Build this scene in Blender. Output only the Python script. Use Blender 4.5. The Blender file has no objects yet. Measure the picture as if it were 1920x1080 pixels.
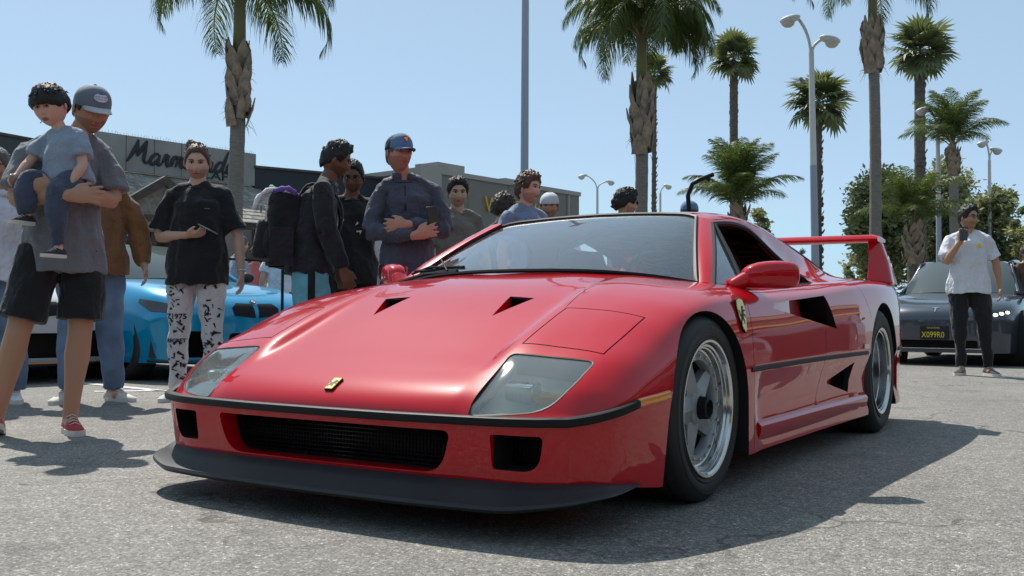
import bpy, bmesh, math, random
import numpy as np
from mathutils import Vector, Matrix, noise
R = math.radians
random.seed(7)
sc = bpy.context.scene
col = sc.collection

# ---------------------------------------------------------------- camera
CAM = Vector((3.22, 2.137, 0.624))
YAW, PIT, ROL, FPX = R(211.87), R(1.53), R(0.32), 1880.0
FW = Vector((math.cos(YAW)*math.cos(PIT), math.sin(YAW)*math.cos(PIT), math.sin(PIT)))
_rt = Vector((math.sin(YAW), -math.cos(YAW), 0)); _up = _rt.cross(FW)
RT = _rt*math.cos(ROL) + _up*math.sin(ROL); UP = -_rt*math.sin(ROL) + _up*math.cos(ROL)
cd = bpy.data.cameras.new('camera'); cam = bpy.data.objects.new('camera', cd); col.objects.link(cam)
cd.sensor_width = 36; cd.lens = FPX/1920*36; cd.clip_end = 3000; cd.clip_start = 0.05
cam.matrix_world = Matrix.Translation(CAM) @ Matrix((RT, UP, -FW)).transposed().to_4x4()
sc.camera = cam
def at(u, v, D):
    "the place seen at a point of the photograph, D metres away along the view"
    return CAM + (FW + RT*((u-960)/FPX) - UP*((v-540)/FPX))*D
def ground(u, D):
    p = at(u, 590, D); return Vector((p.x, p.y, 0))
def zat(v, D):
    return at(960, v, D).z

# ---------------------------------------------------------------- sky, sun, exposure
SUN = Vector((-0.265, -0.493, 0.8)).normalized()
w = bpy.data.worlds.new('World'); sc.world = w; w.use_nodes = True
nt = w.node_tree; bg = nt.nodes['Background']
sky = nt.nodes.new('ShaderNodeTexSky'); sky.sky_type = 'NISHITA'; sky.sun_disc = False
sky.sun_elevation = math.asin(SUN.z); sky.sun_rotation = math.atan2(SUN.x, SUN.y)
sky.air_density = .6; sky.dust_density = .5; sky.ozone_density = 1.5; sky.altitude = 0
# thin marine haze over the whole sky: the clear-sky colour is softened towards an even pale blue, most of all near the horizon
_tc = nt.nodes.new('ShaderNodeTexCoord'); _sx = nt.nodes.new('ShaderNodeSeparateXYZ'); nt.links.new(_tc.outputs['Generated'], _sx.inputs[0])
_mr = nt.nodes.new('ShaderNodeMapRange'); _mr.interpolation_type = 'SMOOTHSTEP'; _mr.inputs[1].default_value = .25; _mr.inputs[2].default_value = .75; nt.links.new(_sx.outputs[2], _mr.inputs[0])
_mn = nt.nodes.new('ShaderNodeVectorMath'); _mn.operation = 'MINIMUM'; nt.links.new(sky.outputs[0], _mn.inputs[0]); _mn.inputs[1].default_value = (3.4, 5.3, 6.6)
_mx = nt.nodes.new('ShaderNodeMix'); _mx.data_type = 'RGBA'; nt.links.new(_mr.outputs[0], _mx.inputs[0]); nt.links.new(_mn.outputs[0], _mx.inputs[6]); nt.links.new(sky.outputs[0], _mx.inputs[7])
_hz = nt.nodes.new('ShaderNodeMix'); _hz.data_type = 'RGBA'; _hz.inputs[0].default_value = .55; nt.links.new(_mx.outputs[2], _hz.inputs[6]); _hz.inputs[7].default_value = (3.9, 5.5, 6.6, 1)
nt.links.new(_hz.outputs[2], bg.inputs[0]); bg.inputs[1].default_value = .12
sd = bpy.data.lights.new('sun', 'SUN'); sd.energy = 4.6; sd.angle = R(0.6); sd.color = (1, .95, .875)
so = bpy.data.objects.new('sun', sd); col.objects.link(so)
so.rotation_euler = SUN.to_track_quat('Z', 'Y').to_euler(); so.location = SUN*50
sc.view_settings.view_transform = 'Standard'; sc.view_settings.look = 'None'
sc.view_settings.exposure = 0.22; sc.view_settings.gamma = 1; sc.view_settings.use_curve_mapping = False
sc.render.engine = 'CYCLES'; sc.cycles.max_bounces = 8

# ---------------------------------------------------------------- materials
def mat(name, color, rough=.6, metal=0, coat=0, spec=.5, emit=None, bump=None, var=None, trans=0, ior=1.45, sheen=0):
    m = bpy.data.materials.new(name); m.use_nodes = True
    t = m.node_tree; b = t.nodes['Principled BSDF']
    b.inputs['Base Color'].default_value = (*color, 1); b.inputs['Roughness'].default_value = rough
    b.inputs['Metallic'].default_value = metal; b.inputs['Coat Weight'].default_value = coat
    b.inputs['Coat Roughness'].default_value = .03
    b.inputs['Specular IOR Level'].default_value = spec; b.inputs['IOR'].default_value = ior
    b.inputs['Transmission Weight'].default_value = trans
    if sheen: b.inputs['Sheen Weight'].default_value = sheen
    if emit: b.inputs['Emission Color'].default_value = (*emit[0], 1); b.inputs['Emission Strength'].default_value = emit[1]
    tc = None
    def tex(scale, detail=4, rot=None, stretch=None):
        nonlocal tc
        if tc is None: tc = t.nodes.new('ShaderNodeTexCoord')
        n = t.nodes.new('ShaderNodeTexNoise'); n.inputs['Scale'].default_value = scale; n.inputs['Detail'].default_value = detail
        if stretch:
            mp = t.nodes.new('ShaderNodeMapping'); mp.inputs['Scale'].default_value = stretch
            t.links.new(tc.outputs['Object'], mp.inputs['Vector']); t.links.new(mp.outputs[0], n.inputs['Vector'])
        else: t.links.new(tc.outputs['Object'], n.inputs['Vector'])
        return n
    if var:   # (amount, scale[, stretch])  colour varies in patches
        n = tex(var[1], 5, stretch=var[2] if len(var) > 2 else None)
        mx = t.nodes.new('ShaderNodeMix'); mx.data_type = 'RGBA'
        rg = t.nodes.new('ShaderNodeMapRange'); rg.inputs[1].default_value = .3; rg.inputs[2].default_value = .7
        t.links.new(n.outputs[0], rg.inputs[0]); t.links.new(rg.outputs[0], mx.inputs[0])
        a = var[0]
        mx.inputs[6].default_value = (*[c*(1-a) for c in color], 1); mx.inputs[7].default_value = (*[min(1, c*(1+a)) for c in color], 1)
        t.links.new(mx.outputs[2], b.inputs['Base Color'])
    if bump:  # (strength, scale, distance[, stretch])
        n = tex(bump[1], 5, stretch=bump[3] if len(bump) > 3 else None)
        bp = t.nodes.new('ShaderNodeBump'); bp.inputs['Strength'].default_value = bump[0]; bp.inputs['Distance'].default_value = bump[2]
        t.links.new(n.outputs[0], bp.inputs['Height']); t.links.new(bp.outputs[0], b.inputs['Normal'])
    return m

# ---------------------------------------------------------------- object helpers
def clean(name): return name
def link_mesh(name, verts, faces, mats, parent=None, smooth=True, mi=None, sharp=None):
    me = bpy.data.meshes.new(name); me.from_pydata([tuple(map(float, v)) for v in verts], [], faces)
    if not isinstance(mats, (list, tuple)): mats = [mats]
    for m in mats: me.materials.append(m)
    if mi is not None: me.polygons.foreach_set('material_index', mi)
    me.polygons.foreach_set('use_smooth', [smooth]*len(me.polygons))
    me.update()
    if sharp is not None: me.set_sharp_from_angle(angle=R(sharp))
    o = bpy.data.objects.new(name, me); col.objects.link(o)
    if parent: o.parent = parent
    return o
def tag(o, label=None, cat=None, group=None, kind=None):
    if label: o['label'] = label
    if cat: o['category'] = cat
    if group: o['group'] = group
    if kind: o['kind'] = kind
    return o
def thing(name, label, cat, loc=(0, 0, 0), rz=0, group=None):
    o = bpy.data.objects.new(name, None); col.objects.link(o); o.location = loc; o.rotation_euler = (0, 0, rz)
    o.empty_display_size = .2
    return tag(o, label, cat, group)
class MB:
    "collects simple solids and links them as one mesh object"
    def __init__(s): s.v = []; s.f = []; s.m = []
    def add(s, v, f, m=0):
        b = len(s.v); s.v += [Vector(p) for p in v]; s.f += [tuple(i+b for i in q) for q in f]; s.m += [m]*len(f); return s
    def box(s, c, d, m=0, rot=None, taper=1):
        hx, hy, hz = d[0]/2, d[1]/2, d[2]/2
        P = [Vector((x*hx*(taper if z > 0 else 1), y*hy*(taper if z > 0 else 1), z*hz)) for z in (-1, 1) for y in (-1, 1) for x in (-1, 1)]
        if rot is not None: P = [rot @ p for p in P]
        return s.add([p+Vector(c) for p in P], [(0, 2, 3, 1), (4, 5, 7, 6), (0, 1, 5, 4), (2, 6, 7, 3), (0, 4, 6, 2), (1, 3, 7, 5)], m)
    def tube(s, pts, rad, n=10, m=0, flat=1.0, ref=None, cap=True):
        pts = [Vector(p) for p in pts]
        if not isinstance(rad, (list, tuple)): rad = [rad]*len(pts)
        rings = []; prev = Vector(ref) if ref is not None else None
        for i, p in enumerate(pts):
            t = (pts[min(i+1, len(pts)-1)] - pts[max(i-1, 0)])
            t = t.normalized() if t.length > 1e-9 else Vector((0, 0, 1))
            if prev is None: prev = Vector((1, 0, 0)) if abs(t.x) < .8 else Vector((0, 1, 0))
            a = (prev - t*prev.dot(t)).normalized(); b_ = t.cross(a); prev = a
            r = rad[i]; ra, rb = (r if isinstance(r, (tuple, list)) else (r, r*flat))
            rings.append([p + a*ra*math.cos(2*math.pi*k/n) + b_*rb*math.sin(2*math.pi*k/n) for k in range(n)])
        v = [q for r_ in rings for q in r_]; f = []
        for i in range(len(rings)-1):
            for k in range(n):
                f.append((i*n+k, i*n+(k+1) % n, (i+1)*n+(k+1) % n, (i+1)*n+k))
        if cap: f.append(tuple(range(n-1, -1, -1))); f.append(tuple(range((len(rings)-1)*n, len(rings)*n)))
        return s.add(v, f, m)
    def lathe(s, prof, c=(0, 0, 0), axis='Z', n=32, m=0, mi=None):
        "prof: (r, h) pairs turned about an axis through c"
        v = []; c = Vector(c)
        for r, h in prof:
            for k in range(n):
                a = 2*math.pi*k/n; x, y = r*math.cos(a), r*math.sin(a)
                v.append(c + (Vector((x, y, h)) if axis == 'Z' else Vector((x, h, y)) if axis == 'Y' else Vector((h, x, y))))
        for i in range(len(prof)-1):
            s.add([], [], 0)
        f = [(i*n+k, i*n+(k+1) % n, (i+1)*n+(k+1) % n, (i+1)*n+k) for i in range(len(prof)-1) for k in range(n)]
        b = len(s.v); s.v += v; s.f += [tuple(i+b for i in q) for q in f]
        s.m += ([m]*len(f) if mi is None else [mi[i] for i in range(len(prof)-1) for k in range(n)])
        return s
    def ball(s, c, r, n=12, m=0, rot=None):
        r = Vector(r) if isinstance(r, (tuple, list, Vector)) else Vector((r, r, r)); v = []; h = n//2
        for i in range(h+1):
            th = math.pi*i/h
            for k in range(n):
                ph = 2*math.pi*k/n
                p = Vector((math.sin(th)*math.cos(ph)*r.x, math.sin(th)*math.sin(ph)*r.y, math.cos(th)*r.z))
                v.append(Vector(c) + (rot @ p if rot is not None else p))
        f = [(i*n+k, (i+1)*n+k, (i+1)*n+(k+1) % n, i*n+(k+1) % n) for i in range(h) for k in range(n)]
        return s.add(v, f, m)
    def prism(s, pts, off, m=0, mside=None):
        "closed polygon (3-D) pushed along off"
        n = len(pts); off = Vector(off); v = [Vector(p) for p in pts] + [Vector(p)+off for p in pts]
        b = len(s.v); s.v += v; s.f.append(tuple(b+i for i in range(n-1, -1, -1))); s.f.append(tuple(b+n+i for i in range(n))); s.m += [m, m]
        for i in range(n): s.f.append((b+i, b+(i+1) % n, b+n+(i+1) % n, b+n+i)); s.m.append(m if mside is None else mside)
        return s
    def grid(s, G, m=0, flip=False, closeu=False):
        nu, nv = len(G), len(G[0]); v = [Vector(p) for r in G for p in r]; f = []
        for i in range(nu-1 + (1 if closeu else 0)):
            for j in range(nv-1):
                q = (i*nv+j, ((i+1) % nu)*nv+j, ((i+1) % nu)*nv+j+1, i*nv+j+1)
                f.append(q[::-1] if flip else q)
        return s.add(v, f, m)
    def build(s, name, mats, parent=None, smooth=True, sharp=35, xf=None, weld=None):
        v = s.v if xf is None else [xf @ p for p in s.v]
        o = link_mesh(name, v, s.f, mats, parent, smooth, s.m)
        me = o.data
        bm = bmesh.new(); bm.from_mesh(me)
        bmesh.ops.remove_doubles(bm, verts=bm.verts, dist=weld or 1e-5)
        bmesh.ops.recalc_face_normals(bm, faces=bm.faces); bm.to_mesh(me); bm.free()
        if smooth and sharp: me.set_sharp_from_angle(angle=R(sharp))
        return o
def apply_mods(o):
    dg = bpy.context.evaluated_depsgraph_get(); e = o.evaluated_get(dg)
    me = bpy.data.meshes.new_from_object(e, preserve_all_data_layers=True, depsgraph=dg)
    old = o.data; o.modifiers.clear(); o.data = me; bpy.data.meshes.remove(old)
    me.name = o.name.split('.')[0]
def bool_cut(o, cutters, op='DIFFERENCE'):
    for c in cutters:
        md = o.modifiers.new('cut', 'BOOLEAN'); md.operation = op; md.solver = 'EXACT'; md.object = c
        try: md.material_mode = 'TRANSFER'
        except Exception: pass
    apply_mods(o)
    for c in cutters:
        me = c.data; bpy.data.objects.remove(c); bpy.data.meshes.remove(me)
def pchip(xs, ys, xq):
    xs = np.asarray(xs, float); ys = np.asarray(ys, float); xq = np.asarray(xq, float)
    h = np.diff(xs); d = np.diff(ys)/h; n = len(xs); mm = np.zeros(n)
    if n == 2: return ys[0] + (xq-xs[0])*d[0]
    for i in range(1, n-1):
        if d[i-1]*d[i] > 0:
            w1 = 2*h[i]+h[i-1]; w2 = h[i]+2*h[i-1]; mm[i] = (w1+w2)/(w1/d[i-1]+w2/d[i])
    mm[0] = d[0]*1.5-mm[1]*.5 if d[0]*mm[1] >= 0 else d[0]; mm[-1] = d[-1]*1.5-mm[-2]*.5 if d[-1]*mm[-2] >= 0 else d[-1]
    i = np.clip(np.searchsorted(xs, xq)-1, 0, n-2); t = (xq-xs[i])/h[i]
    return ((1+2*t)*(1-t)**2*ys[i] + t*(1-t)**2*h[i]*mm[i] + t*t*(3-2*t)*ys[i+1] + t*t*(t-1)*h[i]*mm[i+1])
def spline3(pts, n, closed=False):
    "smooth curve through 3-D points, n samples spread over its length"
    P = np.array([tuple(p) for p in pts], float); s = np.r_[0, np.cumsum(np.linalg.norm(np.diff(P, axis=0), axis=1))]
    q = np.linspace(0, s[-1], n)
    # cubic (natural-ish Catmull-Rom on chord length)
    m = np.gradient(P, s, axis=0) if len(P) > 2 else np.repeat(((P[1]-P[0])/s[-1])[None], 2, 0)
    i = np.clip(np.searchsorted(s, q)-1, 0, len(s)-2); h = (s[i+1]-s[i]); t = ((q-s[i])/h)[:, None]; h = h[:, None]
    return (1+2*t)*(1-t)**2*P[i] + t*(1-t)**2*h*m[i] + t*t*(3-2*t)*P[i+1] + t*t*(t-1)*h*m[i+1]
def mixn(a, b, t): return a*(1-t)+b*t
# ================================================================ asphalt
def asphalt():
    m = bpy.data.materials.new('asphalt'); m.use_nodes = True; t = m.node_tree; b = t.nodes['Principled BSDF']; L = t.links
    tc = t.nodes.new('ShaderNodeTexCoord')
    def N(kind, **k):
        n = t.nodes.new(kind)
        for a, v in k.items(): n.inputs[a].default_value = v
        return n
    vo = N('ShaderNodeTexVoronoi', Scale=185.0); vo.feature = 'F1'; L.new(tc.outputs['Object'], vo.inputs['Vector'])
    v2 = N('ShaderNodeTexVoronoi', Scale=100.0); L.new(tc.outputs['Object'], v2.inputs['Vector'])
    big = N('ShaderNodeTexNoise', Scale=.55, Detail=5.0); L.new(tc.outputs['Object'], big.inputs['Vector'])
    mid = N('ShaderNodeTexNoise', Scale=9.0, Detail=6.0); L.new(tc.outputs['Object'], mid.inputs['Vector'])
    r1 = t.nodes.new('ShaderNodeValToRGB'); cr = r1.color_ramp
    cr.elements[0].position = .0; cr.elements[0].color = (.07, .066, .060, 1); cr.elements[1].position = 1; cr.elements[1].color = (.72, .68, .60, 1)
    for p, c in ((.25, (.135, .127, .113, 1)), (.5, (.195, .185, .165, 1)), (.75, (.26, .246, .220, 1)), (.9, (.40, .378, .335, 1))):
        e = cr.elements.new(p); e.color = c
    sep = t.nodes.new('ShaderNodeSeparateColor'); L.new(vo.outputs['Color'], sep.inputs[0])
    s2 = t.nodes.new('ShaderNodeSeparateColor'); L.new(v2.outputs['Color'], s2.inputs[0])
    mx = N('ShaderNodeMix'); mx.inputs[0].default_value = .4; L.new(sep.outputs[0], mx.inputs[2]); L.new(s2.outputs[1], mx.inputs[3]); L.new(mx.outputs[0], r1.inputs[0])
    mr = N('ShaderNodeMapRange'); mr.inputs[1].default_value = .3; mr.inputs[2].default_value = .7; mr.inputs[3].default_value = .84; mr.inputs[4].default_value = 1.14; L.new(big.outputs[0], mr.inputs[0])
    m2 = N('ShaderNodeMapRange'); m2.inputs[1].default_value = .3; m2.inputs[2].default_value = .7; m2.inputs[3].default_value = .88; m2.inputs[4].default_value = 1.1; L.new(mid.outputs[0], m2.inputs[0])
    mul = N('ShaderNodeMath'); mul.operation = 'MULTIPLY'; L.new(mr.outputs[0], mul.inputs[0]); L.new(m2.outputs[0], mul.inputs[1])
    vm = N('ShaderNodeVectorMath'); vm.operation = 'SCALE'; L.new(r1.outputs[0], vm.inputs[0]); L.new(mul.outputs[0], vm.inputs['Scale'])
    # old oily patches
    oil = N('ShaderNodeTexNoise', Scale=1.7, Detail=3.0); L.new(tc.outputs['Object'], oil.inputs['Vector'])
    om = N('ShaderNodeMapRange'); om.inputs[1].default_value = .60; om.inputs[2].default_value = .72; om.inputs[3].default_value = 1; om.inputs[4].default_value = .70; L.new(oil.outputs[0], om.inputs[0])
    v3 = N('ShaderNodeVectorMath'); v3.operation = 'SCALE'; L.new(vm.outputs[0], v3.inputs[0]); L.new(om.outputs[0], v3.inputs['Scale'])
    # hairline cracks, broken up so that they come and go
    ck = N('ShaderNodeTexVoronoi', Scale=.42); ck.feature = 'DISTANCE_TO_EDGE'
    wn = N('ShaderNodeTexNoise', Scale=2.6, Detail=6.0); L.new(tc.outputs['Object'], wn.inputs['Vector'])
    wv = N('ShaderNodeVectorMath'); wv.operation = 'SCALE'; wv.inputs['Scale'].default_value = .55; L.new(wn.outputs['Color'], wv.inputs[0])
    wa = N('ShaderNodeVectorMath'); wa.operation = 'ADD'; L.new(tc.outputs['Object'], wa.inputs[0]); L.new(wv.outputs[0], wa.inputs[1]); L.new(wa.outputs[0], ck.inputs['Vector'])
    cm = N('ShaderNodeMapRange'); cm.inputs[1].default_value = .0; cm.inputs[2].default_value = .0045; cm.inputs[3].default_value = .0; cm.inputs[4].default_value = 1; L.new(ck.outputs[0], cm.inputs[0])
    bm_ = N('ShaderNodeMapRange'); bm_.inputs[1].default_value = .43; bm_.inputs[2].default_value = .52; bm_.inputs[3].default_value = 1; bm_.inputs[4].default_value = .5; L.new(big.outputs[0], bm_.inputs[0])
    mxx = N('ShaderNodeMath'); mxx.operation = 'MAXIMUM'; L.new(cm.outputs[0], mxx.inputs[0]); L.new(bm_.outputs[0], mxx.inputs[1])
    v4 = N('ShaderNodeVectorMath'); v4.operation = 'SCALE'; L.new(v3.outputs[0], v4.inputs[0]); L.new(mxx.outputs[0], v4.inputs['Scale'])
    L.new(v4.outputs[0], b.inputs['Base Color']); b.inputs['Roughness'].default_value = .82
    bp = N('ShaderNodeBump', Strength=.7, Distance=.004); L.new(vo.outputs['Distance'], bp.inputs['Height']); bp.invert = True; L.new(bp.outputs[0], b.inputs['Normal'])
    return m
ASPH = asphalt()
n = 60
gx = np.sign(np.linspace(-1, 1, n))*np.abs(np.linspace(-1, 1, n))**2.5*400
mb = MB(); mb.grid([[(x-20, y, 0.0) for y in gx] for x in gx])
o = mb.build('ground', ASPH, None, sharp=None); o['kind'] = 'structure'
# ================================================================ the red sports car (front axle at x=0, nose towards +x, wheels on z=0)
M = {}
M['red'] = mat('red paint', (.50, .002, .010), .32, coat=1, spec=.05)
M['red'].node_tree.nodes['Principled BSDF'].inputs['Coat Roughness'].default_value = .012
M['red'].node_tree.nodes['Principled BSDF'].inputs['Coat IOR'].default_value = 1.5
M['black'] = mat('satin black trim', (.010, .010, .011), .5, spec=.25)
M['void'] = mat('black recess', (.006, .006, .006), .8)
M['rubber'] = mat('tyre rubber', (.022, .022, .023), .62, bump=(.3, 60, .002))
M['spoiler'] = mat('matt dark plastic', (.024, .025, .027), .55, var=(.15, 6))
M['glass'] = mat('clear glass', (.85, .92, .93), .0, trans=1, ior=1.45)
M['hazy'] = mat('hazy old headlight plastic', (.70, .78, .76), .04, trans=.90, spec=.5, coat=.3)
M['tint'] = mat('smoked glass', (.08, .1, .1), .03, spec=.6)
M['chrome'] = mat('polished aluminium', (.60, .60, .60), .16, metal=1)
M['alloy'] = mat('grey cast alloy', (.30, .31, .32), .42, metal=.3, var=(.12, 20))
M['yellow'] = mat('yellow enamel', (.78, .58, .03), .3, coat=.6)
M['amber'] = mat('amber lens', (.75, .25, .01), .25, coat=.8)
M['gap'] = mat('panel gap', (.03, .002, .003), .7)
M['white'] = mat('white paint', (.75, .75, .74), .4)

def net_surface(NET, ni, nj, smooth=14, fix=None):
    NET = np.array(NET, float)                      # [station][line][xyz]
    A, B = NET.shape[:2]
    si = np.r_[0, np.cumsum(np.linalg.norm(np.diff(NET, axis=0), axis=2).mean(1))]
    sj = np.r_[0, np.cumsum(np.linalg.norm(np.diff(NET, axis=1), axis=2).mean(0))]
    qi = np.concatenate([np.linspace(si[k], si[k+1], ni[k], endpoint=False) for k in range(A-1)] + [[si[-1]]])
    qj = np.concatenate([np.linspace(sj[k], sj[k+1], nj[k], endpoint=False) for k in range(B-1)] + [[sj[-1]]])
    T = np.zeros((len(qi), B, 3))
    for j in range(B):
        for c in range(3): T[:, j, c] = pchip(si, NET[:, j, c], qi)
    G = np.zeros((len(qi), len(qj), 3))
    for i in range(len(qi)):
        for c in range(3): G[i, :, c] = pchip(sj, T[i, :, c], qj)
    for _ in range(smooth):
        L = G.copy()
        L[1:-1, 1:-1] = .5*G[1:-1, 1:-1] + .125*(G[:-2, 1:-1]+G[2:, 1:-1]+G[1:-1, :-2]+G[1:-1, 2:])
        L[1:-1, 0] = .5*G[1:-1, 0] + .125*(G[:-2, 0]+G[2:, 0]) + .25*G[1:-1, 1]; L[:, 0, 1] = 0
        if fix is not None: L[:, fix] = G[:, fix]
        G = L
    return G, qi, qj

# stations (rows) front to back, lines: centre, .25, .47, hood crease, headlight inner, headlight middle, crest, shoulder, upper side, strip edge
NET = [
 [(.900,0,.325),(.896,.25,.325),(.885,.455,.326),(.880,.495,.326),(.877,.525,.326),(.862,.65,.327),(.835,.745,.328),(.822,.775,.329),(.808,.80,.329),(.795,.82,.33)],
 [(.888,0,.358),(.884,.25,.357),(.873,.455,.354),(.868,.495,.350),(.865,.525,.346),(.846,.65,.345),(.810,.75,.344),(.790,.79,.343),(.765,.825,.341),(.74,.86,.338)],
 [(.840,0,.399),(.838,.25,.398),(.834,.455,.394),(.832,.495,.388),(.832,.525,.382),(.812,.65,.376),(.780,.76,.372),(.745,.825,.362),(.70,.875,.352),(.66,.900,.354)],
 [(.720,0,.455),(.720,.25,.454),(.720,.455,.452),(.720,.495,.453),(.720,.53,.453),(.715,.66,.443),(.700,.79,.432),(.665,.862,.412),(.62,.908,.385),(.56,.920,.373)],
 [(.590,0,.510),(.590,.25,.509),(.590,.455,.507),(.590,.495,.527),(.590,.53,.531),(.585,.66,.520),(.575,.80,.504),(.545,.872,.484),(.50,.920,.435),(.44,.934,.382)],
 [(.450,0,.570),(.450,.25,.570),(.450,.455,.566),(.450,.495,.588),(.450,.53,.591),(.445,.66,.583),(.430,.80,.563),(.40,.882,.538),(.36,.928,.480),(.31,.942,.394)],
 [(.300,0,.634),(.300,.25,.634),(.300,.455,.630),(.300,.495,.646),(.300,.53,.648),(.300,.66,.640),(.290,.80,.620),(.27,.892,.590),(.25,.934,.515),(.22,.948,.402)],
 [(.120,0,.702),(.120,.25,.702),(.120,.455,.697),(.120,.495,.706),(.120,.53,.707),(.120,.66,.697),(.120,.81,.675),(.12,.905,.640),(.12,.940,.540),(.12,.952,.41)],
 [(-.08,0,.757),(-.08,.25,.756),(-.08,.455,.749),(-.08,.495,.751),(-.08,.53,.750),(-.08,.66,.738),(-.08,.82,.712),(-.08,.915,.670),(-.08,.943,.560),(-.08,.953,.42)],
 [(-.36,0,.802),(-.36,.25,.800),(-.36,.455,.785),(-.36,.495,.782),(-.36,.53,.778),(-.36,.66,.760),(-.36,.83,.732),(-.36,.920,.682),(-.36,.945,.570),(-.36,.953,.43)],
 [(-.80,0,.802),(-.80,.25,.800),(-.80,.455,.785),(-.80,.495,.782),(-.80,.53,.778),(-.80,.66,.765),(-.80,.835,.740),(-.80,.925,.692),(-.80,.948,.580),(-.80,.956,.435)],
 [(-1.4,0,.802),(-1.4,.25,.800),(-1.4,.455,.800),(-1.4,.495,.798),(-1.4,.53,.796),(-1.4,.66,.785),(-1.4,.85,.765),(-1.4,.938,.722),(-1.4,.960,.600),(-1.4,.966,.44)],
 [(-2.0,0,.820),(-2.0,.25,.820),(-2.0,.455,.820),(-2.0,.495,.820),(-2.0,.53,.820),(-2.0,.66,.815),(-2.0,.86,.803),(-2.0,.945,.768),(-2.0,.976,.640),(-2.0,.982,.442)],
 [(-2.45,0,.835),(-2.45,.25,.835),(-2.45,.455,.835),(-2.45,.495,.835),(-2.45,.53,.835),(-2.45,.66,.835),(-2.45,.86,.826),(-2.45,.945,.792),(-2.45,.980,.670),(-2.45,.986,.442)],
 [(-2.95,0,.840),(-2.95,.25,.840),(-2.95,.455,.840),(-2.95,.495,.840),(-2.95,.53,.840),(-2.95,.66,.840),(-2.95,.86,.832),(-2.95,.93,.798),(-2.95,.962,.680),(-2.95,.968,.442)],
 [(-3.30,0,.800),(-3.30,.25,.800),(-3.30,.455,.800),(-3.30,.495,.800),(-3.30,.53,.800),(-3.30,.66,.800),(-3.30,.82,.795),(-3.30,.88,.762),(-3.30,.90,.650),(-3.30,.905,.442)],
]
ni = [5,6,9,9,9,9,11,11,12,12,16,16,14,14,10]; nj = [7,8,5,4,10,10,8,8,8]
G, qi, qj = net_surface(NET, ni, nj, 6)
NI, NJ = G.shape[:2]
def surf(x, y, tol=None):
    "height of the upper body at x, y"
    d = (G[:, :, 0]-x)**2 + (G[:, :, 1]-y)**2; i, j = np.unravel_index(np.argmin(d), d.shape)
    i0 = min(max(i, 1), NI-2); j0 = min(max(j, 1), NJ-2)
    P0 = G[i0, j0]; a = G[i0+1, j0]-G[i0-1, j0]; b = G[i0, j0+1]-G[i0, j0-1]; n = np.cross(a, b)
    if abs(n[2]) < 1e-9: return P0[2]
    return P0[2] - (n[0]*(x-P0[0]) + n[1]*(y-P0[1]))/n[2]
# perimeter at strip height: nose centre -> corner -> tail, then across the tail section
per = [tuple(p) for p in G[0, :, :]] + [tuple(p) for p in G[1:, -1, :]]
npf = NJ; per = np.array(per)
def skirt_row(k):   # k 0..1 downwards
    o = []
    for n_, p in enumerate(per):
        x, y, z = p
        bot = .125-.02*max(0, min(1, (.55-x)/.15))*(x > .2)
        zz = z + (bot - z)*k
        # direction outwards
        a = per[max(n_-1, 0)]; b = per[min(n_+1, len(per)-1)]; t = np.array([b[0]-a[0], b[1]-a[1]]); t /= np.linalg.norm(t)+1e-9
        nrm = np.array([-t[1], t[0]])
        if nrm[0]*x < 0 and abs(y) < .5: nrm = -nrm
        if nrm[1] < 0: nrm = -nrm
        if n_ < npf*.8: nrm = np.array([abs(nrm[0]), nrm[1]])
        front = 1/(1+math.exp(-(x-.1)*14)); door = 1/(1+math.exp((x+.43)*60))
        inset = front*(-.028*k) + (1-front)*door*(-.028*math.sin(math.pi*min(k*1.1, 1)) - .01*k)
        if n_ == 0: nrm = np.array([1., 0.])
        if n_ == len(per)-1: nrm = np.array([0., 1.])
        q = (x+nrm[0]*inset, max(0, y+nrm[1]*inset) if n_ else 0, zz); o.append(q)
    return o
SK = [skirt_row(k) for k in (0, .06, .2, .4, .6, .8, .93, 1)]
car = thing('sports_car', 'red wedge shaped sports car with tall rear wing and yellow horse badges', 'sports car')
def half_body(sgn):
    b = MB(); s = lambda p: (p[0], p[1]*sgn, p[2])
    b.grid([[s(p) for p in r] for r in G]); b.grid([[s(p) for p in r] for r in SK])
    bot = SK[-1]
    b.grid([[s(p), (p[0], 0, p[2])] for p in bot])
    last = [G[-1, j] for j in range(NJ)] + [SK[r][-1] for r in range(1, len(SK))]
    b.grid([[s(p), (p[0], 0, p[2])] for p in last])
    return b
bb = half_body(1); b2 = half_body(-1); bb.add(b2.v, b2.f)
body = bb.build('body', [M['red'], M['void'], M['gap']], car, sharp=None, weld=2e-4)
bm = bmesh.new(); bm.from_mesh(body.data)
bmesh.ops.dissolve_degenerate(bm, dist=1e-5, edges=bm.edges); bmesh.ops.recalc_face_normals(bm, faces=bm.faces)
nonman = [e for e in bm.edges if not e.is_manifold]; print('body non-manifold', len(nonman), [tuple(round(c, 3) for c in e.verts[0].co) for e in nonman[:5]])
bm.to_mesh(body.data); bm.free()

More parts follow.
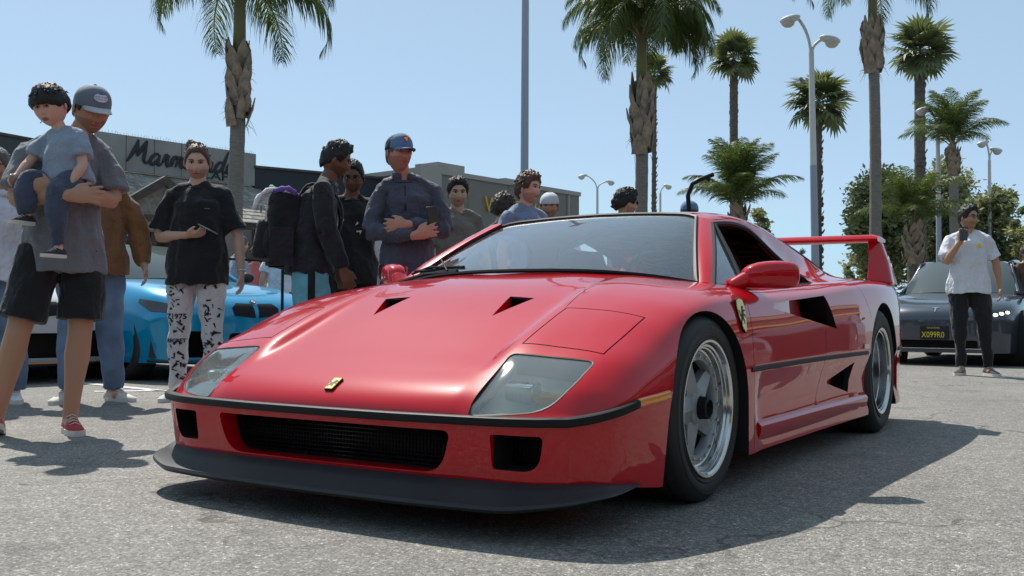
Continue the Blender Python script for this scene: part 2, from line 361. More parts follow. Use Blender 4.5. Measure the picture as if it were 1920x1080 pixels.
CUT = []
def cutter(mb, name='cutter'):
    o = mb.build(name, [M['red'], M['void'], M['gap']], None, smooth=True, sharp=30); CUT.append(o); return o
def mirror_pts(pts, s): return [(p[0], p[1]*s, p[2]) for p in pts]
def loft(mb, loops, m=0, mcap=(0, 0), mseg=None):
    n = len(loops[0]); v = [Vector(p) for l in loops for p in l]; b = len(mb.v); mb.v += v
    for i in range(len(loops)-1):
        for k in range(n):
            mb.f.append((b+i*n+k, b+i*n+(k+1) % n, b+(i+1)*n+(k+1) % n, b+(i+1)*n+k)); mb.m.append(m if mseg is None else mseg[i])
    mb.f.append(tuple(b+k for k in range(n-1, -1, -1))); mb.m.append(mcap[0])
    mb.f.append(tuple(b+(len(loops)-1)*n+k for k in range(n))); mb.m.append(mcap[1])
def rounded(poly, r, seg=5):
    "2-D polygon with per-corner radius"
    n = len(poly); out = []
    rr = r if isinstance(r, (list, tuple)) else [r]*n
    for i in range(n):
        p = Vector(poly[i]); a = Vector(poly[i-1]); c = Vector(poly[(i+1) % n]); ra = rr[i]
        if ra <= 0: out += [tuple(p)]*(seg+1) if False else [tuple(p)]; continue
        d1 = (a-p); d2 = (c-p); l = min(ra, d1.length*.49, d2.length*.49); q0 = p+d1.normalized()*l; q1 = p+d2.normalized()*l
        for k in range(seg+1):
            t = k/seg; out.append(tuple((1-t)**2*q0 + 2*t*(1-t)*p + t*t*q1))
    return out

# wheel wells
for s in (1, -1):
    for cx, cz, r in ((.035, .303, .338), (-2.475, .333, .368)):
        mb = MB(); prof = []
        N = 56
        ring = [(cx + r*math.cos(2*math.pi*k/N), cz + r*math.sin(2*math.pi*k/N)) for k in range(N)]
        # straight down below the centre
        ring = [(x, z if z > cz else z) for x, z in ring]
        ring = [(cx + (r*math.copysign(1, x-cx)*min(1, 1.02) if z < cz and abs(x-cx) > r*.2 else (x-cx)), z if z > cz else cz-(cz-z)*1.25) for x, z in ring]
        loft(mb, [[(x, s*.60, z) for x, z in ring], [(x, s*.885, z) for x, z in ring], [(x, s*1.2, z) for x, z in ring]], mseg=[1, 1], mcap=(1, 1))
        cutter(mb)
# cockpit pocket (nothing of it shows below the windows)
mb = MB()
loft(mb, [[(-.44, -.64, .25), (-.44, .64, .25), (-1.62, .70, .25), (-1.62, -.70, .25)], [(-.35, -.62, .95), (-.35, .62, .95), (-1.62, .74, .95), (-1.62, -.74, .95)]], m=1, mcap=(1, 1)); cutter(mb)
# nose openings (2-D loops in y,z)
def nose_cut(loop, m_in=1, depth=.22, grow=.012, xin=.81):
    cy = sum(p[0] for p in loop)/len(loop); cz = sum(p[1] for p in loop)/len(loop)
    def lp(x, g):
        o = []
        for y, z in loop:
            d = Vector((y-cy, z-cz)); dn = d.normalized(); o.append((x, y+dn.x*g, z+dn.y*g))
        return o
    mb = MB(); loft(mb, [lp(1.05, grow*2.4), lp(.905, grow*1.5), lp(.865, 0.0), lp(xin, -.002), lp(.80-depth, -.002)], mseg=[0, 0, 0, m_in], mcap=(0, m_in)); cutter(mb)
nose_cut(rounded([(-.47, .292), (.47, .292), (.435, .168), (-.435, .168)][::-1], [.10, .10, .03, .03], 8))
for s in (1, -1):
    nose_cut(rounded([(s*.60, .290), (s*.755, .290), (s*.735, .185), (s*.60, .190)], [.012, .02, .05, .012], 6), depth=.1, xin=.845)
# headlight pockets
HL = [(.874, .526), (.633, .526), (.604, .802), (.70, .79), (.783, .76), (.825, .71), (.852, .64)]
for s in (1, -1):
    mb = MB(); cl = rounded(HL, [.02, .02, .02, .03, .04, .04, .04], 3)
    top = [(x, y*s, surf(x, y)+.05) for x, y in cl]; mid = [(x, y*s, surf(x, y)-.004) for x, y in cl]; bot = [(x*.96+.02, (y*.9+.066)*s, surf(x, y)-(.026+.18*max(0, .86-x))) for x, y in cl]
    loft(mb, [top, mid, bot], m=1, mcap=(1, 1)); cutter(mb)
# raised lamp covers behind the headlights: a fine groove around the panel, deeper step at its front edge
CV = [(.578, .535), (.560, .803), (.288, .812), (.300, .535)]
def groove_loop(path, wdt, dep, m=2, closed=True, up=.02):
    mb = MB(); n = len(path)
    for s in (1, -1):
        secs = []
        for i in range(n):
            p = Vector(path[i]).to_2d()
            a = Vector(path[(i-1) % n if closed else max(i-1, 0)]).to_2d(); c = Vector(path[(i+1) % n if closed else min(i+1, n-1)]).to_2d()
            t1 = (p-a).normalized() if (p-a).length > 1e-6 else (c-p).normalized(); t2 = (c-p).normalized() if (c-p).length > 1e-6 else t1
            nn = Vector((-(t1+t2).y, (t1+t2).x)).normalized(); k = 1/max(.5, nn.dot(Vector((-t1.y, t1.x)))); z = surf(p.x, p.y)
            q = [p+nn*wdt/2*k, p-nn*wdt/2*k]
            secs.append([(q[0].x, q[0].y*s, z+up), (q[1].x, q[1].y*s, z+up), (q[1].x, q[1].y*s, z-dep), (q[0].x, q[0].y*s, z-dep)])
        b = len(mb.v); mb.v += [Vector(p) for r_ in secs for p in r_]
        for i in range(n if closed else n-1):
            for k in range(4):
                mb.f.append((b+i*4+k, b+i*4+(k+1) % 4, b+((i+1) % n)*4+(k+1) % 4, b+((i+1) % n)*4+k)); mb.m.append(m)
        if not closed:
            mb.f += [(b, b+1, b+2, b+3), (b+(n-1)*4+3, b+(n-1)*4+2, b+(n-1)*4+1, b+(n-1)*4)]; mb.m += [m, m]
    return mb
def dense(path, step=.03, closed=True):
    o = []; n = len(path)
    for i in range(n if closed else n-1):
        a = Vector(path[i]); c = Vector(path[(i+1) % n]); k = max(1, int((c-a).length/step))
        o += [tuple(a.lerp(c, q/k)) for q in range(k)]
    if not closed: o.append(tuple(path[-1]))
    return o
cutter(groove_loop(dense(CV), .0045, .010))
# long shut line of the front lid, from the lamp cover back to the windscreen
cutter(groove_loop(dense([(.296, .528), (.10, .50), (-.10, .49), (-.30, .52)], closed=False), .003, .006))
# two hood vents: pointed at the front, open at the back
for s in (1, -1):
    tri = [(.335, .262, .0), (.17, .335, .030), (.155, .225, .030)]
    mb = MB()
    tip, ro, ri = [Vector((x, y*s, surf(x, y))) for x, y, d in tri]
    up = Vector((.1, 0, .06)); 
    top = [tip+Vector((0, 0, .02)), ro+Vector((0, 0, .02)), ri+Vector((0, 0, .02))]
    bot = [tip-Vector((0, 0, .002)), ro-Vector((0.0, 0, .034)), ri-Vector((0, 0, .034))]
    b = len(mb.v); mb.v += top+bot
    mb.f += [(0, 1, 2), (5, 4, 3), (0, 3, 4, 1), (1, 4, 5, 2), (2, 5, 3, 0)]; mb.m += [0, 0, 0, 1, 0]
    cutter(mb)
    mb = MB(); mb.v += [ro+Vector((.012, -.004*s, -.006)), ri+Vector((.012, .004*s, -.006)), ri+Vector((-.05, .004*s, -.02)), ro+Vector((-.05, -.004*s, -.02)),
                        ro+Vector((.012, -.004*s, -.033)), ri+Vector((.012, .004*s, -.033)), ri+Vector((-.05, .004*s, -.045)), ro+Vector((-.05, -.004*s, -.045))]
    mb.f += [(0, 1, 2, 3), (7, 6, 5, 4), (0, 4, 5, 1), (1, 5, 6, 2), (2, 6, 7, 3), (3, 7, 4, 0)]; mb.m += [1]*6; cutter(mb)
# side intakes: wedge that deepens towards the rear
def wedge(front, rt_, rb, y0, dep, s, back=.14, mred=0):
    "front (x,z), rear top (x,z), rear bottom (x,z); y0 skin, dep depth at the rear"
    mb = MB(); O = .12
    f = front
    outer = [Vector((f[0], y0+O, f[1])), Vector((rt_[0], y0+O, rt_[1])), Vector((rb[0], y0+O, rb[1]))]
    inner = [Vector((f[0], y0-.004, f[1])), Vector((rt_[0]+.02, y0-dep, rt_[1]-.005)), Vector((rb[0]+.02, y0-dep, rb[1]+.005))]
    mb.v += [Vector((p.x, p.y*s, p.z)) for p in outer+inner]
    mb.f += [(0, 1, 2), (5, 4, 3), (0, 3, 4, 1), (1, 4, 5, 2), (2, 5, 3, 0)]; mb.m += [0, 0, 0, 1, 0]; cutter(mb)
    # dark throat
    mb = MB(); a = Vector(rt_); c = Vector(rb); fr = Vector(f); k = .28
    q1 = a.lerp(fr, k*.9); q2 = c.lerp(fr, k*.9)
    yo = y0-dep*(1-k*.9)+.004
    P = [(q1.x, yo, q1.y-.004), (a.x+.004, y0-.020, a.y-.008), (c.x+.004, y0-.020, c.y+.008), (q2.x, yo, q2.y+.004)]
    P2 = [(p[0], p[1]-.12, p[2]) for p in P]; P2[1] = (P[1][0]-.02, y0-dep-.1, P[1][2]); P2[2] = (P[2][0]-.02, y0-dep-.1, P[2][2])
    mb.v += [Vector((p[0], p[1]*s, p[2])) for p in P+P2]
    mb.f += [(0, 1, 2, 3), (7, 6, 5, 4), (0, 4, 5, 1), (1, 5, 6, 2), (2, 6, 7, 3), (3, 7, 4, 0)]; mb.m += [1]*6; cutter(mb)
for s in (1, -1):
    wedge((-.52, .668), (-1.40, .722), (-1.52, .566), .952, .10, s)
    wedge((-1.40, .325), (-1.86, .405), (-1.80, .255), .945, .075, s)
# shut lines on the flanks (vertical grooves)
def side_groove(pts, s, wd=.004):
    mb = MB()
    for (x0, z0), (x1, z1) in zip(pts[:-1], pts[1:]):
        d = Vector((x1-x0, z1-z0)).normalized(); n = Vector((-d.y, d.x))*wd/2; e = d*.001
        q = [(x0-e.x+n.x, z0-e.y+n.y), (x1+e.x+n.x, z1+e.y+n.y), (x1+e.x-n.x, z1+e.y-n.y), (x0-e.x-n.x, z0-e.y-n.y)]
        mb = MB(); mb.prism([(a, s*1.05, b) for a, b in q], (0, -s*.125, 0), m=2); cutter(mb)
for s in (1, -1):
    side_groove([(-.365, .705), (-.365, .14)], s)
    side_groove([(-1.33, .56), (-1.33, .44), (-1.31, .33), (-1.22, .20)], s)
    side_groove([(-2.02, .79), (-2.16, .62)], s, .0035)
print('cutters', len(CUT))
bool_cut(body, CUT)
body.data.set_sharp_from_angle(angle=R(28))
print('body faces', len(body.data.polygons))

def both(fn):
    for s in (1, -1): fn(s)
# ---- greenhouse: windscreen, roof shell, rails, pillars, side glass
WSB = [(-.225, 0, .800), (-.235, .2, .798), (-.275, .42, .788), (-.345, .60, .768), (-.43, .705, .748)]
WST = [(-1.00, 0, 1.092), (-.995, .2, 1.088), (-.98, .36, 1.079), (-.955, .46, 1.068), (-.935, .505, 1.055)]
def full(curve, n):
    h = spline3(curve, n); return [(p[0], -p[1], p[2]) for p in h[::-1][:-1]] + [tuple(p) for p in h]
def patch(c0, c1, n, k, bulge=(0, 0, 0)):
    a = full(c0, n); b = full(c1, n); o = []
    for i in range(k+1):
        t = i/k; f = 4*t*(1-t)
        o.append([(p[0]*(1-t)+q[0]*t+bulge[0]*f, p[1]*(1-t)+q[1]*t, p[2]*(1-t)+q[2]*t+bulge[2]*f) for p, q in zip(a, b)])
    return o
def solid(o, th, off=-1):
    md = o.modifiers.new('s', 'SOLIDIFY'); md.thickness = th; md.offset = off; apply_mods(o); o.data.set_sharp_from_angle(angle=R(35))
WG = patch(WSB, WST, 14, 14, (0.012, 0, .012))
M['screen'] = mat('windscreen glass', (.74, .80, .82), .0, trans=.95, ior=1.65)
ws = MB().grid(WG).build('windscreen', M['screen'], car, sharp=None); solid(ws, .004)
# black frit and rubber seal around the windscreen
nW = len(WG[0]); edge = [WG[0][k] for k in range(nW)] + [WG[i][-1] for i in range(1, len(WG))] + [WG[-1][k] for k in range(nW-2, -1, -1)] + [WG[i][0] for i in range(len(WG)-2, 0, -1)]
mb = MB(); mb.tube([Vector(p)+Vector((0, 0, .002)) for p in edge] + [Vector(edge[0])+Vector((0, 0, .002))], .009, 6); mb.build('windscreen_seal', M['black'], car)
fr = MB(); fr.grid([[Vector(WG[i][k]).lerp(Vector(WG[i][k2]), t)+Vector((-.004, 0, -.006)) for i in range(len(WG))] for k, k2, t in ((nW-1, nW-2, 0), (nW-1, nW-2, .55))])
fr.grid([[Vector(WG[i][0]).lerp(Vector(WG[i][1]), t)+Vector((-.004, 0, -.006)) for i in range(len(WG))] for t in (0, .55)])
fr.grid([[Vector(WG[-1][k]).lerp(Vector(WG[-2][k]), t)+Vector((-.004, 0, -.006)) for k in range(nW)] for t in (0, 1.5)])
fr.build('frit_band', M['black'], ws, sharp=None)
RAIL = [(-.925, .565, 1.040), (-1.10, .585, 1.058), (-1.30, .595, 1.060), (-1.55, .60, 1.045), (-1.80, .602, 1.015), (-2.10, .606, .968), (-2.45, .62, .905), (-2.80, .64, .850)]
ROOF = [[(-1.00, 0, 1.095), (-.995, .2, 1.091), (-.98, .36, 1.082), (-.955, .46, 1.071), (-.935, .507, 1.058), (-.925, .545, 1.050), RAIL[0]],
        [(-1.15, 0, 1.117), (-1.15, .2, 1.114), (-1.14, .36, 1.106), (-1.125, .46, 1.098), (-1.11, .52, 1.086), (-1.10, .56, 1.073), RAIL[1]],
        [(-1.32, 0, 1.124), (-1.32, .2, 1.121), (-1.31, .36, 1.114), (-1.305, .46, 1.106), (-1.30, .53, 1.093), (-1.30, .572, 1.078), RAIL[2]],
        [(-1.55, 0, 1.118), (-1.55, .2, 1.115), (-1.55, .36, 1.108), (-1.55, .46, 1.100), (-1.55, .53, 1.086), (-1.55, .575, 1.067), RAIL[3]],
        [(-1.72, 0, 1.100), (-1.72, .2, 1.098), (-1.74, .36, 1.090), (-1.76, .46, 1.080), (-1.78, .53, 1.062), (-1.79, .575, 1.040), RAIL[4]]]
RG, _, _ = net_surface(ROOF, [6, 6, 7, 6], [6, 6, 5, 4, 4, 4], 4)
mb = MB(); mb.grid(RG.tolist()); mb.grid([[(p[0], -p[1], p[2]) for p in r] for r in RG.tolist()]); roof = mb.build('roof', [M['red']], car, sharp=None, weld=1e-4); solid(roof, .02)
# side window outline (on the tumblehome plane), front foot -> top front -> top rear -> rear foot
WT = [(-.925, .580, 1.022), (-1.05, .592, 1.034), (-1.20, .600, 1.036), (-1.33, .612, 1.018), (-1.42, .635, .975)]
WL = [(-.445, .765, .735), (-.70, .785, .742), (-1.0, .80, .752), (-1.35, .81, .765), (-1.60, .815, .775)]
WA = [WL[0], (-.60, .710, .842), (-.77, .645, .938), WT[0]]          # front edge, foot to top
WR = [WT[-1], (-1.50, .69, .900), (-1.60, .815, .775)]               # rear edge
def side_parts(s):
    S = lambda p: (p[0], p[1]*s, p[2])
    fl = (s < 0)
    # A-pillar: windscreen edge to window edge
    a = spline3([WSB[-1], WG[4][-1], WG[9][-1], WST[-1]], 14); b = spline3(WA, 14)
    rows = []
    for p, q in zip(a, b):
        m_ = (p+q)/2 + np.array([.004, .012, .010]); rows.append([S(p), S(p*.6+m_*.4+np.array([0, .002, .004])), S(m_), S(q*.6+m_*.4+np.array([0, .005, .002])), S(q)])
    o = MB().grid(rows).build('pillar', M['red'], car, sharp=None); solid(o, .018, -1 if s > 0 else 1)
    # strip of roof above the window
    top = spline3(RAIL[:4], 16); bt = spline3(WT, 16)
    o = MB().grid([[S(p), S(p*.5+q*.5+np.array([0, .004, .002])), S(q)] for p, q in zip(top, bt)]).build('roof_rail', M['red'], car, sharp=None); solid(o, .012, -1)
    # sail panel behind the window, down to the engine deck and out to the rear wing
    up = spline3(RAIL[3:], 22); 
    we = spline3([WT[-1], (-1.50, .69, .900), (-1.62, .80, .790), (-1.72, .835, .785)], 9)
    lo = spline3([(-1.72, .835, .788), (-2.0, .835, .806), (-2.4, .83, .832), (-2.80, .80, .838)], 14)
    low = np.vstack([we, lo[1:]])[:22]
    rows = []
    for i, (p, q) in enumerate(zip(up, low)):
        k = min(1, i/7); r_ = []
        for t in np.linspace(0, 1, 10):
            v = p*(1-t)+q*t; hol = -.055*k*math.sin(math.pi*t)**1.0*(1-i/26); r_.append(S(v+np.array([0, hol*.8, hol*.6])))
        rows.append(r_)
    o = MB().grid(rows).build('sail_panel', M['red'], car, sharp=None); solid(o, .015, -1 if s > 0 else 1)
    # black frame round the side window, fixed front quarter glass, divider, opened door window
    loop = [Vector(S(p)) for p in spline3(WA, 10)] + [Vector(S(p)) for p in spline3(WT, 10)[1:]] + [Vector(S(p)) for p in spline3(WR, 8)[1:]] + [Vector(S(p)) for p in spline3(WL[::-1], 10)[1:]]
    MB().tube(loop, .012, 6).build('window_frame', M['black'], car)
    d0 = Vector(S((-.93, .588, 1.020))); d1 = Vector(S((-.735, .788, .742)))
    MB().tube([d0, d0.lerp(d1, .5)+Vector((-.004, .004*s, 0)), d1], .011, 6).build('window_divider', M['black'], car)
    q = [S(p) for p in spline3(WA, 10)] ; e = [tuple(d0.lerp(d1, 1-t)) for t in np.linspace(0, 1, 10)]
    o = MB().grid([q, e]).build('quarter_glass', M['screen'], car, sharp=None); solid(o, .004)
both(side_parts)
# rear engine cover: smoked panel with louvres
mb = MB(); rc0 = [(-1.72, 0, 1.096), (-1.74, .36, 1.085), (-1.78, .54, 1.055)]; rc1 = [(-2.85, 0, .858), (-2.85, .36, .855), (-2.80, .62, .845)]
o = MB().grid(patch(rc0, rc1, 6, 8, (0, 0, .02))).build('engine_cover', M['tint'], car, sharp=None); solid(o, .006)
lv = bpy.data.meshes.new('louvre')
for k in range(8):
    x = -1.95-.1*k; z = 1.078+(x+1.72)*.195+.012
    mb = MB(); mb.box((x, 0, z), (.05, .92, .006), rot=Matrix.Rotation(R(14), 3, 'Y')); mb.build('louvre', M['red'], car, sharp=30)
# ---- rear wing: two uprights and the plane
def upright(s):
    S = lambda x, y, z: (x, y*s, z)
    L0 = [S(-2.86, .80, .838), S(-3.16, .80, .832), S(-3.24, .91, .80), S(-2.98, .925, .815)]
    L1 = [S(-2.97, .785, .96), S(-3.18, .785, .96), S(-3.22, .872, .95), S(-3.06, .885, .95)]
    L2 = [S(-3.02, .77, 1.09), S(-3.20, .77, 1.09), S(-3.20, .83, 1.08), S(-3.08, .835, 1.085)]
    mb = MB(); loft(mb, [L0, L1, L2]); o = mb.build('wing_upright', M['red'], car, sharp=40)
    bv = o.modifiers.new('b', 'BEVEL'); bv.width = .018; bv.segments = 3; apply_mods(o); o.data.set_sharp_from_angle(angle=R(40))
both(upright)
sec = [(-3.00, 1.110), (-2.99, 1.093), (-3.01, 1.080), (-3.10, 1.075), (-3.22, 1.085), (-3.22, 1.100), (-3.12, 1.121), (-3.04, 1.122)]
mb = MB(); loft(mb, [[(x, y, z-.004*abs(y)-(.010 if abs(y) > .81 else 0)*(z > 1.1)) for x, z in sec] for y in (-.835, -.80, -.4, 0, .4, .80, .835)]); mb.build('wing_plane', M['red'], car, sharp=50)
# ---- front lip spoiler
perf = [p for p in per if p[0] > .44]; pts = spline3([(.900, 0, 0), (.893, .25, 0), (.876, .50, 0), (.845, .68, 0), (.79, .81, 0), (.72, .868, 0), (.63, .895, 0), (.535, .910, 0)], 40)
rows = []
for i, p in enumerate(pts):
    t = i/39; a = pts[max(i-1, 0)]; b = pts[min(i+1, 39)]; tt = b-a; n = np.array([-tt[1], tt[0], 0]); n = n/np.linalg.norm(n); n = n if (n[0] > 0 or n[1] > 0) else -n
    if n[0] < 0: n = -n
    n = np.array([abs(n[0]), abs(n[1]), 0]) if i else np.array([1., 0., 0.])
    k = 1 if t < .60 else max(0.03, 1-((t-.60)/.40)**1.2)
    ztop = .158 - .02*(t > .8)*(t-.8)*5; w_ = .075*k+.006; base = p - n*.03
    rows.append([base+np.array([0, 0, ztop]), base+n*.028+np.array([0, 0, ztop-.002]), base+n*(.028+w_*.35)+np.array([0, 0, ztop-.022*k]), base+n*(.03+w_*.75)+np.array([0, 0, ztop-.045*k]), base+n*(.03+w_)+np.array([0, 0, ztop-.052*k]),
                 base+n*(.03+w_+.004)+np.array([0, 0, ztop-.062*k]), base+n*(.03+w_-.006)+np.array([0, 0, ztop-.072*k]), base+n*(.02)+np.array([0, 0, ztop-.078*k-.004]), base+n*(-.05)+np.array([0, 0, ztop-.078*k-.004])])
mb = MB(); mb.grid([[tuple(q) for q in r] for r in rows]); mb.grid([[(q[0], -q[1], q[2]) for q in r] for r in rows]); mb.build('lip_spoiler', M['spoiler'], car, sharp=40, weld=1e-4)
# ---- black rub strip round the nose and along the flanks, amber side markers
def strip_run(p, z_off, h, out, name, m, parent=car, s=1):
    rows = []
    n_ = len(p)
    for i in range(n_):
        a = p[max(i-1, 0)]; b = p[min(i+1, n_-1)]; t = b-a; n = np.array([-t[1], t[0], 0.]); n /= np.linalg.norm(n)
        if n[0] < -.3 or n[1] < 0 and n[0] < .2: n = -n
        n = np.array([abs(n[0]) if p[i][0] > .3 else n[0], abs(n[1]), 0])
        if i == 0 and abs(p[0][1]) < 1e-4: n = np.array([1., 0, 0])
        e = min(1, .35+.65*min(i, n_-1-i)/2) if False else 1
        c = p[i]+np.array([0, 0, z_off])
        rows.append([c-n*.012+np.array([0, 0, h]), c+n*out*.55*e+np.array([0, 0, h]), c+n*out*.9*e+np.array([0, 0, h*.75]), c+n*out*e+np.array([0, 0, h*.3]), c+n*out*e-np.array([0, 0, h*.4]), c+n*out*.8*e-np.array([0, 0, h*.85]), c+n*out*.4-np.array([0, 0, h]), c-n*.012-np.array([0, 0, h])])
    return rows
pf = np.array([p for i, p in enumerate(per) if i < npf or p[0] > .575]); 
rows = strip_run(pf, 0, .0135, .018, 'x', None)
mb = MB(); mb.grid([[tuple(q) for q in r] for r in rows]); mb.grid([[(q[0], -q[1], q[2]) for q in r] for r in rows]); mb.f.append(tuple(len(rows)*8-8+k for k in range(8))); mb.m.append(0)
mb.build('front_rub_strip', M['black'], car, sharp=40, weld=1e-4)
def marks(s):
    pm = np.array([p for i, p in enumerate(per) if i >= npf and .385 < p[0] < .59]); r_ = strip_run(pm, 0, .0125, .012, 'x', None)
    mb = MB(); mb.grid([[(q[0], q[1]*s, q[2]) for q in r] for r in r_]); mb.f += [tuple(range(8)), tuple(len(r_)*8-8+k for k in range(8))]; mb.m += [0, 0]; mb.build('side_marker', M['amber'], car, sharp=40)
    pm = np.array([p for i, p in enumerate(per) if i >= npf and -2.09 < p[0] < -.315]); r_ = strip_run(pm, 0, .010, .004, 'x', None)
    mb = MB(); mb.grid([[(q[0], q[1]*s, q[2]) for q in r] for r in r_]); mb.build('side_strip', M['black'], car, sharp=40)
    pm = np.array([p for i, p in enumerate(per) if i >= npf and p[0] < -2.86]); r_ = strip_run(pm, 0, .010, .004, 'x', None)
    mb = MB(); mb.grid([[(q[0], q[1]*s, q[2]) for q in r] for r in r_]); mb.build('side_strip', M['black'], car, sharp=40)
    # sill below the door, swelling outwards
    rows = []
    for x in np.linspace(-.435, -2.09, 30):
        f = 1; y = .945+.020*min(1, (-.3-x)/1.6); e = min(1, (x+2.105)/.06+.2, 1)
        zt = .222 if x > -2.0 else .222
        rows.append([(x, s*(y-.03), zt+.012), (x, s*(y+.000), zt+.006), (x, s*(y+.010), zt-.006), (x, s*(y+.008), zt-.03), (x, s*(y-.012), zt-.075), (x, s*(y-.045), .108), (x, s*(y-.12), .10)])
    mb = MB(); mb.grid(rows); nr = 7; mb.f += [tuple(range(nr)), tuple(29*nr+k for k in range(nr))]; mb.m += [0, 0]; o = mb.build('sill', M['red'], car, sharp=30)
both(marks)
# mesh screens inside the nose openings
M['mesh'] = mat('black wire mesh', (.02, .02, .02), .5, metal=.5)
mb = MB()
for y0, y1, z0, z1, x in ((-.45, .45, .168, .292, .785), (.602, .745, .188, .288, .745), (-.745, -.602, .188, .288, .745)):
    n = int((y1-y0)/.013)
    for k in range(n+1):
        y = y0+(y1-y0)*k/n; mb.box((x, y, (z0+z1)/2), (.0025, .0025, z1-z0))
    for k in range(int((z1-z0)/.013)): mb.box((x, (y0+y1)/2, z0+.006+k*.013), (.0025, y1-y0, .0025))
g_ = mb.build('grille_mesh', M['mesh'], car, sharp=None); g_['kind'] = 'stuff'
# ---- headlights under glass
def lamps(s):
    cl = rounded(HL, [.02, .02, .02, .03, .04, .04, .04], 3); c = Vector((.74, .65))
    sh = lambda p, k: c+(Vector(p)-c)*k
    def ring(k, dz): return [(q.x, q.y*s, surf(q.x, q.y)+dz) for q in (sh(p, k) for p in cl)]
    mb = MB(); loft(mb, [ring(.99, .0005), ring(.99, -.004), ring(.5, -.004)][::1], m=0, mcap=(0, 0)) if False else None
    # glass as a fan of rings
    rings = [ring(k, -.0015) for k in (.985, .8, .6, .4, .2, .02)]
    mb = MB(); mb.grid([r + [r[0]] for r in rings]); o = mb.build('headlight_cover', M['hazy'], car, sharp=None); solid(o, .003)
    r1 = ring(.998, .001); r2 = ring(.965, .001); r3 = ring(.965, -.006)
    MB().grid([r + [r[0]] for r in (r1, r2, r3)]).build('cover_seal', M['black'], o, sharp=None)
    # grey tray below
    b1 = [(q.x*1, q.y*s, surf(q.x, q.y)-.022-.30*max(0, .86-q.x)**1.0*.6) for q in (sh(p, .97) for p in cl)]
    mb = MB(); mb.f.append(tuple(range(len(b1)))); mb.v += [Vector(p) for p in b1]; mb.m.append(0); mb.build('lamp_tray', M['tray'], car, sharp=None)
    # square driving lamp and amber indicator standing in the tray
    z0 = surf(.74, .62)
    m1 = Matrix.Rotation(R(10), 3, 'Y')
    mb = MB(); mb.box((.722, .625*s, z0-.036), (.05, .10, .062), rot=m1); o1 = mb.build('lamp_housing', M['chrome'], car, sharp=30)
    bv = o1.modifiers.new('b', 'BEVEL'); bv.width = .008; bv.segments = 2; apply_mods(o1)
    mb = MB(); mb.box((.749, .625*s, z0-.040), (.008, .086, .050), rot=m1, m=0)
    for k in range(5): mb.box((.754, s*(.597+.014*k), z0-.042), (.003, .005, .046), rot=m1)
    mb.build('lamp_lens', M['lens'], o1, sharp=30)
    mb = MB(); mb.box((.718, .716*s, z0-.056), (.05, .085, .034), rot=m1); o2 = mb.build('indicator', M['amber'], car, sharp=30)
    mb = MB(); mb.prism([(.69, .57*s, z0-.012), (.69, .765*s, z0-.045), (.69, .765*s, z0-.09), (.69, .57*s, z0-.07)], (-.02, 0, -.01)); mb.build('lamp_shroud', M['tray'], car, sharp=30)
M['tray'] = mat('grey lamp tray', (.20, .235, .225), .35, var=(.2, 9)); M['lens'] = mat('fluted lens', (.75, .8, .8), .1, metal=.7, coat=1)
both(lamps)
# ---- mirrors
def door_mirror(s):
    c = Vector((-.635, .935, .785 if s > 0 else .815)); ax = Vector((-.62, .785, 0)).normalized(); fx = Vector((.785, .62, 0))
    prof = [(-.125, .030, .022, -.016), (-.112, .046, .036, -.010), (-.07, .058, .046, -.002), (0, .062, .050, .0), (.06, .058, .049, 0), (.092, .048, .042, 0), (.104, .026, .024, 0)]
    rings = []
    for dy, rx, rz, dz in prof:
        r_ = []
        for k in range(20):
            a = 2*math.pi*k/20; ca, sa = math.cos(a), math.sin(a)
            ex = math.copysign(abs(ca)**.65, ca); ez = math.copysign(abs(sa)**.65, sa)
            p = c + ax*dy + fx*(rx*ex*(1 if ex > 0 else .6)); r_.append((p.x, p.y*s, p.z + rz*ez*1.13 + dz))
        rings.append(r_)
    mb = MB(); loft(mb, rings); o = mb.build('door_mirror', M['red'], car, sharp=None)
    sd_ = o.modifiers.new('s', 'SUBSURF'); sd_.levels = 1; apply_mods(o)
    z = c.z
    mb = MB(); mb.tube([(-.555, .800*s, .735), (-.556, .820*s, .745), (-.565, .845*s, z-.022), (-.585, .872*s, z-.008), (-.60, .895*s, z)], [(.060, .036), (.052, .032), (.046, .030), (.046, .034), (.045, .036)], 16, ref=(1, 0, 0)); mb.build('mirror_arm', M['red'], o, sharp=None)
    g0 = c-fx*.04; mb = MB(); mb.box((g0.x, g0.y*s, g0.z), (.004, .17, .08), rot=Matrix.Rotation(math.atan2(ax.y*s, ax.x)-math.pi/2, 3, 'Z')); mb.build('mirror_glass', M['chrome'], o)
both(door_mirror)
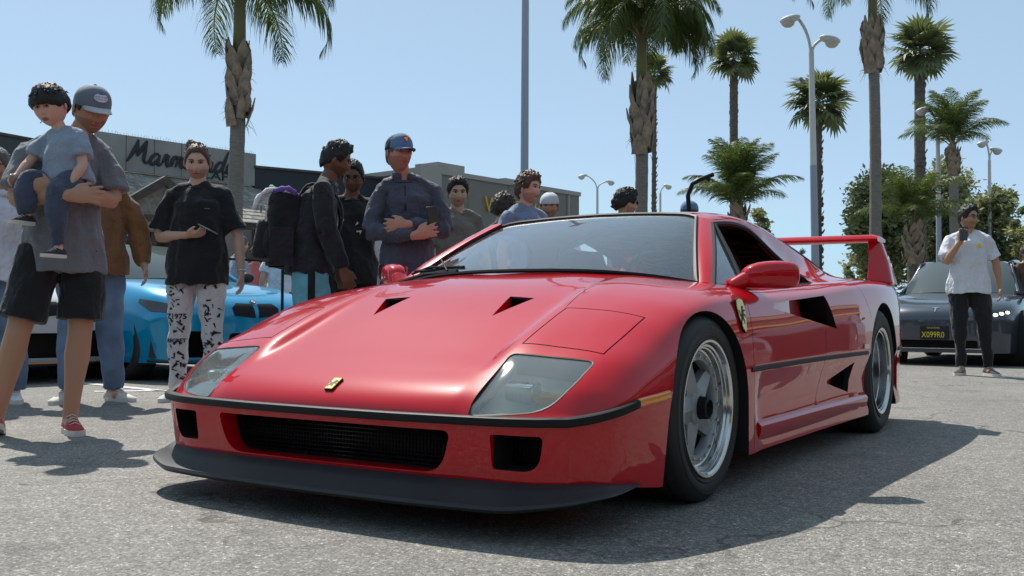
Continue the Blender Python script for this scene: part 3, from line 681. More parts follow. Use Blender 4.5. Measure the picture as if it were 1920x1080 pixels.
# ---- wheels
def wheel(x, s, rt, width, yo, rimr, name='wheel'):
    root = bpy.data.objects.new('wheel', None); col.objects.link(root); root.parent = car; root.location = (x, 0, rt)
    yi = yo-width; Y = lambda y: y*s
    sh = .022
    prof = [(rimr-.012, yi+.02), (rimr+.004, yi+.012), (rt*.86, yi), (rt-.02, yi+.006), (rt-.002, yi+sh), (rt, yi+width*.3), (rt, yo-width*.3), (rt-.002, yo-sh), (rt-.018, yo-.006), (rt*.9, yo+.002), (rt*.85, yo+.004), (rimr+.012, yo-.004), (rimr+.002, yo-.012), (rimr-.012, yo-.02)]
    mb = MB(); mb.lathe([(r, Y(h)) for r, h in prof], axis='Y', n=64); ty = mb.build('tyre', M['rubber'], root, sharp=50)
    # raised sidewall ribs
    mb = MB(); mb.lathe([(rt*.895, Y(yo+.001)), (rt*.9, Y(yo+.0045)), (rt*.905, Y(yo+.001))], axis='Y', n=64); mb.lathe([(rimr+.02, Y(yo-.002)), (rimr+.024, Y(yo+.004)), (rimr+.028, Y(yo-.001))], axis='Y', n=64)
    mb.build('sidewall_rib', M['rubber'], ty, sharp=None)
    # tread grooves as dark inset rings
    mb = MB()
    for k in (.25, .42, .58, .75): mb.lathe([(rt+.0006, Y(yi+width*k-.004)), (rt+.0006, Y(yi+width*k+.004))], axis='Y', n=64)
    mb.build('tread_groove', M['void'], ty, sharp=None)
    face = yo-.052 if width < .28 else yo-.12
    li = .030 if width < .28 else .026
    dp = face-yo
    prof = [(rimr+.006, yo-.016), (rimr+.010, yo-.006), (rimr+.008, yo+.002), (rimr, yo+.001), (rimr-.006, yo-.005), (rimr-.008, yo-.014), (rimr-.015, yo-.016), (rimr-.017, yo+dp*.45), (rimr-.022, yo+dp*.48), (rimr-.024, yo+dp*.8), (rimr-li, face+.008), (rimr-li-.003, face+.002)]
    mb = MB(); mb.lathe([(r, Y(h)) for r, h in prof], axis='Y', n=72); mb.lathe([(rimr-.016, Y(face)), (rimr-.02, Y(yi+.03)), (rimr, Y(yi+.01))], axis='Y', n=48); rim = mb.build('rim', M['chrome'], root, sharp=28)
    ro = rimr-li; g = MB()
    g.lathe([(ro+.002, Y(face+.006)), (ro-.004, Y(face+.012)), (ro-.030, Y(face+.012)), (ro-.034, Y(face+.004)), (ro-.034, Y(face-.02))], axis='Y', n=60)
    g.build('rim_ring', M['alloy'], root, sharp=40)
    for k in range(5):
        a = 2*math.pi*(k+.5)/5 + (.25 if width < .28 else 0)
        m3 = Matrix.Rotation(-a if s > 0 else a, 3, 'Y')
        ri_, r2 = .03, ro-.028
        def q(r, w_, h): return m3 @ Vector((w_, Y(h), r))
        mb = MB(); wi, wo = .056, .026
        mb.v += [q(ri_, -wi, face), q(ri_, wi, face), q(r2, wo, face), q(r2, -wo, face), q(ri_, 0, face+.022), q(r2, 0, face+.010), q(ri_, -wi, face-.03), q(ri_, wi, face-.03), q(r2, wo, face-.03), q(r2, -wo, face-.03)]
        mb.f += [(0, 4, 5, 3), (4, 1, 2, 5), (0, 3, 9, 6), (1, 7, 8, 2), (3, 5, 2, 8, 9), (0, 6, 7, 1, 4)]; mb.m += [0]*6
        mb.build('spoke', M['alloy'], root, sharp=10)
    mb = MB(); mb.lathe([(.068, Y(face)), (.062, Y(face+.014)), (.045, Y(face+.022)), (.040, Y(face+.022))], axis='Y', n=30); mb.build('hub', M['alloy'], root, sharp=40)
    mb = MB(); mb.lathe([(.040, Y(face)), (.038, Y(face+.05)), (.030, Y(face+.055)), (.026, Y(face+.03)), (.0, Y(face+.03))], axis='Y', n=10); nut = mb.build('centre_nut', M['black'], root, sharp=30)
    bolt = None
    for k in range(20):
        a = 2*math.pi*k/20; rr = ro-.017
        if bolt is None:
            mb = MB(); mb.lathe([(.006, 0), (.006, s*.009), (0, s*.010)], axis='Y', n=6); bolt = mb.build('rim_bolt', M['chrome'], root, sharp=30)
            o = bolt
        else: o = bolt.copy(); col.objects.link(o); o.parent = root
        o.location = (rr*math.cos(a), Y(face+.012), rr*math.sin(a))
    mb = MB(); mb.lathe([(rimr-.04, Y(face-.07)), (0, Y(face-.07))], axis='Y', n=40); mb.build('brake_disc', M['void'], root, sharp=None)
    mb = MB(); mb.tube([(ro*.75, Y(face+.0), -.10), (ro*.75+.012, Y(face+.035), -.105)], .005, 6); mb.build('valve', M['black'], root)
    return root
for s in (1, -1):
    wheel(0, s, .314, .245, .918, .222); wheel(-2.45, s, .333, .320, .970, .224)
# ---- badges
def horse(sz):
    "prancing horse outline, unit height"
    pts = [(.10, 0), (.20, .0), (.22, .14), (.36, .22), (.46, .30), (.56, .16), (.50, .04), (.60, .05), (.68, .20), (.60, .34), (.62, .46), (.80, .46), (.86, .36), (.92, .40), (.88, .54), (.68, .58), (.74, .68), (.92, .70), (.96, .78), (.80, .80), (.66, .74), (.70, .84), (.80, .92), (.74, 1.0), (.64, .94), (.54, .98), (.50, .86), (.42, .70), (.34, .56), (.24, .50), (.20, .66), (.08, .78), (.02, .70), (.12, .62), (.12, .46), (.22, .36), (.12, .24)]
    return [((x-.5)*sz, (y-.5)*sz) for x, y in pts]
def badge(name, outline, c, ux, uy, parent, th=.004, hs=.04):
    ux = Vector(ux).normalized(); uy = Vector(uy); uy = (uy-ux*uy.dot(ux)).normalized(); n = ux.cross(uy); c = Vector(c)
    f = lambda p, d: c+ux*p[0]+uy*p[1]+n*d
    o = MB().prism([f((x*1.08, y*1.06), -.006) for x, y in outline], n*(.006+th*.6)).build(name+'_rim', M['black'], None, sharp=30); o.name = name; o.parent = parent
    o2 = MB().prism([f(p, -.004) for p in outline], n*(.0045+th)).build('enamel', M['yellow'], o, sharp=30)
    MB().prism([f(p, th) for p in horse(hs)], n*.0014).build('horse', M['black'], o, sharp=30)
    return o
zc = surf(.84, 0.02); dxz = (surf(.80, .02)-surf(.88, .02))/.08
badge('nose_badge', [(-.015, -.028), (.015, -.028), (.015, .028), (-.015, .028)], (.838, 0, surf(.838, .02)+.004), (0, 1, 0), (-1, 0, .62), car, hs=.034)
shield = [(0, -.062), (.018, -.045), (.034, -.005), (.038, .035), (.030, .055), (0, .062), (-.030, .055), (-.038, .035), (-.034, -.005), (-.018, -.045)]
for s in (1, -1):
    j = np.argmin([abs(G[i, k, 0]+.275)+abs(G[i, k, 2]-.622)+9*(k < NJ-20) for i in range(NI) for k in range(NJ)]); i, k = divmod(int(j), NJ)
    p = G[i, k]; du = G[i, k-2]-G[i, k+2]; du /= np.linalg.norm(du); print('shield', p, du)
    badge('fender_shield', shield, (p[0], (p[1]+.004)*s, p[2]), (-s, 0, 0), (0, du[1]*s, du[2]), car, th=.003, hs=.07)
    mb = MB(); mb.box((-2.03, .985*s, .475), (.11, .004, .022)); mb.build('designer_plate', M['chrome'], car)
    mb = MB(); mb.box((-3.36, .80*s, .415), (.06, .12, .05)); mb.box((-3.32, .87*s, .40), (.12, .05, .035)); mb.build('bumper_block', M['black'], car, sharp=30)
    mb = MB(); mb.prism([(-2.88, .965*s, .43), (-3.30, .905*s, .43), (-3.32, .895*s, .30), (-3.25, .90*s, .17), (-2.97, .945*s, .13)], (0, -.05*s, 0)); mb.build('rear_valance', M['red'], car, sharp=30)
# wipers
def wz(x, y, d): return (x, y, surf(x, y)+d)
mb = MB(); mb.tube([(-.30, -.20, .815), (-.36, -.42, .822), (-.44, -.66, .82)], .008, 6); mb.tube([(-.31, -.30, .828), (-.40, -.55, .835), (-.47, -.70, .81)], .006, 6)
mb.tube([(-.26, -.30, .805), (-.33, -.52, .80), (-.42, -.74, .77)], .010, 6); mb.tube([(-.27, -.36, .812), (-.42, -.50, .87)], .004, 5); mb.build('wiper', M['black'], car)
# ---- cabin
M['seat'] = mat('dark seat cloth', (.05, .012, .012), .8); M['dash'] = mat('grey felt', (.06, .06, .065), .9)
mb = MB(); mb.box((-.62, 0, .70), (.42, 1.26, .10)); o = mb.build('dashboard', M['dash'], car, sharp=30)
bv = o.modifiers.new('b', 'BEVEL'); bv.width = .04; bv.segments = 3; apply_mods(o)
sw = MB(); ce = Vector((-.88, .36, .74)); nn = Vector((-.9, 0, .42)).normalized(); uu = Vector((0, 1, 0)); vv = nn.cross(uu)
sw.tube([ce+(uu*math.cos(a)+vv*math.sin(a))*.17 for a in np.linspace(0, 2*math.pi, 29)], .013, 8); sw.tube([ce-uu*.16, ce-nn*.03, ce+uu*.16], .012, 6); sw.tube([ce-nn*.03, ce-nn*.25], .03, 8)
sw.build('steering_wheel', M['black'], car)
for s in (1, -1):
    mb = MB(); mb.tube([(-1.50, .36*s, .95), (-1.46, .36*s, .80), (-1.38, .36*s, .55), (-1.30, .36*s, .40)], [(.04, .12), (.06, .19), (.08, .24), (.09, .24)], 14, ref=(1, 0, 0)); mb.tube([(-1.36, .36*s, .38), (-.85, .36*s, .42)], [(.25, .09), (.22, .07)], 14, ref=(0, 1, 0)); mb.build('seat', M['seat'], car)
mb = MB(); mb.tube([(-1.62, .60, .5), (-1.64, .57, .98), (-1.60, .3, 1.07), (-1.60, -.3, 1.07), (-1.64, -.57, .98), (-1.62, -.60, .5)], .022, 8); mb.tube([(-1.62, .55, 1.0), (-1.64, -.45, .62)], .02, 8); mb.build('roll_bar', M['black'], car)
mb = MB(); mb.box((-1.66, 0, .62), (.03, 1.40, .40)); mb.build('bulkhead', M['void'], car)
# ================================================================ flat prints laid on curved surfaces
from mathutils.bvhtree import BVHTree
def decal(me, target, origin, ux, uz, m, name, off=.002, depth=.3, sub=.02):
    "lays a flat drawing (in x, y) on a target mesh, both in the target's local frame"
    bv = BVHTree.FromPolygons([v.co for v in target.data.vertices], [p.vertices for p in target.data.polygons])
    ux = Vector(ux).normalized(); uz = Vector(uz).normalized(); n = ux.cross(uz); o_ = Vector(origin)
    bm = bmesh.new(); bm.from_mesh(me); bmesh.ops.triangulate(bm, faces=bm.faces); 
    for _ in range(5):
        le = [e for e in bm.edges if e.calc_length() > sub]
        if not le: break
        bmesh.ops.subdivide_edges(bm, edges=le, cuts=1); bmesh.ops.triangulate(bm, faces=bm.faces)
    for v in bm.verts:
        p = o_+ux*v.co.x+uz*v.co.y; hit = bv.ray_cast(p+n*depth, -n)
        v.co = (hit[0]+(n if depth < 1 else hit[1])*off) if hit[0] is not None else p
    bm.to_mesh(me); bm.free(); me.materials.clear(); me.materials.append(m); me.name = name
    me.polygons.foreach_set('use_smooth', [True]*len(me.polygons))
    o = bpy.data.objects.new(name, me); col.objects.link(o); o.parent = target
    return o
def flat_text(txt, size, spacing=1, bold=0):
    me = text_mesh(txt, size, 0, spacing=spacing, bold=bold); xs = [v.co.x for v in me.vertices]; ys = [v.co.y for v in me.vertices]; cx = (min(xs)+max(xs))/2; cy = (min(ys)+max(ys))/2
    for v in me.vertices: v.co = (v.co.x-cx, v.co.y-cy, 0)
    return me
def flat_poly(pts): 
    me = bpy.data.meshes.new('p'); bm = bmesh.new(); f = bm.faces.new([bm.verts.new((x, y, 0)) for x, y in pts]); bmesh.ops.triangulate(bm, faces=[f]); bm.to_mesh(me); bm.free(); return me
# ================================================================ buildings, lamps, palms, trees
K = {}
K['stucco'] = mat('taupe stucco', (.20, .185, .165), .9, bump=(.25, 12, .01), var=(.06, .6))
K['stucco_top'] = mat('pale coping', (.33, .31, .28), .85)
K['charcoal'] = mat('charcoal fascia', (.022, .026, .034), .6, var=(.1, 1))
K['darkgreen'] = mat('dark green metal fascia', (.05, .062, .062), .6, var=(.12, 2))
K['board'] = mat('weathered grey sign board', (.27, .265, .25), .8, var=(.14, 1.2))
K['shingle'] = mat('sun bleached shingle', (.30, .285, .25), .9, var=(.35, 7))
K['shingle2'] = mat('darker shingle', (.22, .205, .18), .9, var=(.3, 7))
K['timber'] = mat('dark timber', (.075, .06, .05), .8, var=(.3, 5))
K['winglass'] = mat('shop window', (.02, .025, .028), .06, spec=.8)
K['ink'] = mat('black sign letters', (.015, .016, .02), .5)
K['gold'] = mat('gilt letters', (.55, .36, .06), .35, metal=.3)
K['whitel'] = mat('white sign letters', (.75, .77, .78), .5)
K['polew'] = mat('white lamp pole', (.55, .55, .54), .5)
K['poleg'] = mat('grey lamp pole', (.30, .33, .40), .5)
K['lampg'] = mat('lamp head glass', (.50, .48, .42), .3)
def text_mesh(txt, size, depth=.0, font_scale=1, spacing=1, bold=0):
    cu = bpy.data.curves.new('t', 'FONT'); cu.body = txt; cu.size = size; cu.extrude = depth; cu.space_character = spacing; cu.resolution_u = 3; cu.offset = bold
    o = bpy.data.objects.new('t', cu); col.objects.link(o); bpy.context.view_layer.update()
    me = bpy.data.meshes.new_from_object(o.evaluated_get(bpy.context.evaluated_depsgraph_get()))
    bpy.data.objects.remove(o); bpy.data.curves.remove(cu)
    return me
def put_text(name, txt, size, origin, ux, uz, m, parent, depth=.03, sx=1, spacing=1, shear=0):
    me = text_mesh(txt, size, depth, spacing=spacing); me.name = name
    ux = Vector(ux).normalized(); uz = Vector(uz).normalized(); n = ux.cross(uz)
    xs = [v.co.x for v in me.vertices]; w0 = min(xs) if xs else 0
    for v in me.vertices:
        p = v.co.copy(); v.co = Vector(origin) + ux*((p.x-w0)*sx+shear*p.y) + uz*p.y + n*p.z
    me.materials.clear(); me.materials.append(m)
    o = bpy.data.objects.new(name, me); col.objects.link(o)
    if parent: o.parent = parent
    return o
class Wall:
    "a frame along a facade seen between two columns of the photograph"
    def __init__(s, u0, D0, u1, D1):
        s.a = ground(u0, D0); s.b = ground(u1, D1); s.t = (s.b-s.a).normalized(); s.n = Vector((s.t.y, -s.t.x, 0)); s.L = (s.b-s.a).length
        if (CAM-s.a).dot(s.n) < 0: s.n = -s.n
        s.u0, s.D0, s.u1, s.D1 = u0, D0, u1, D1
    def P(s, x, z, out=0): return s.a + s.t*x + s.n*out + Vector((0, 0, z))
    def x_at(s, u):      # metres along the wall under image column u
        r = FW + RT*((u-960)/FPX); r = Vector((r.x, r.y, 0)); d = s.a - Vector((CAM.x, CAM.y, 0))
        den = r.x*s.t.y - r.y*s.t.x; k = (d.x*s.t.y - d.y*s.t.x)/den; p = Vector((CAM.x, CAM.y, 0)) + r*k
        return (p-s.a).dot(s.t)
    def box(s, mb, x0, x1, z0, z1, o0, o1, m=0):
        P = [s.P(x, z, o) for z in (z0, z1) for o in (o0, o1) for x in (x0, x1)]
        mb.add(P, [(0, 2, 3, 1), (4, 5, 7, 6), (0, 1, 5, 4), (2, 6, 7, 3), (0, 4, 6, 2), (1, 3, 7, 5)], m)
# ---- taupe building with gilt letters
w1 = Wall(792, 36.6, 1085, 44.0)
b1 = thing('shop_building', 'flat roofed taupe stucco building with gold sign letters behind the crowd', 'building', w1.a)
def bchild(mb, name, m, parent, root, smooth=False):
    o = mb.build(name, m, None, smooth=smooth, sharp=30); o.parent = parent
    o.matrix_parent_inverse = Matrix.Translation(-Vector(root.location)) if parent is root else Matrix.Identity(4)
    if parent is not root: pass
    return o
mb = MB(); w1.box(mb, 0, w1.L, 0, 5.85, -12, 0); bchild(mb, 'wall', K['stucco'], b1, b1)
mb = MB(); w1.box(mb, -.06, w1.L+.06, 5.853, 6.03, -12.05, .06); bchild(mb, 'parapet_coping', K['stucco_top'], b1, b1)
mb = MB(); w1.box(mb, -.5, .6, 0, 6.05, .063, .35); bchild(mb, 'pier', K['stucco_top'], b1, b1)
for k in range(4):
    x0 = 1.2+k*(w1.L-1.6)/4; mb = MB(); w1.box(mb, x0, x0+(w1.L-1.6)/4-.5, .5, 2.7, .003, .05); wdw = bchild(mb, 'window', K['winglass'], b1, b1)
    mb = MB()
    for a, b in ((x0-.06, x0), (x0+(w1.L-1.6)/4-.5, x0+(w1.L-1.6)/4-.44)): w1.box(mb, a, b, .44, 2.76, .003, .09)
    w1.box(mb, x0, x0+(w1.L-1.6)/4-.5, 2.7, 2.76, .003, .09); w1.box(mb, x0, x0+(w1.L-1.6)/4-.5, .44, .5, .003, .09); bchild(mb, 'window_frame', K['timber'], b1, b1)
mb = MB(); w1.box(mb, .65, w1.L, 3.3, 3.5, .003, .5); bchild(mb, 'canopy', K['charcoal'], b1, b1)
xl = w1.x_at(905); xr = w1.x_at(1018)
o = put_text('sign_letters', 'WEDDING', .85, w1.P(xl, 4.66, .05), w1.t if w1.t.dot(RT) > 0 else -w1.t, (0, 0, 1), K['gold'], None, .05, 1.0); wd = max((v.co-w1.P(xl, 4.52, 0)).dot(w1.t) for v in o.data.vertices)
for v in o.data.vertices:
    d = v.co-w1.P(xl, 0, 0); v.co += w1.t*(d.dot(w1.t)*((xr-xl)/wd-1))
o.parent = b1; o.matrix_parent_inverse = Matrix.Translation(-Vector(b1.location))
for k, (x, w_, h_) in enumerate(((3.0, 1.6, .75), (7.2, 1.1, .55))):
    mb = MB(); w1.box(mb, x, x+w_, 6.035, 6.035+h_, -3.4, -2.2); bchild(mb, 'roof_unit', K['board'], b1, b1)
mb = MB(); w1.box(mb, w1.L-.9, w1.L-.8, 0, 5.8, .003, .09); bchild(mb, 'downspout', K['stucco_top'], b1, b1)
for k in range(1, 4):
    mb = MB(); w1.box(mb, w1.L*k/4, w1.L*k/4+.02, 3.52, 5.84, .002, .006); bchild(mb, 'wall_joint', K['timber'], b1, b1)
# ---- charcoal shop row
w2 = Wall(470, 35.5, 800, 39.5)
b2 = thing('shop_row', 'low charcoal shop row with white letters beside the shingled cafe', 'building', w2.a)
mb = MB(); w2.box(mb, 0, w2.L, 0, 3.7, -9, 0); bchild(mb, 'wall', K['stucco'], b2, b2)
mb = MB(); w2.box(mb, -.02, w2.L+.02, 3.703, 5.75, -9.02, .30); bchild(mb, 'fascia', K['charcoal'], b2, b2)
mb = MB(); w2.box(mb, -.05, w2.L+.04, 5.753, 5.84, -9.06, .36); bchild(mb, 'parapet_coping', K['timber'], b2, b2)
for k in range(3):
    x0 = .4+k*(w2.L-.4)/3; mb = MB(); w2.box(mb, x0, x0+(w2.L-.4)/3-.4, .3, 2.8, .003, .05); bchild(mb, 'window', K['winglass'], b2, b2)
xl = w2.x_at(645); o = put_text('sign_letters', 'DEPOT', .92, w2.P(xl, 4.35, .33), w2.t, (0, 0, 1), K['whitel'], None, .04, .82, 1.25); o.parent = b2; o.matrix_parent_inverse = Matrix.Translation(-Vector(b2.location))
# ---- shingled cafe with the long sign board
w3 = Wall(150, 30.6, 478, 35.3)
b3 = thing('cafe_building', 'rustic cafe with a shingled roof and long grey board of script letters', 'cafe', w3.a)
def P3(mb, name, m, parent=b3, smooth=False): return bchild(mb, name, m, parent, b3, smooth)
mb = MB(); w3.box(mb, 0, w3.L, 0, 3.0, -9, -1.2); P3(mb, 'wall', K['timber'])
xs0, xs1 = w3.x_at(176), w3.x_at(477)
mb = MB(); w3.box(mb, xs0, xs1, 5.12, 6.25, -.15, 0); P3(mb, 'sign_board', K['board'])
mb = MB()
for k in range(60):
    x = xs0+(xs1-xs0)*(k+.5)/60; mb.tube([w3.P(x, 6.25, -.07), w3.P(x+random.uniform(-.03, .03), 6.25+random.uniform(.06, .13), -.07+random.uniform(-.05, .05))], .006, 3)
P3(mb, 'bird_spikes', K['poleg'])['kind'] = 'stuff'
for k in range(1, 6):
    x = xs0+(xs1-xs0)*k/6; mb = MB(); w3.box(mb, x, x+.015, 5.13, 6.24, .001, .008); P3(mb, 'board_joint', K['timber'])
# shingles: rows of separate slabs on the slope in front of the board
cols_ = 64; rows_ = 11; sm = []
mb = MB(); P_ = [w3.P(0, 5.1, -.2), w3.P(w3.L+.8, 5.1, -.2), w3.P(w3.L+1.2, 3.55, 2.2), w3.P(-.2, 3.55, 2.2)]
mb.prism(P_, (0, 0, -.12)); roof3 = P3(mb, 'roof', K['timber'])
cnt = 0
for r in range(rows_):
    t0 = r/rows_; t1 = (r+1.25)/rows_; x = -.1+random.uniform(0, .2)
    while x < w3.L+.9 and cnt < 300:
        wd_ = random.uniform(.34, .62); j = random.uniform(-.02, .02)
        a, b = min(t1+j, 1.02), t0
        q = [w3.P(x, 5.1-1.55*b+.02, -.2+2.4*b), w3.P(x+wd_, 5.1-1.55*b+.02, -.2+2.4*b), w3.P(x+wd_, 5.1-1.55*a+.045, -.2+2.4*a), w3.P(x, 5.1-1.55*a+.045, -.2+2.4*a)]
        mb = MB(); mb.prism(q, (0, 0, .022)); s_ = mb.build('shingle', [K['shingle'] if random.random() < .6 else K['shingle2']], None, smooth=False)
        s_.parent = b3; s_.matrix_parent_inverse = Matrix.Translation(-Vector(b3.location)); x += wd_+.015; cnt += 1
# gable porch and timber posts
xg = w3.x_at(232)
mb = MB(); mb.prism([w3.P(xg-2.4, 3.2, 2.3), w3.P(xg-.0, 4.75, 2.3), w3.P(xg+2.3, 3.2, 2.3), w3.P(xg+2.3, 2.95, 2.3), w3.P(xg, 4.45, 2.3), w3.P(xg-2.4, 2.95, 2.3)], w3.n*.18); P3(mb, 'gable_board', K['timber'])
mb = MB(); mb.prism([w3.P(xg-2.2, 3.05, 2.1), w3.P(xg, 4.5, 2.1), w3.P(xg+2.1, 3.05, 2.1)], w3.n*.1); P3(mb, 'gable_panel', K['shingle2'])
for x in np.linspace(.3, w3.L+.6, 8):
    mb = MB(); w3.box(mb, x-.09, x+.09, 0, 3.5, 1.9, 2.08); P3(mb, 'post', K['timber'])
for x in np.linspace(.6, w3.L-1.2, 6):
    mb = MB(); w3.box(mb, x, x+.95, .9, 2.5, -1.197, -1.15); P3(mb, 'window', K['winglass'])
mb = MB(); w3.box(mb, 0, w3.L+.8, 3.35, 3.5, 2.05, 2.2); w3.box(mb, 0, w3.L+.8, 2.75, 2.9, 1.95, 2.05); P3(mb, 'beam', K['timber'])
# brush script lettering, drawn as strokes
LET = {
 'M': [[(0, 0), (.12, .25), (.26, .72), (.30, 1.0)], [(.30, 1.0), (.34, .6), (.42, .28)], [(.42, .28), (.58, .72), (.70, 1.0)], [(.70, 1.0), (.72, .5), (.78, .08), (.88, .02), (.98, .14)]],
 'a': [[(.42, .42), (.28, .50), (.10, .36), (.04, .14), (.12, .0), (.28, .08), (.42, .40)], [(.44, .46), (.40, .14), (.46, .0), (.60, .10)]],
 'r': [[(0, .12), (.10, .40), (.12, .50), (.24, .44), (.30, .46)], [(.24, .44), (.22, .14), (.28, .0), (.40, .10)]],
 'm': [[(0, .10), (.08, .48)], [(.08, .48), (.06, .0)], [(.06, .12), (.20, .46), (.28, .44), (.26, .0)], [(.26, .12), (.42, .46), (.50, .44), (.48, .12), (.54, .0), (.66, .10)]],
 'l': [[(.02, .10), (.20, .55), (.30, .98), (.22, 1.0), (.14, .6), (.12, .14), (.20, .0), (.32, .10)]],
 'd': [[(.40, .42), (.26, .50), (.10, .36), (.04, .14), (.12, .0), (.28, .08), (.40, .36)], [(.54, 1.02), (.46, .6), (.42, .14), (.48, .0), (.60, .10)]],
 'e': [[(.02, .16), (.24, .24), (.32, .38), (.22, .50), (.08, .36), (.04, .12), (.16, .0), (.36, .10), (.48, .22)]]}
ADV = {'M': 1.0, 'a': .60, 'r': .40, 'm': .66, 'l': .32, 'd': .60, 'e': .48}
mb = MB(); x = 0; ox = w3.x_at(233); H = .74; total = sum(ADV[c] for c in 'Marmalade'); W_ = (w3.x_at(436)-ox)/total/H
for c in 'Marmalade':
    for st in LET[c]:
        pts = spline3([(p[0], p[1], 0) for p in st], 12)
        q = [w3.P(ox+(x+p[0]+.22*p[1])*H*W_, 5.42+p[1]*H, .03) for p in pts]
        mb.tube(q, [(.030+.034*math.sin(math.pi*k/11)) for k in range(12)], 6, flat=.5, ref=tuple(w3.t))
    x += ADV[c]
P3(mb, 'script_letters', K['ink'])
o = put_text('sign_letters', 'CAFE', .40, w3.P(w3.x_at(372), 5.17, .02), w3.t, (0, 0, 1), K['ink'], None, .02, 1.5); o.parent = b3; o.matrix_parent_inverse = Matrix.Translation(-Vector(b3.location))
# ---- dark building at the far left
w4 = Wall(-160, 26, 172, 31)
b4 = thing('corner_building', 'dark green metal clad building at the left edge behind the cap man', 'building', w4.a)
mb = MB(); w4.box(mb, 0, w4.L-.1, 0, 3.6, -9, 0); bchild(mb, 'wall', K['timber'], b4, b4)
mb = MB(); w4.box(mb, -.02, w4.L-.08, 3.603, 5.55, -9.02, .25); bchild(mb, 'fascia', K['darkgreen'], b4, b4)
mb = MB(); w4.box(mb, -.05, w4.L-.05, 5.553, 5.63, -9.05, .30); bchild(mb, 'parapet_coping', K['timber'], b4, b4)
mb = MB(); w4.box(mb, -.0, w4.L-.1, 3.2, 3.6, .253, 1.2); bchild(mb, 'canopy', K['charcoal'], b4, b4)
# ---- street lamps with two curved arms
def lamp(u, D, vf, hl, hr, label, r=.085, two=True, lean=0, whitefrom=None):
    base = ground(u, D); t = thing('street_lamp', label, 'street lamp', base, group='street lamps in the parking lot'); t.rotation_euler = (0, 0, 0)
    top = at(hl[2] if False else u+lean, vf, D) - base
    zf = top.z; zs = zf*.60 if whitefrom is None else whitefrom
    mid = top*(zs/zf)
    MB().tube([(0, 0, 0), mid], [r*1.35, r*1.1], 10).build('pole', K['poleg'], t, sharp=40)
    MB().tube([mid, top], [r*1.08, r*.85], 10).build('upper_pole', K['polew'], t, sharp=40)
    MB().box((0, 0, .3), (r*5, r*5, .6)).build('footing', K['board'], t, sharp=30)
    for h, sgn in ((hl, -1), (hr, 1)):
        if h is None: continue
        e = at(h[0], h[1], D)-base
        d = e-top; q = [top+Vector((0, 0, -.1)), top+d*.18+Vector((0, 0, .25*abs(d.z))), top+Vector((d.x*.55, d.y*.55, d.z*.85)), top+Vector((d.x*.85, d.y*.85, d.z*1.02)), e]
        MB().tube([tuple(p) for p in spline3(q, 14)], r*.5, 8).build('arm', K['polew'], t, sharp=None)
        dh = Vector((d.x, d.y, 0)).normalized(); hm = MB(); R3 = Matrix(((dh.x, -dh.y, 0), (dh.y, dh.x, 0), (0, 0, 1)))
        s_ = r*3.1
        hm.ball(e+dh*s_*.5, (s_*1.15, s_*.78, s_*.42), 14, rot=R3 @ Matrix.Rotation(.25, 3, 'Y')); ho = hm.build('lamp_head', K['polew'], t, sharp=None)
        MB().ball(e+dh*s_*.72-Vector((0, 0, s_*.30)), (s_*.75, s_*.62, s_*.62), 12, rot=R3).build('lamp_shade', K['lampg'], ho, sharp=None)
    return t
lamp(1531, 32.6, 97, (1490, 36), (1547, 74), 'tall white twin-arm street lamp in front of a fan palm', .10, lean=-10)
lamp(1762, 45.6, 240, (1737, 206), (1772, 222), 'twin-arm street lamp between the palms behind the white T-shirt man', .10, lean=-4)
lamp(1857, 55, 300, (1848, 268), (1862, 281), 'rightmost twin-arm street lamp against the dark trees', .10, lean=-2)
lamp(1120, 66, 352, (1096, 330), (1140, 341), 'small distant twin-arm street lamp right of the taupe building', .09)
t = lamp(1238, 70, 362, None, (1248, 349), 'single-arm street lamp on a dark pole behind the red car', .09)
# the plain grey mast
bp_ = ground(982, 30); t = thing('light_mast', 'plain tall grey steel mast rising out of the picture behind the crowd', 'mast', bp_)
MB().tube([(0, 0, 0), (0, 0, 6), (0, 0, 13.5)], [.125, .12, .10], 14).build('pole', K['poleg'], t, sharp=40)
MB().box((0, 0, .35), (.6, .6, .7)).build('footing', K['board'], t, sharp=30); MB().box((0, 0, 13.6), (.9, .4, .2)).build('lamp_head', K['polew'], t, sharp=30)

# ---------------------------------------------------------------- palms
V = {}
V['frond'] = mat('palm leaflet', (.065, .095, .028), .5, var=(.35, 3)); V['frond2'] = mat('pale palm leaflet', (.10, .13, .035), .5, var=(.3, 3))  # second, paler leaflet tone mixed in at random
V['fan'] = mat('fan palm leaf', (.11, .13, .06), .5, var=(.3, 4)); V['dead'] = mat('dry palm leaf', (.20, .145, .085), .85, var=(.3, 5))
V['stem'] = mat('palm leaf stem', (.14, .13, .05), .55)
V['trunk'] = mat('palm trunk', (.19, .17, .145), .9, var=(.25, 6, (1, 1, 8)), bump=(.8, 14, .02, (1, 1, 6)))
V['trunkd'] = mat('rough palm trunk', (.12, .098, .078), .95, var=(.35, 8), bump=(.9, 16, .03))
V['boot'] = mat('old leaf base', (.25, .195, .14), .9, var=(.35, 6), bump=(.6, 20, .01, (1, 1, .2)))
V['leafa'] = mat('tree leaves', (.12, .145, .065), .6, var=(.4, 1.2)); V['leafb'] = mat('pale tree leaves', (.22, .23, .12), .6, var=(.3, 1.2)); V['bark'] = mat('tree bark', (.10, .08, .065), .95, var=(.3, 6))
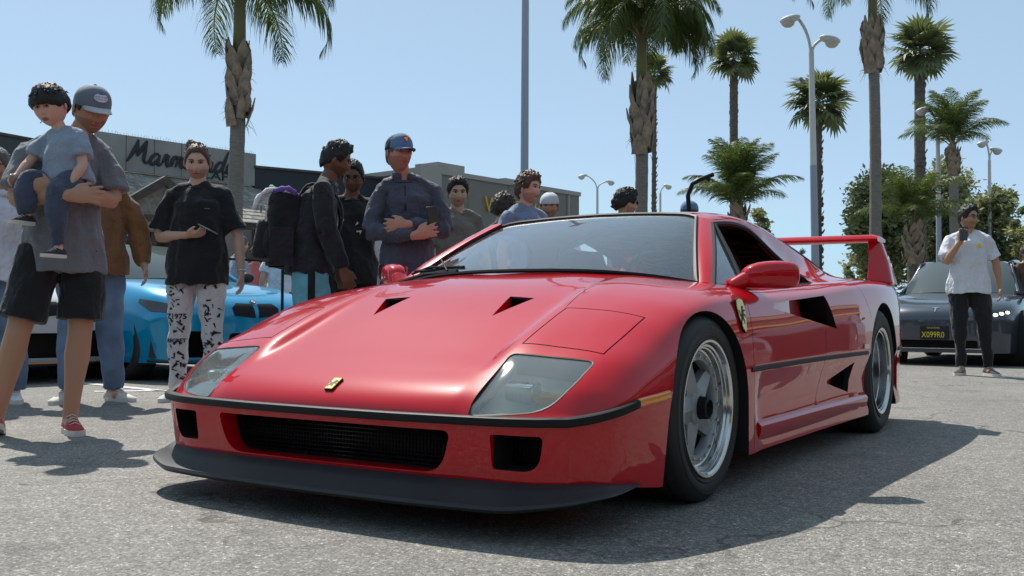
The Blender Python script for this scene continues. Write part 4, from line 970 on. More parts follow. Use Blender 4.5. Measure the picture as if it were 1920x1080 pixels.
for k in ('frond', 'frond2', 'fan', 'leafa', 'leafb'):   # leaves let light through
    t_ = V[k].node_tree; pb = t_.nodes['Principled BSDF']; tr = t_.nodes.new('ShaderNodeBsdfTranslucent'); ms = t_.nodes.new('ShaderNodeMixShader'); ms.inputs[0].default_value = .3
    c_ = pb.inputs['Base Color'].default_value; tr.inputs[0].default_value = (min(1, c_[0]*1.9), min(1, c_[1]*1.9), c_[2]*1.2, 1)
    t_.links.new(pb.outputs[0], ms.inputs[1]); t_.links.new(tr.outputs[0], ms.inputs[2]); t_.links.new(ms.outputs[0], t_.nodes['Material Output'].inputs[0])
def frond_mesh(L, droop, nl, ll, lw, hang, seed, rise=.35):
    "feather leaf: stem leaves the crown along +x; leaflets hang"
    rn = random.Random(seed); mb = MB(); pts = []
    n = 14
    ang = rise; x = z = 0; p = Vector((0, 0, 0))
    for k in range(n+1):
        pts.append(p.copy()); ang -= droop/n*(.6+.8*k/n); p = p + Vector((math.cos(ang), 0, math.sin(ang)))*(L/n)
    mb.tube(pts, [.028*(1-k/n)+.006 for k in range(n+1)], 5, m=1)
    S = np.array([tuple(q) for q in pts])
    for k in range(nl):
        t = .14+.86*k/nl; f = t*n; i = min(int(f), n-1); a = Vector(S[i]).lerp(Vector(S[i+1]), f-i); tg = (Vector(S[i+1])-Vector(S[i])).normalized()
        l0 = ll*(math.sin(math.pi*min(.98, .18+.80*t)))**.6
        for sd_ in (1, -1):
            l = l0*rn.uniform(.8, 1.15); out = Vector((0, sd_, 0)); d = (out*rn.uniform(.55, .9) + tg*rn.uniform(.5, .9) + Vector((0, 0, rn.uniform(-.15, .35)))).normalized()
            q = a.copy(); seg = [q.copy()]
            for j in range(4):
                d = (d + Vector((0, 0, -hang*rn.uniform(.7, 1.3)*(.25+j*.22)))).normalized(); q = q+d*(l/4); seg.append(q.copy())
            wv = tg*lw; b = len(mb.v)
            ws_ = (.5, 1, .9, .6, .08)
            for j, s_ in enumerate(seg): mb.v += [s_-wv*ws_[j], s_+wv*ws_[j]]
            for j in range(4): mb.f.append((b+2*j, b+2*j+1, b+2*j+3, b+2*j+2)); mb.m.append(0 if rn.random() < .7 else 2)
    return mb
def fan_mesh(Rr, seed, pet=.9):
    rn = random.Random(seed); mb = MB(); n = 22
    mb.tube([(0, 0, 0), (pet*.5, 0, .04), (pet, 0, 0)], [.03, .02, .015], 5, m=1)
    c = Vector((pet, 0, 0))
    for k in range(n):
        a = -2.35+4.7*k/(n-1); l = Rr*(.78+.22*math.cos(a))*rn.uniform(.9, 1.08); d = Vector((math.cos(a), math.sin(a), .12*abs(math.sin(a*1.5)))); w_ = Vector((-math.sin(a), math.cos(a), 0))*Rr*.085
        m1 = c+d*l*.6+Vector((0, 0, .03*(k % 2))); tip = c+d*l+Vector((0, 0, -.22*l*rn.uniform(.6, 1.5))); b = len(mb.v)
        mb.v += [c-w_*.1, c+w_*.1, m1+w_, m1-w_, tip]; mb.f += [(b, b+1, b+2, b+3), (b+3, b+2, b+4)]; mb.m += [0, 0]
    return mb
def mesh_of(mb, name, mats):
    o = mb.build(name, mats, None, smooth=False, sharp=None); me = o.data; bpy.data.objects.remove(o); return me
def add(me, name, parent, loc=(0, 0, 0), rot=None, sc_=1):
    o = bpy.data.objects.new(name, me); col.objects.link(o); o.parent = parent; o.location = loc
    if rot is not None: o.rotation_euler = rot
    o.scale = (sc_, sc_, sc_); return o
HANG = [mesh_of(frond_mesh(3.0, dr, 84, .95, .017, hg, sd_, rise=ri), 'frond', [V['frond'], V['stem'], V['frond2']]) for dr, hg, sd_, ri in ((2.75, 1.0, 21, 1.1), (3.1, 1.1, 22, .95), (2.5, .95, 23, 1.2))]
FR = [mesh_of(frond_mesh(3.0, dr, 78, .85, .017, hg, sd_, rise=ri), 'frond', [V['frond'], V['stem'], V['frond2']]) for dr, hg, sd_, ri in ((1.5, .55, 1, .95), (1.9, .75, 2, .75), (2.2, .85, 3, .5), (1.2, .45, 4, 1.15))]
def trunk_mb(h, r0, r1, seed, rings=True, lean=(0, 0), n=14, seg=.16):
    rn = random.Random(seed); k = max(8, int(h/seg)); pts = []; rad = []
    for i in range(k+1):
        t = i/k; pts.append((lean[0]*t*t+.04*math.sin(t*5+seed), lean[1]*t*t+.04*math.cos(t*4+seed), h*t)); rad.append((r0*(1-t)+r1*t)*(1+(.035 if (i % 2) and rings else 0)+rn.uniform(-.02, .02))*(1+.35*math.exp(-t*h/.5)))
    return MB().tube(pts, rad, n), Vector(pts[-1])
def boots(top, n, r, h, seed, out=.10, ln=.5, wide=1):
    rn = random.Random(seed); mb = MB()
    for k in range(n):
        z = top.z-h*(1-k/n); a = k*2.4+rn.uniform(-.2, .2); d = Vector((math.cos(a), math.sin(a), 0)); s_ = Vector((-d.y, d.x, 0)); w_ = rn.uniform(.07, .15)*r/.18*wide
        rr = r*(1-.25*(k/n)); b0 = Vector((top.x, top.y, z))+d*rr*.8; l = ln*rn.uniform(.7, 1.3)
        o_ = out*rn.uniform(.6, 1.8)
        q = [b0-s_*w_, b0+s_*w_, b0+d*o_+Vector((0, 0, l*.6))+s_*w_*.8, b0+d*o_*1.3+Vector((0, 0, l))+s_*w_*.08, b0+d*o_*1.3+Vector((0, 0, l))-s_*w_*.08, b0+d*o_+Vector((0, 0, l*.6))-s_*w_*.8]
        mb.prism(q, d*.025)
    return mb
def fibres(top, n, r, h, seed):
    rn = random.Random(seed); mb = MB()
    for k in range(n):
        a = rn.uniform(0, 6.28); z = top.z-rn.uniform(0, h); d = Vector((math.cos(a), math.sin(a), 0)); p = Vector((top.x, top.y, z))+d*r*.9; q = p+d*rn.uniform(.05, .22)+Vector((0, 0, rn.uniform(-.35, .05)))
        mb.tube([p, p.lerp(q, .5)+Vector((0, 0, .05)), q], [.008, .006, .002], 3)
    return mb
def feather_palm(u, D, vtop, label, r, size, nf, bh=1.2, seed=0, lean=0, stand=0, br=1.5, rough=False, bias=None, spread=1.0, shaft=.15, hang=0):
    base = ground(u-lean, D); t = thing('palm_tree', label, 'palm tree', base, group='feather palms')
    h = at(u, vtop, D).z
    mb, top = trunk_mb(h, r*1.1, r*.95, seed, lean=tuple((RT*(lean*D/FPX)).xy)); mb.build('trunk', V['trunkd' if rough else 'trunk'], t, sharp=None)
    boots(top, int(12+bh*10), r*br*.92, bh, seed, .05+r*.22, .50*br/1.2, 1.15).build('leaf_bases', V['boot'], t, smooth=False)
    fibres(top, 70, r*br, bh, seed).build('loose_fibre', V['dead'], t, smooth=False)['kind'] = 'stuff'
    MB().tube([top-Vector((0, 0, .15)), top+Vector((0, 0, shaft+.2*size)), top+Vector((0, 0, shaft+.65*size))], [r*.9, r*.75, r*.2], 10).build('crown_shaft', V['stem'], t, sharp=None)
    rn = random.Random(seed+9)
    for k in range(nf):
        q = k/nf; a = k*2.39996+rn.uniform(-.15, .15)
        if bias is not None and rn.random() < .35: a = bias+rn.uniform(-.7, .7)
        me = FR[3] if q > .75 else FR[0] if q > .5 else FR[1] if q > .22 else FR[2]
        if hang and q < hang: me = HANG[k % 3]
        if stand: me = FR[3] if q > .35 else FR[0]
        o = add(me, 'frond', t, top+Vector((0, 0, shaft+.45*q*size)), (rn.uniform(-.12, .12), (-.45*q+ .12)*spread - stand*(.25+.5*q), a), size*rn.uniform(.88, 1.1))
    return t
def fan_palm(u, D, v, rpx, tw, label, seed, n=27, lean=0, rough=True):
    base = ground(u-lean, D); t = thing('fan_palm', label, 'palm tree', base, group='fan palms beyond the lot')
    h = at(u, v, D).z; rr = rpx/FPX*D; r = tw/FPX*D/2
    mb, top = trunk_mb(h, r*1.1, r, seed, n=9, seg=.35, lean=tuple((RT*(lean*D/FPX)).xy)); mb.build('trunk', V['trunkd'], t, sharp=None)
    boots(top, int(h*7), r*1.0, h*.93, seed, .07, .28).build('leaf_bases', V['trunkd'], t, smooth=False)
    rn = random.Random(seed)
    pm = rr*.42; FM = [mesh_of(fan_mesh(rr*.62, seed*3+i, pm), 'fan_leaf', [V['fan'], V['stem']]) for i in range(2)]
    for k in range(n):
        q = (k+.5)/n; el = math.radians(-48+130*q+rn.uniform(-9, 9)); a = k*2.39996+rn.uniform(-.3, .3)
        add(FM[k % 2], 'fan_leaf', t, top+Vector((0, 0, .1+.3*q)), (rn.uniform(-.5, .5), -el, a), rn.uniform(.85, 1.12)*(1.0 if q < .8 else .8))
    return t
feather_palm(441, 22, 108, 'queen palm with hanging fronds in front of the cafe sign', .165, .98, 26, 1.5, 1, lean=2, br=1.35, spread=.8, shaft=1.2, hang=.45)
feather_palm(1200, 23.5, 178, 'queen palm with a ragged trunk collar and heavy hanging fronds over the red car', .15, .78, 50, 1.4, 2, lean=-3, br=1.5, spread=.9, shaft=1.3, hang=.95, bias=math.pi*.75)
feather_palm(1637, 29, 66, 'tallest slender palm, its collar bulging just under the top edge', .155, 1.0, 24, 1.1, 3, lean=-6, br=1.7, spread=.8, shaft=1.5, hang=.5)
feather_palm(1385, 36, 405, 'low feathery palm behind the red car roof, fronds spreading wide', .24, .86, 30, 1.1, 4, stand=.55, br=1.3, rough=True)
feather_palm(1790, 45, 285, 'upswept feather palm between two street lamps at right', .20, .92, 22, 1.0, 5, stand=.35, br=1.3)
feather_palm(1716, 38, 430, 'short bushy palm standing in front of the dark tree mass', .24, .75, 26, 1.4, 6, stand=.2, br=1.3, rough=True)
fan_palm(1377, 60, 112, 58, 15, 'fan palm rising straight above the low feathery palm', 11, lean=2)
fan_palm(1537, 55, 195, 70, 14, 'fan palm directly behind the tall white lamp', 12, lean=4)
fan_palm(1728, 52, 100, 66, 19, 'thick trunked fan palm at upper right', 13)
fan_palm(1226, 80, 140, 46, 8, 'thin reddish fan palm half hidden behind the middle queen palm', 14)
# ---------------------------------------------------------------- broadleaf trees
def tree(u, D, vt, vb, rpx, label, seed, nc=70, nl=80, leaf=.13, squash=1.0):
    base = ground(u, D); t = thing('broadleaf_tree', label, 'tree', base, group='trees behind the parking lot')
    top = at(u, vt, D).z; bot = max(.8, at(u, vb, D).z); R_ = rpx/FPX*D; cz = (top+bot)/2; hz = (top-bot)/2; rn = random.Random(seed)
    mb = MB(); mb.tube([(0, 0, 0), (.1, .05, bot*.7), (0, 0, cz)], [.28, .22, .12], 8)
    wood = mb; lf = MB()
    for k in range(nc):
        while True:
            d = Vector((rn.uniform(-1, 1), rn.uniform(-1, 1), rn.uniform(-1, 1)))
            if .35 < d.length < 1: break
        c = Vector((d.x*R_, d.y*R_*.7, cz+d.z*hz))
        if k % 4 == 0: wood.tube([(0, 0, bot*.75), Vector((c.x*.4, c.y*.4, (bot+c.z)/2)), c], [.09, .05, .015], 5)
        cr = R_*rn.uniform(.13, .24); m = 1 if rn.random() < .35 else 0
        for j in range(nl):
            p = c+Vector((rn.gauss(0, cr*.6), rn.gauss(0, cr*.6), rn.gauss(0, cr*.45))); a = Vector((rn.gauss(0, 1), rn.gauss(0, 1), rn.gauss(0, .6))).normalized(); b_ = a.cross(Vector((rn.gauss(0, 1), rn.gauss(0, 1), rn.gauss(0, 1)))).normalized()
            s_ = leaf*rn.uniform(.6, 1.4); i = len(lf.v)
            lf.v += [p-a*s_, p+b_*s_*.45, p+a*s_, p-b_*s_*.45]; lf.f.append((i, i+1, i+2, i+3)); lf.m.append(m)
    wood.build('trunk', V['bark'], t, sharp=None)
    me = bpy.data.meshes.new('crown'); me.from_pydata([tuple(v) for v in lf.v], [], lf.f); me.materials.append(V['leafa']); me.materials.append(V['leafb']); me.polygons.foreach_set('material_index', lf.m)
    o = bpy.data.objects.new('crown', me); col.objects.link(o); o.parent = t
    return t
tree(1660, 54, 322, 540, 92, 'wide loose tree left of the tall palm trunk', 1, 170, 110, .15)
tree(1765, 60, 290, 560, 85, 'tallest olive green tree between the right hand lamps', 2, 170, 110, .15)
tree(1862, 56, 345, 550, 72, 'rounded dark tree behind the rightmost lamp', 3, 130, 110, .15)
tree(1935, 50, 372, 540, 46, 'tree cut off by the right edge of the picture', 4, 40, 70)
tree(1425, 48, 392, 500, 34, 'small tree just behind the red roof', 5, 30, 60, .12)
tree(1500, 75, 462, 560, 24, 'distant bush by the foot of the tall white lamp', 6, 18, 50, .14)
tree(1600, 70, 470, 560, 30, 'distant low tree seen through the rear wing', 7, 20, 50, .14)
# ================================================================ the other cars (local frame: front axle at x=0, nose towards +x)
def modern_car(label, loc, heading, paint, P):
    root = thing(P.get('name', 'parked_car'), label, P.get('cat', 'car'), loc, heading, P.get('group'))
    wb, H, W, fo = P['wb'], P['H'], P['W']/2, P['fo']; q = W/.93; e = P.get('suv', 0)
    hz = P.get('hood', 0)          # hood height offset
    def st(xs, ys, zs): return [(x, y*q, z) for x, y, z in zip(xs, ys, zs)]
    Y0 = [0, .30, .58, .75, .84, .885, .905]
    r = fo-.80
    net = [st([r+.80, r+.79, r+.74, r+.66, r+.58, r+.50, r+.42], [0, .3, .58, .74, .82, .865, .885], [.40]*7),
     st([r+.81, r+.80, r+.75, r+.67, r+.58, r+.48, r+.36], [0, .3, .58, .74, .83, .88, .905], [.60+hz, .60+hz, .60+hz, .60+hz, .59, .55, .42]),
     st([r+.75, r+.735, r+.68, r+.60, r+.50, r+.38, r+.26], [0, .3, .58, .74, .835, .895, .925], [.72+hz, .72+hz, .71+hz, .69+hz, .65+hz, .58, .43]),
     st([.50, .50, .46, .40, .33, .24, .14], [0, .3, .58, .75, .855, .915, .938], [.82+hz, .825+hz, .83+hz, .81+hz, .76, .62, .44]),
     st([.10, .10, .10, .08, .04, .0, -.05], [0, .3, .58, .75, .865, .93, .946], [.89+hz, .895+hz, .90+hz, .88+hz, .82, .64, .44]),
     st([-.55]*7, [0, .3, .58, .76, .87, .92, .93], [.97, .97, .96, .94, .885, .66, .44]),
     st([-wb*.5]*7, [0, .3, .58, .78, .885, .922, .925], [.97, .97, .97, .95, .90, .68, .44]),
     st([-wb*.85]*7, [0, .3, .58, .78, .885, .930, .935], [1.02, 1.02, 1.01, .98, .93, .70, .44]),
     st([-wb]*7, [0, .3, .58, .77, .885, .942, .946], [1.05, 1.05, 1.04, 1.0, .94, .71, .44]),
     st([-wb-.60]*7, [0, .3, .58, .75, .855, .90, .91], [1.05, 1.05, 1.04, .99, .93, .70, .44]),
     st([-wb-.95, -wb-.95, -wb-.92, -wb-.88, -wb-.85, -wb-.84, -wb-.84], [0, .3, .55, .70, .80, .84, .85], [.93, .93, .92, .90, .85, .68, .44])]
    Gm, _, _ = net_surface(net, [4, 5, 6, 6, 8, 8, 8, 6, 6, 5], [5, 5, 4, 4, 4, 4], 5)
    pr = [tuple(p) for p in Gm[0]] + [tuple(p) for p in Gm[1:, -1]]
    rows = []
    for k in (0, .3, .7, 1):
        rows.append([(p[0]-.03*k*(p[0] > .2), p[1]*(1-.02*k), p[2]+(.17-p[2])*k) for p in pr])
    def half(s):
        b = MB(); f = lambda p: (p[0], p[1]*s, p[2]); b.grid([[f(p) for p in r_] for r_ in Gm]); b.grid([[f(p) for p in r_] for r_ in rows]); b.grid([[f(p), (p[0], 0, p[2])] for p in rows[-1]])
        last = [Gm[-1, j] for j in range(Gm.shape[1])]+[rows[i][-1] for i in range(1, 4)]; b.grid([[f(p), (p[0], 0, p[2])] for p in last]); return b
    b = half(1); b2 = half(-1); b.add(b2.v, b2.f)
    bo = b.build('body', [paint, M['void'], M['gap']], None, sharp=None, weld=2e-4)
    cuts = []
    rt = P.get('rt', .335)
    for s in (1, -1):
        for cx in (0, -wb):
            mb = MB(); ring = [(cx+(rt+.045)*math.cos(a), rt+(rt+.045)*math.sin(a)) for a in np.linspace(0, 2*math.pi, 37)[:-1]]; ring = [(x, z if z > rt else rt-(rt-z)*1.3) for x, z in ring]
            loft(mb, [[(x, s*.60, z) for x, z in ring], [(x, s*1.2, z) for x, z in ring]], m=1, mcap=(1, 1)); cuts.append(mb.build('c', [paint, M['void'], M['gap']], None, sharp=30))
    for (y0, y1, z0, z1, d, rd) in P.get('intakes', []):
        for s in ((1, -1) if y0 > 0 else (1,)):
            mb = MB(); lp = rounded([(y0*s, z0), (y1*s, z0), (y1*s, z1), (y0*s, z1)], rd, 4); xb = fo-d-.12*max(abs(y0), abs(y1))**2*2
            loft(mb, [[(fo+.2, y, z) for y, z in lp], [(xb-.05, y, z) for y, z in lp]], m=1, mcap=(1, 1)); cuts.append(mb.build('c', [paint, M['void'], M['gap']], None, sharp=30))
    bool_cut(bo, cuts); bo.data.set_sharp_from_angle(angle=R(30)); bo.parent = root
    # greenhouse
    H1 = H-.02; B0 = [(-.42, 0, .975), (-.46, .35*q, .97), (-.56, .60*q, .96), (-.70, .76*q, .945)]; T0 = [(-1.12, 0, H1-.03), (-1.13, .3*q, H1-.035), (-1.16, .48*q, H1-.05), (-1.20, .575*q, H1-.075)]
    R0 = [(-wb*.80, 0, H1-.02), (-wb*.80, .3*q, H1-.025), (-wb*.80, .46*q, H1-.045), (-wb*.80, .555*q, H1-.07)]; E0 = [(-wb-.42, 0, 1.06), (-wb-.42, .3*q, 1.055), (-wb-.38, .52*q, 1.04), (-wb-.32, .64*q, 1.02)]
    def sheet(name, c0, c1, n, k, bulge, m, th=.006):
        o = MB().grid(patch(c0, c1, n, k, bulge)).build(name, m, None, sharp=None); solid(o, th); o.parent = root; return o
    sheet('windscreen', B0, T0, 8, 8, (.02, 0, .02), P.get('glass', M['tint'])); sheet('rear_window', R0, E0, 7, 6, (0, 0, .03), M['tint'])
    sheet('roof', T0, R0, 8, 6, (0, 0, .022), P.get('roofm', paint), .02)
    for s in (1, -1):
        S_ = lambda p: (p[0], p[1]*s, p[2])
        lo = [(-.72, .775*q, .945), (-wb*.5, .80*q, .955), (-wb*.85, .79*q, .985), (-wb-.15, .73*q, 1.0)]; hi = [(-1.22, .585*q, H1-.085), (-wb*.5, .60*q, H1-.055), (-wb*.78, .575*q, H1-.085), (-wb-.05, .66*q, 1.10)]
        a = spline3(lo, 12); c_ = spline3(hi, 12)
        o = MB().grid([[S_(p), S_(p*.5+r_*.5+np.array([0, .015, 0])), S_(r_)] for p, r_ in zip(a, c_)]).build('side_glass', M['tint'], None, sharp=None); solid(o, .005); o.parent = root
        for nm, pts, rd in (('pillar', [(-.62, .77*q, .955), (-.93, .69*q, 1.13), (-1.20, .60*q, H1-.07)], .024), ('roof_rail', [(-1.18, .59*q, H1-.07), (-wb*.5, .60*q, H1-.045), (-wb*.80, .575*q, H1-.065), (-wb-.10, .67*q, 1.10), (-wb-.38, .68*q, 1.02)], .026), ('door_pillar', [(-wb*.52, .80*q, .96), (-wb*.52, .61*q, H1-.06)], .018)):
            o = MB().tube([S_(p) for p in spline3(pts, 12)], rd, 8).build(nm, paint if nm != 'door_pillar' else M['black'], None, sharp=None); o.parent = root
        mb = MB(); mb.ball((-.80, (.98*q)*s, 1.02), (.075, .10, .065), 14); mb.tube([(-.78, .84*q*s, .96), (-.79, .92*q*s, .99)], .025, 8); o = mb.build('door_mirror', P.get('mirrorm', paint), None, sharp=None); o.parent = root
        for cx in (0, -wb):
            wr_ = bpy.data.objects.new('wheel', None); col.objects.link(wr_); wr_.parent = root; wr_.location = (cx, 0, rt); yo = W-.005; rr = rt-.085
            mb = MB(); mb.lathe([(rr-.01, s*(yo-.22)), (rt-.02, s*(yo-.23)), (rt, s*(yo-.20)), (rt, s*(yo-.03)), (rt-.02, s*(yo-.004)), (rr+.01, s*yo), (rr-.01, s*(yo-.015))], axis='Y', n=40); mb.build('tyre', M['rubber'], wr_, sharp=50)
            mb = MB(); mb.lathe([(rr, s*(yo-.01)), (rr-.012, s*(yo-.02)), (rr-.02, s*(yo-.10)), (rr-.03, s*(yo-.2))], axis='Y', n=40); mb.build('rim', P['wheelm'], wr_, sharp=40)
            for k in range(10):
                a_ = 2*math.pi*k/10+(.12 if k % 2 else -.12); m3 = Matrix.Rotation(a_, 3, 'Y'); mb = MB(); mb.tube([m3 @ Vector((0, s*(yo-.045), .05)), m3 @ Vector((0, s*(yo-.03), rr-.015))], [.016, .011], 6); mb.build('spoke', P['wheelm'], wr_)
            mb = MB(); mb.lathe([(.065, s*(yo-.06)), (.06, s*(yo-.03)), (0, s*(yo-.028))], axis='Y', n=20); mb.build('hub', P['wheelm'], wr_, sharp=40)
            mb = MB(); mb.lathe([(rr-.04, s*(yo-.11)), (0, s*(yo-.11))], axis='Y', n=28); mb.build('brake_disc', M['void'], wr_, sharp=None)
    for fn in P.get('extras', []): fn(root, bo, paint, P)
    return root, bo
def on_front(bo, pts, m, name, off=.004, org=(0, 0, .6), ux=(0, 1, 0), uz=(0, 0, 1), depth=2.2):
    return decal(flat_poly(pts), bo, org, ux, uz, m, name, off, depth)
def diag_face(s): return ((-.55*s, .83, 0) if s > 0 else (-.55*s, .83, 0))
PA = {}
PA['blue'] = mat('bright blue metallic paint', (.0, .27, .50), .28, metal=.2, coat=1, spec=.3); PA['white'] = mat('light grey metallic paint', (.50, .50, .50), .3, coat=1, spec=.3)
PA['grey'] = mat('dark grey metallic paint', (.055, .065, .085), .3, metal=.4, coat=1, spec=.3); PA['redc'] = mat('dull red paint', (.40, .04, .04), .3, coat=1)
PA['blackp'] = mat('black car paint', (.01, .01, .012), .3, coat=1); PA['blackw'] = mat('black wheel', (.018, .018, .02), .35); PA['smoke'] = mat('smoked headlamp', (.015, .017, .02), .08, coat=1); PA['led'] = mat('lit headlamp', (.9, .88, .8), .3, emit=((1, .95, .82), 4)); PA['orange'] = mat('orange pinstripe', (.6, .2, .03), .4)
def lamps_bmw(root, bo, paint, P):
    for s in (1, -1):
        ux = Vector((-.50*s, .86, 0)) ; 
        pts = [(-.17, .02), (.19, .085), (.20, .045), (.10, -.03), (-.14, -.045)]
        if s < 0: pts = [(-x, y) for x, y in pts][::-1]
        on_front(bo, pts, PA['smoke'], 'headlight', .006, (P['fo']-.42, .74*s, .665), ux)
        k = [(.02, -.02), (.245, .0), (.26, .07), (.20, .115), (.03, .11)]
        k = [(x*s, y) for x, y in k]; k = k if s > 0 else k[::-1]
        on_front(bo, k, M['void'], 'kidney_grille', .006, (.3, 0, .60))
    on_front(bo, [(.038*math.cos(a), .038*math.sin(a)) for a in np.linspace(0, 2*math.pi, 25)[:-1]], M['chrome'], 'round_badge', .006, (P['fo']-.06, 0, .735), (0, 1, 0), (-.6, 0, .8))
    on_front(bo, [(.032*math.cos(a), .032*math.sin(a)) for a in np.linspace(0, 2*math.pi, 25)[:-1]], PA['smoke'], 'badge_ring', .008, (P['fo']-.06, 0, .735), (0, 1, 0), (-.6, 0, .8))
    for a0, m in ((0, PA['blue']), (.5, C0w), (1, PA['blue']), (1.5, C0w)):
        on_front(bo, [(0, 0)]+[(.020*math.cos(a), .020*math.sin(a)) for a in np.linspace(a0*math.pi, (a0+.5)*math.pi, 7)], m, 'badge_quarter', .010, (P['fo']-.06, 0, .735), (0, 1, 0), (-.6, 0, .8))
    mb = MB(); mb.tube([tuple(p) for p in spline3([(P['fo']-.36, -.90, .19), (P['fo']-.12, -.70, .175), (P['fo']+.03, -.3, .165), (P['fo']+.05, 0, .165), (P['fo']+.03, .3, .165), (P['fo']-.12, .70, .175), (P['fo']-.36, .90, .19)], 30)], [(.05, .012)]*30, 8, ref=(1, 0, 0)); o = mb.build('front_splitter', PA['blackw'], None, sharp=None); o.parent = root
    if P.get('stripe'):
        mb = MB(); mb.tube([tuple(p) for p in spline3([(P['fo']-.34, -.92, .205), (P['fo']-.08, -.70, .19), (P['fo']+.08, -.3, .18), (P['fo']+.10, 0, .18), (P['fo']+.08, .3, .18), (P['fo']-.08, .70, .19), (P['fo']-.34, .92, .205)], 30)], .006, 6); o = mb.build('pinstripe', PA['orange'], None, sharp=None); o.parent = root
    # black panel behind the front wheel arch and lower fender
    for s in (1, -1):
        mb = MB(); mb.prism([(P['fo']-.12, .70*s, .42), (P['fo']-.34, .885*s, .42), (P['fo']-.36, .90*s, .22), (P['fo']-.14, .72*s, .22)], (.006, .006*s, 0)); o = mb.build('bumper_flap', PA['blackw'], None, sharp=30); o.parent = root
C0w = mat('white enamel', (.8, .8, .8), .4)
g0 = ground(232, 9.3); hd = R(82); off = Matrix.Rotation(hd, 3, 'Z') @ Vector((0, .90, 0)); 
BM = dict(wb=2.81, H=1.39, W=1.90, fo=.80, wheelm=PA['blackw'], intakes=[(-.30, .30, .22, .44, .10, .05), (.42, .74, .22, .46, .12, .06)], extras=[lamps_bmw], cat='car', name='sports_coupe', mirrorm=PA['blackw'])
modern_car('bright blue coupe with black wheels parked nose out behind the spectators', g0+off, hd, PA['blue'], BM)
g0 = ground(70, 8.7); hd = R(80); off = Matrix.Rotation(hd, 3, 'Z') @ Vector((-.85, 0, 0))
B2 = dict(BM); B2['stripe'] = 1
modern_car('light grey coupe with orange pinstripe behind the bare legs at left', g0+off, hd, PA['white'], B2)
K['plate_b'] = mat('black licence plate', (.012, .012, .014), .4)
def tesla(root, bo, paint, P):
    for s in (1, -1):
        pts = [(-.20, -.05), (.02, -.075), (.20, .02), (.26, .11), (.08, .045), (-.16, .01)]
        if s < 0: pts = [(-x, y) for x, y in pts][::-1]
        ux = Vector((-.45*s, .89, 0)); on_front(bo, pts, PA['smoke'], 'headlight', .006, (P['fo']-.38, .70*s, .70), ux)
        for dx in (-.12, -.04, .05):
            c_ = [(dx*s+.030*math.cos(a), -.028+dx*.18+.018*math.sin(a)) for a in np.linspace(0, 2*math.pi, 13)[:-1]]
            on_front(bo, c_, PA['led'], 'lit_lamp', .012, (P['fo']-.38, .70*s, .70), ux)
    T = [(-.045, .03), (-.04, .045), (0, .052), (.04, .045), (.045, .03), (.012, .035), (.006, -.04), (-.006, -.04), (-.012, .035)]
    on_front(bo, T, M['chrome'], 'nose_emblem', .006, (P['fo']-.05, 0, .725), (0, 1, 0), (-.6, 0, .8))
    x = P['fo']+.035
    mb = MB(); mb.box((x, 0, .42), (.012, .335, .168)); o = mb.build('licence_plate', K['plate_b'], None, sharp=30); o.parent = root
    yl = M['yellow']
    put_text('plate_number', 'X099R0', .105, (x+.008, -.150, .365), (0, 1, 0), (0, 0, 1), yl, o, .001, .80); put_text('plate_state', 'CALIFORNIA', .028, (x+.008, -.085, .478), (0, 1, 0), (0, 0, 1), yl, o, .001)
    mb = MB(); mb.box((x-.01, 0, .225), (.03, 1.3, .012)); o = mb.build('lower_trim', M['chrome'], None, sharp=30); o.parent = root
hd = R(-3); n0 = ground(1752, 12.9); off = Matrix.Rotation(hd, 3, 'Z') @ Vector((-.82, 0, 0))
modern_car('dark grey electric sedan with headlights on and black licence plate', n0+off, hd, PA['grey'], dict(wb=2.87, H=1.49, W=1.86, fo=.82, wheelm=M['alloy'], intakes=[(-.50, .50, .21, .33, .03, .03)], extras=[tesla], name='parked_sedan', roofm=M['tint'], glass=M['tint']))
def plain_lamps(root, bo, paint, P):
    for s in (1, -1):
        pts = [(-.16, -.05), (.18, -.03), (.20, .05), (-.14, .04)]; pts = pts if s > 0 else [(-x, y) for x, y in pts][::-1]
        on_front(bo, pts, PA['smoke'], 'headlight', .006, (P['fo']-.38, .70*s, .68), (-.45*s, .89, 0))
GEN = dict(wb=2.7, H=1.45, W=1.82, fo=.85, wheelm=M['alloy'], intakes=[(-.4, .4, .24, .36, .04, .03)], extras=[plain_lamps], name='parked_sedan')
modern_car('dull red sedan seen through the rear wing of the red sports car', ground(1640, 21), R(95), PA['redc'], dict(GEN))
modern_car('dark sedan whose roof just shows left of the dull red sedan', ground(1572, 23), R(150), PA['grey'], dict(GEN, H=1.40))
modern_car('silver sedan parked beyond the people at left of the backpack man', ground(520, 15.5), R(100), PA['white'], dict(GEN))
modern_car('dark sedan parked behind the navy jacket man and the taupe T-shirt', ground(745, 17), R(110), PA['grey'], dict(GEN))
# painted stall lines
lm = mat('worn white line paint', (.55, .55, .54), .8, var=(.35, 14))
def line(a, b, w_=.10):
    a, b = Vector(a), Vector(b); d = (b-a).normalized(); n_ = Vector((-d.y, d.x, 0))*w_/2; mb = MB(); k = 24
    mb.grid([[a.lerp(b, i/k)+n_+Vector((0, 0, .004)), a.lerp(b, i/k)-n_+Vector((0, 0, .004))] for i in range(k+1)]); o = mb.build('painted_line', lm, None, sharp=None); o['kind'] = 'structure'
hd = Vector((math.cos(R(82)), math.sin(R(82)), 0)); n0 = ground(300, 8.05)
for k in (-1, 0): line(n0-hd*5.2+Vector((hd.y, -hd.x, 0))*(2.75*k), n0+hd*.05+Vector((hd.y, -hd.x, 0))*(2.75*k))
line(ground(180, 7.9), ground(420, 8.15))
for k in range(4): a = ground(1480+k*230, 17+k*.8); line(a, a+Vector((-5, .6, 0)))
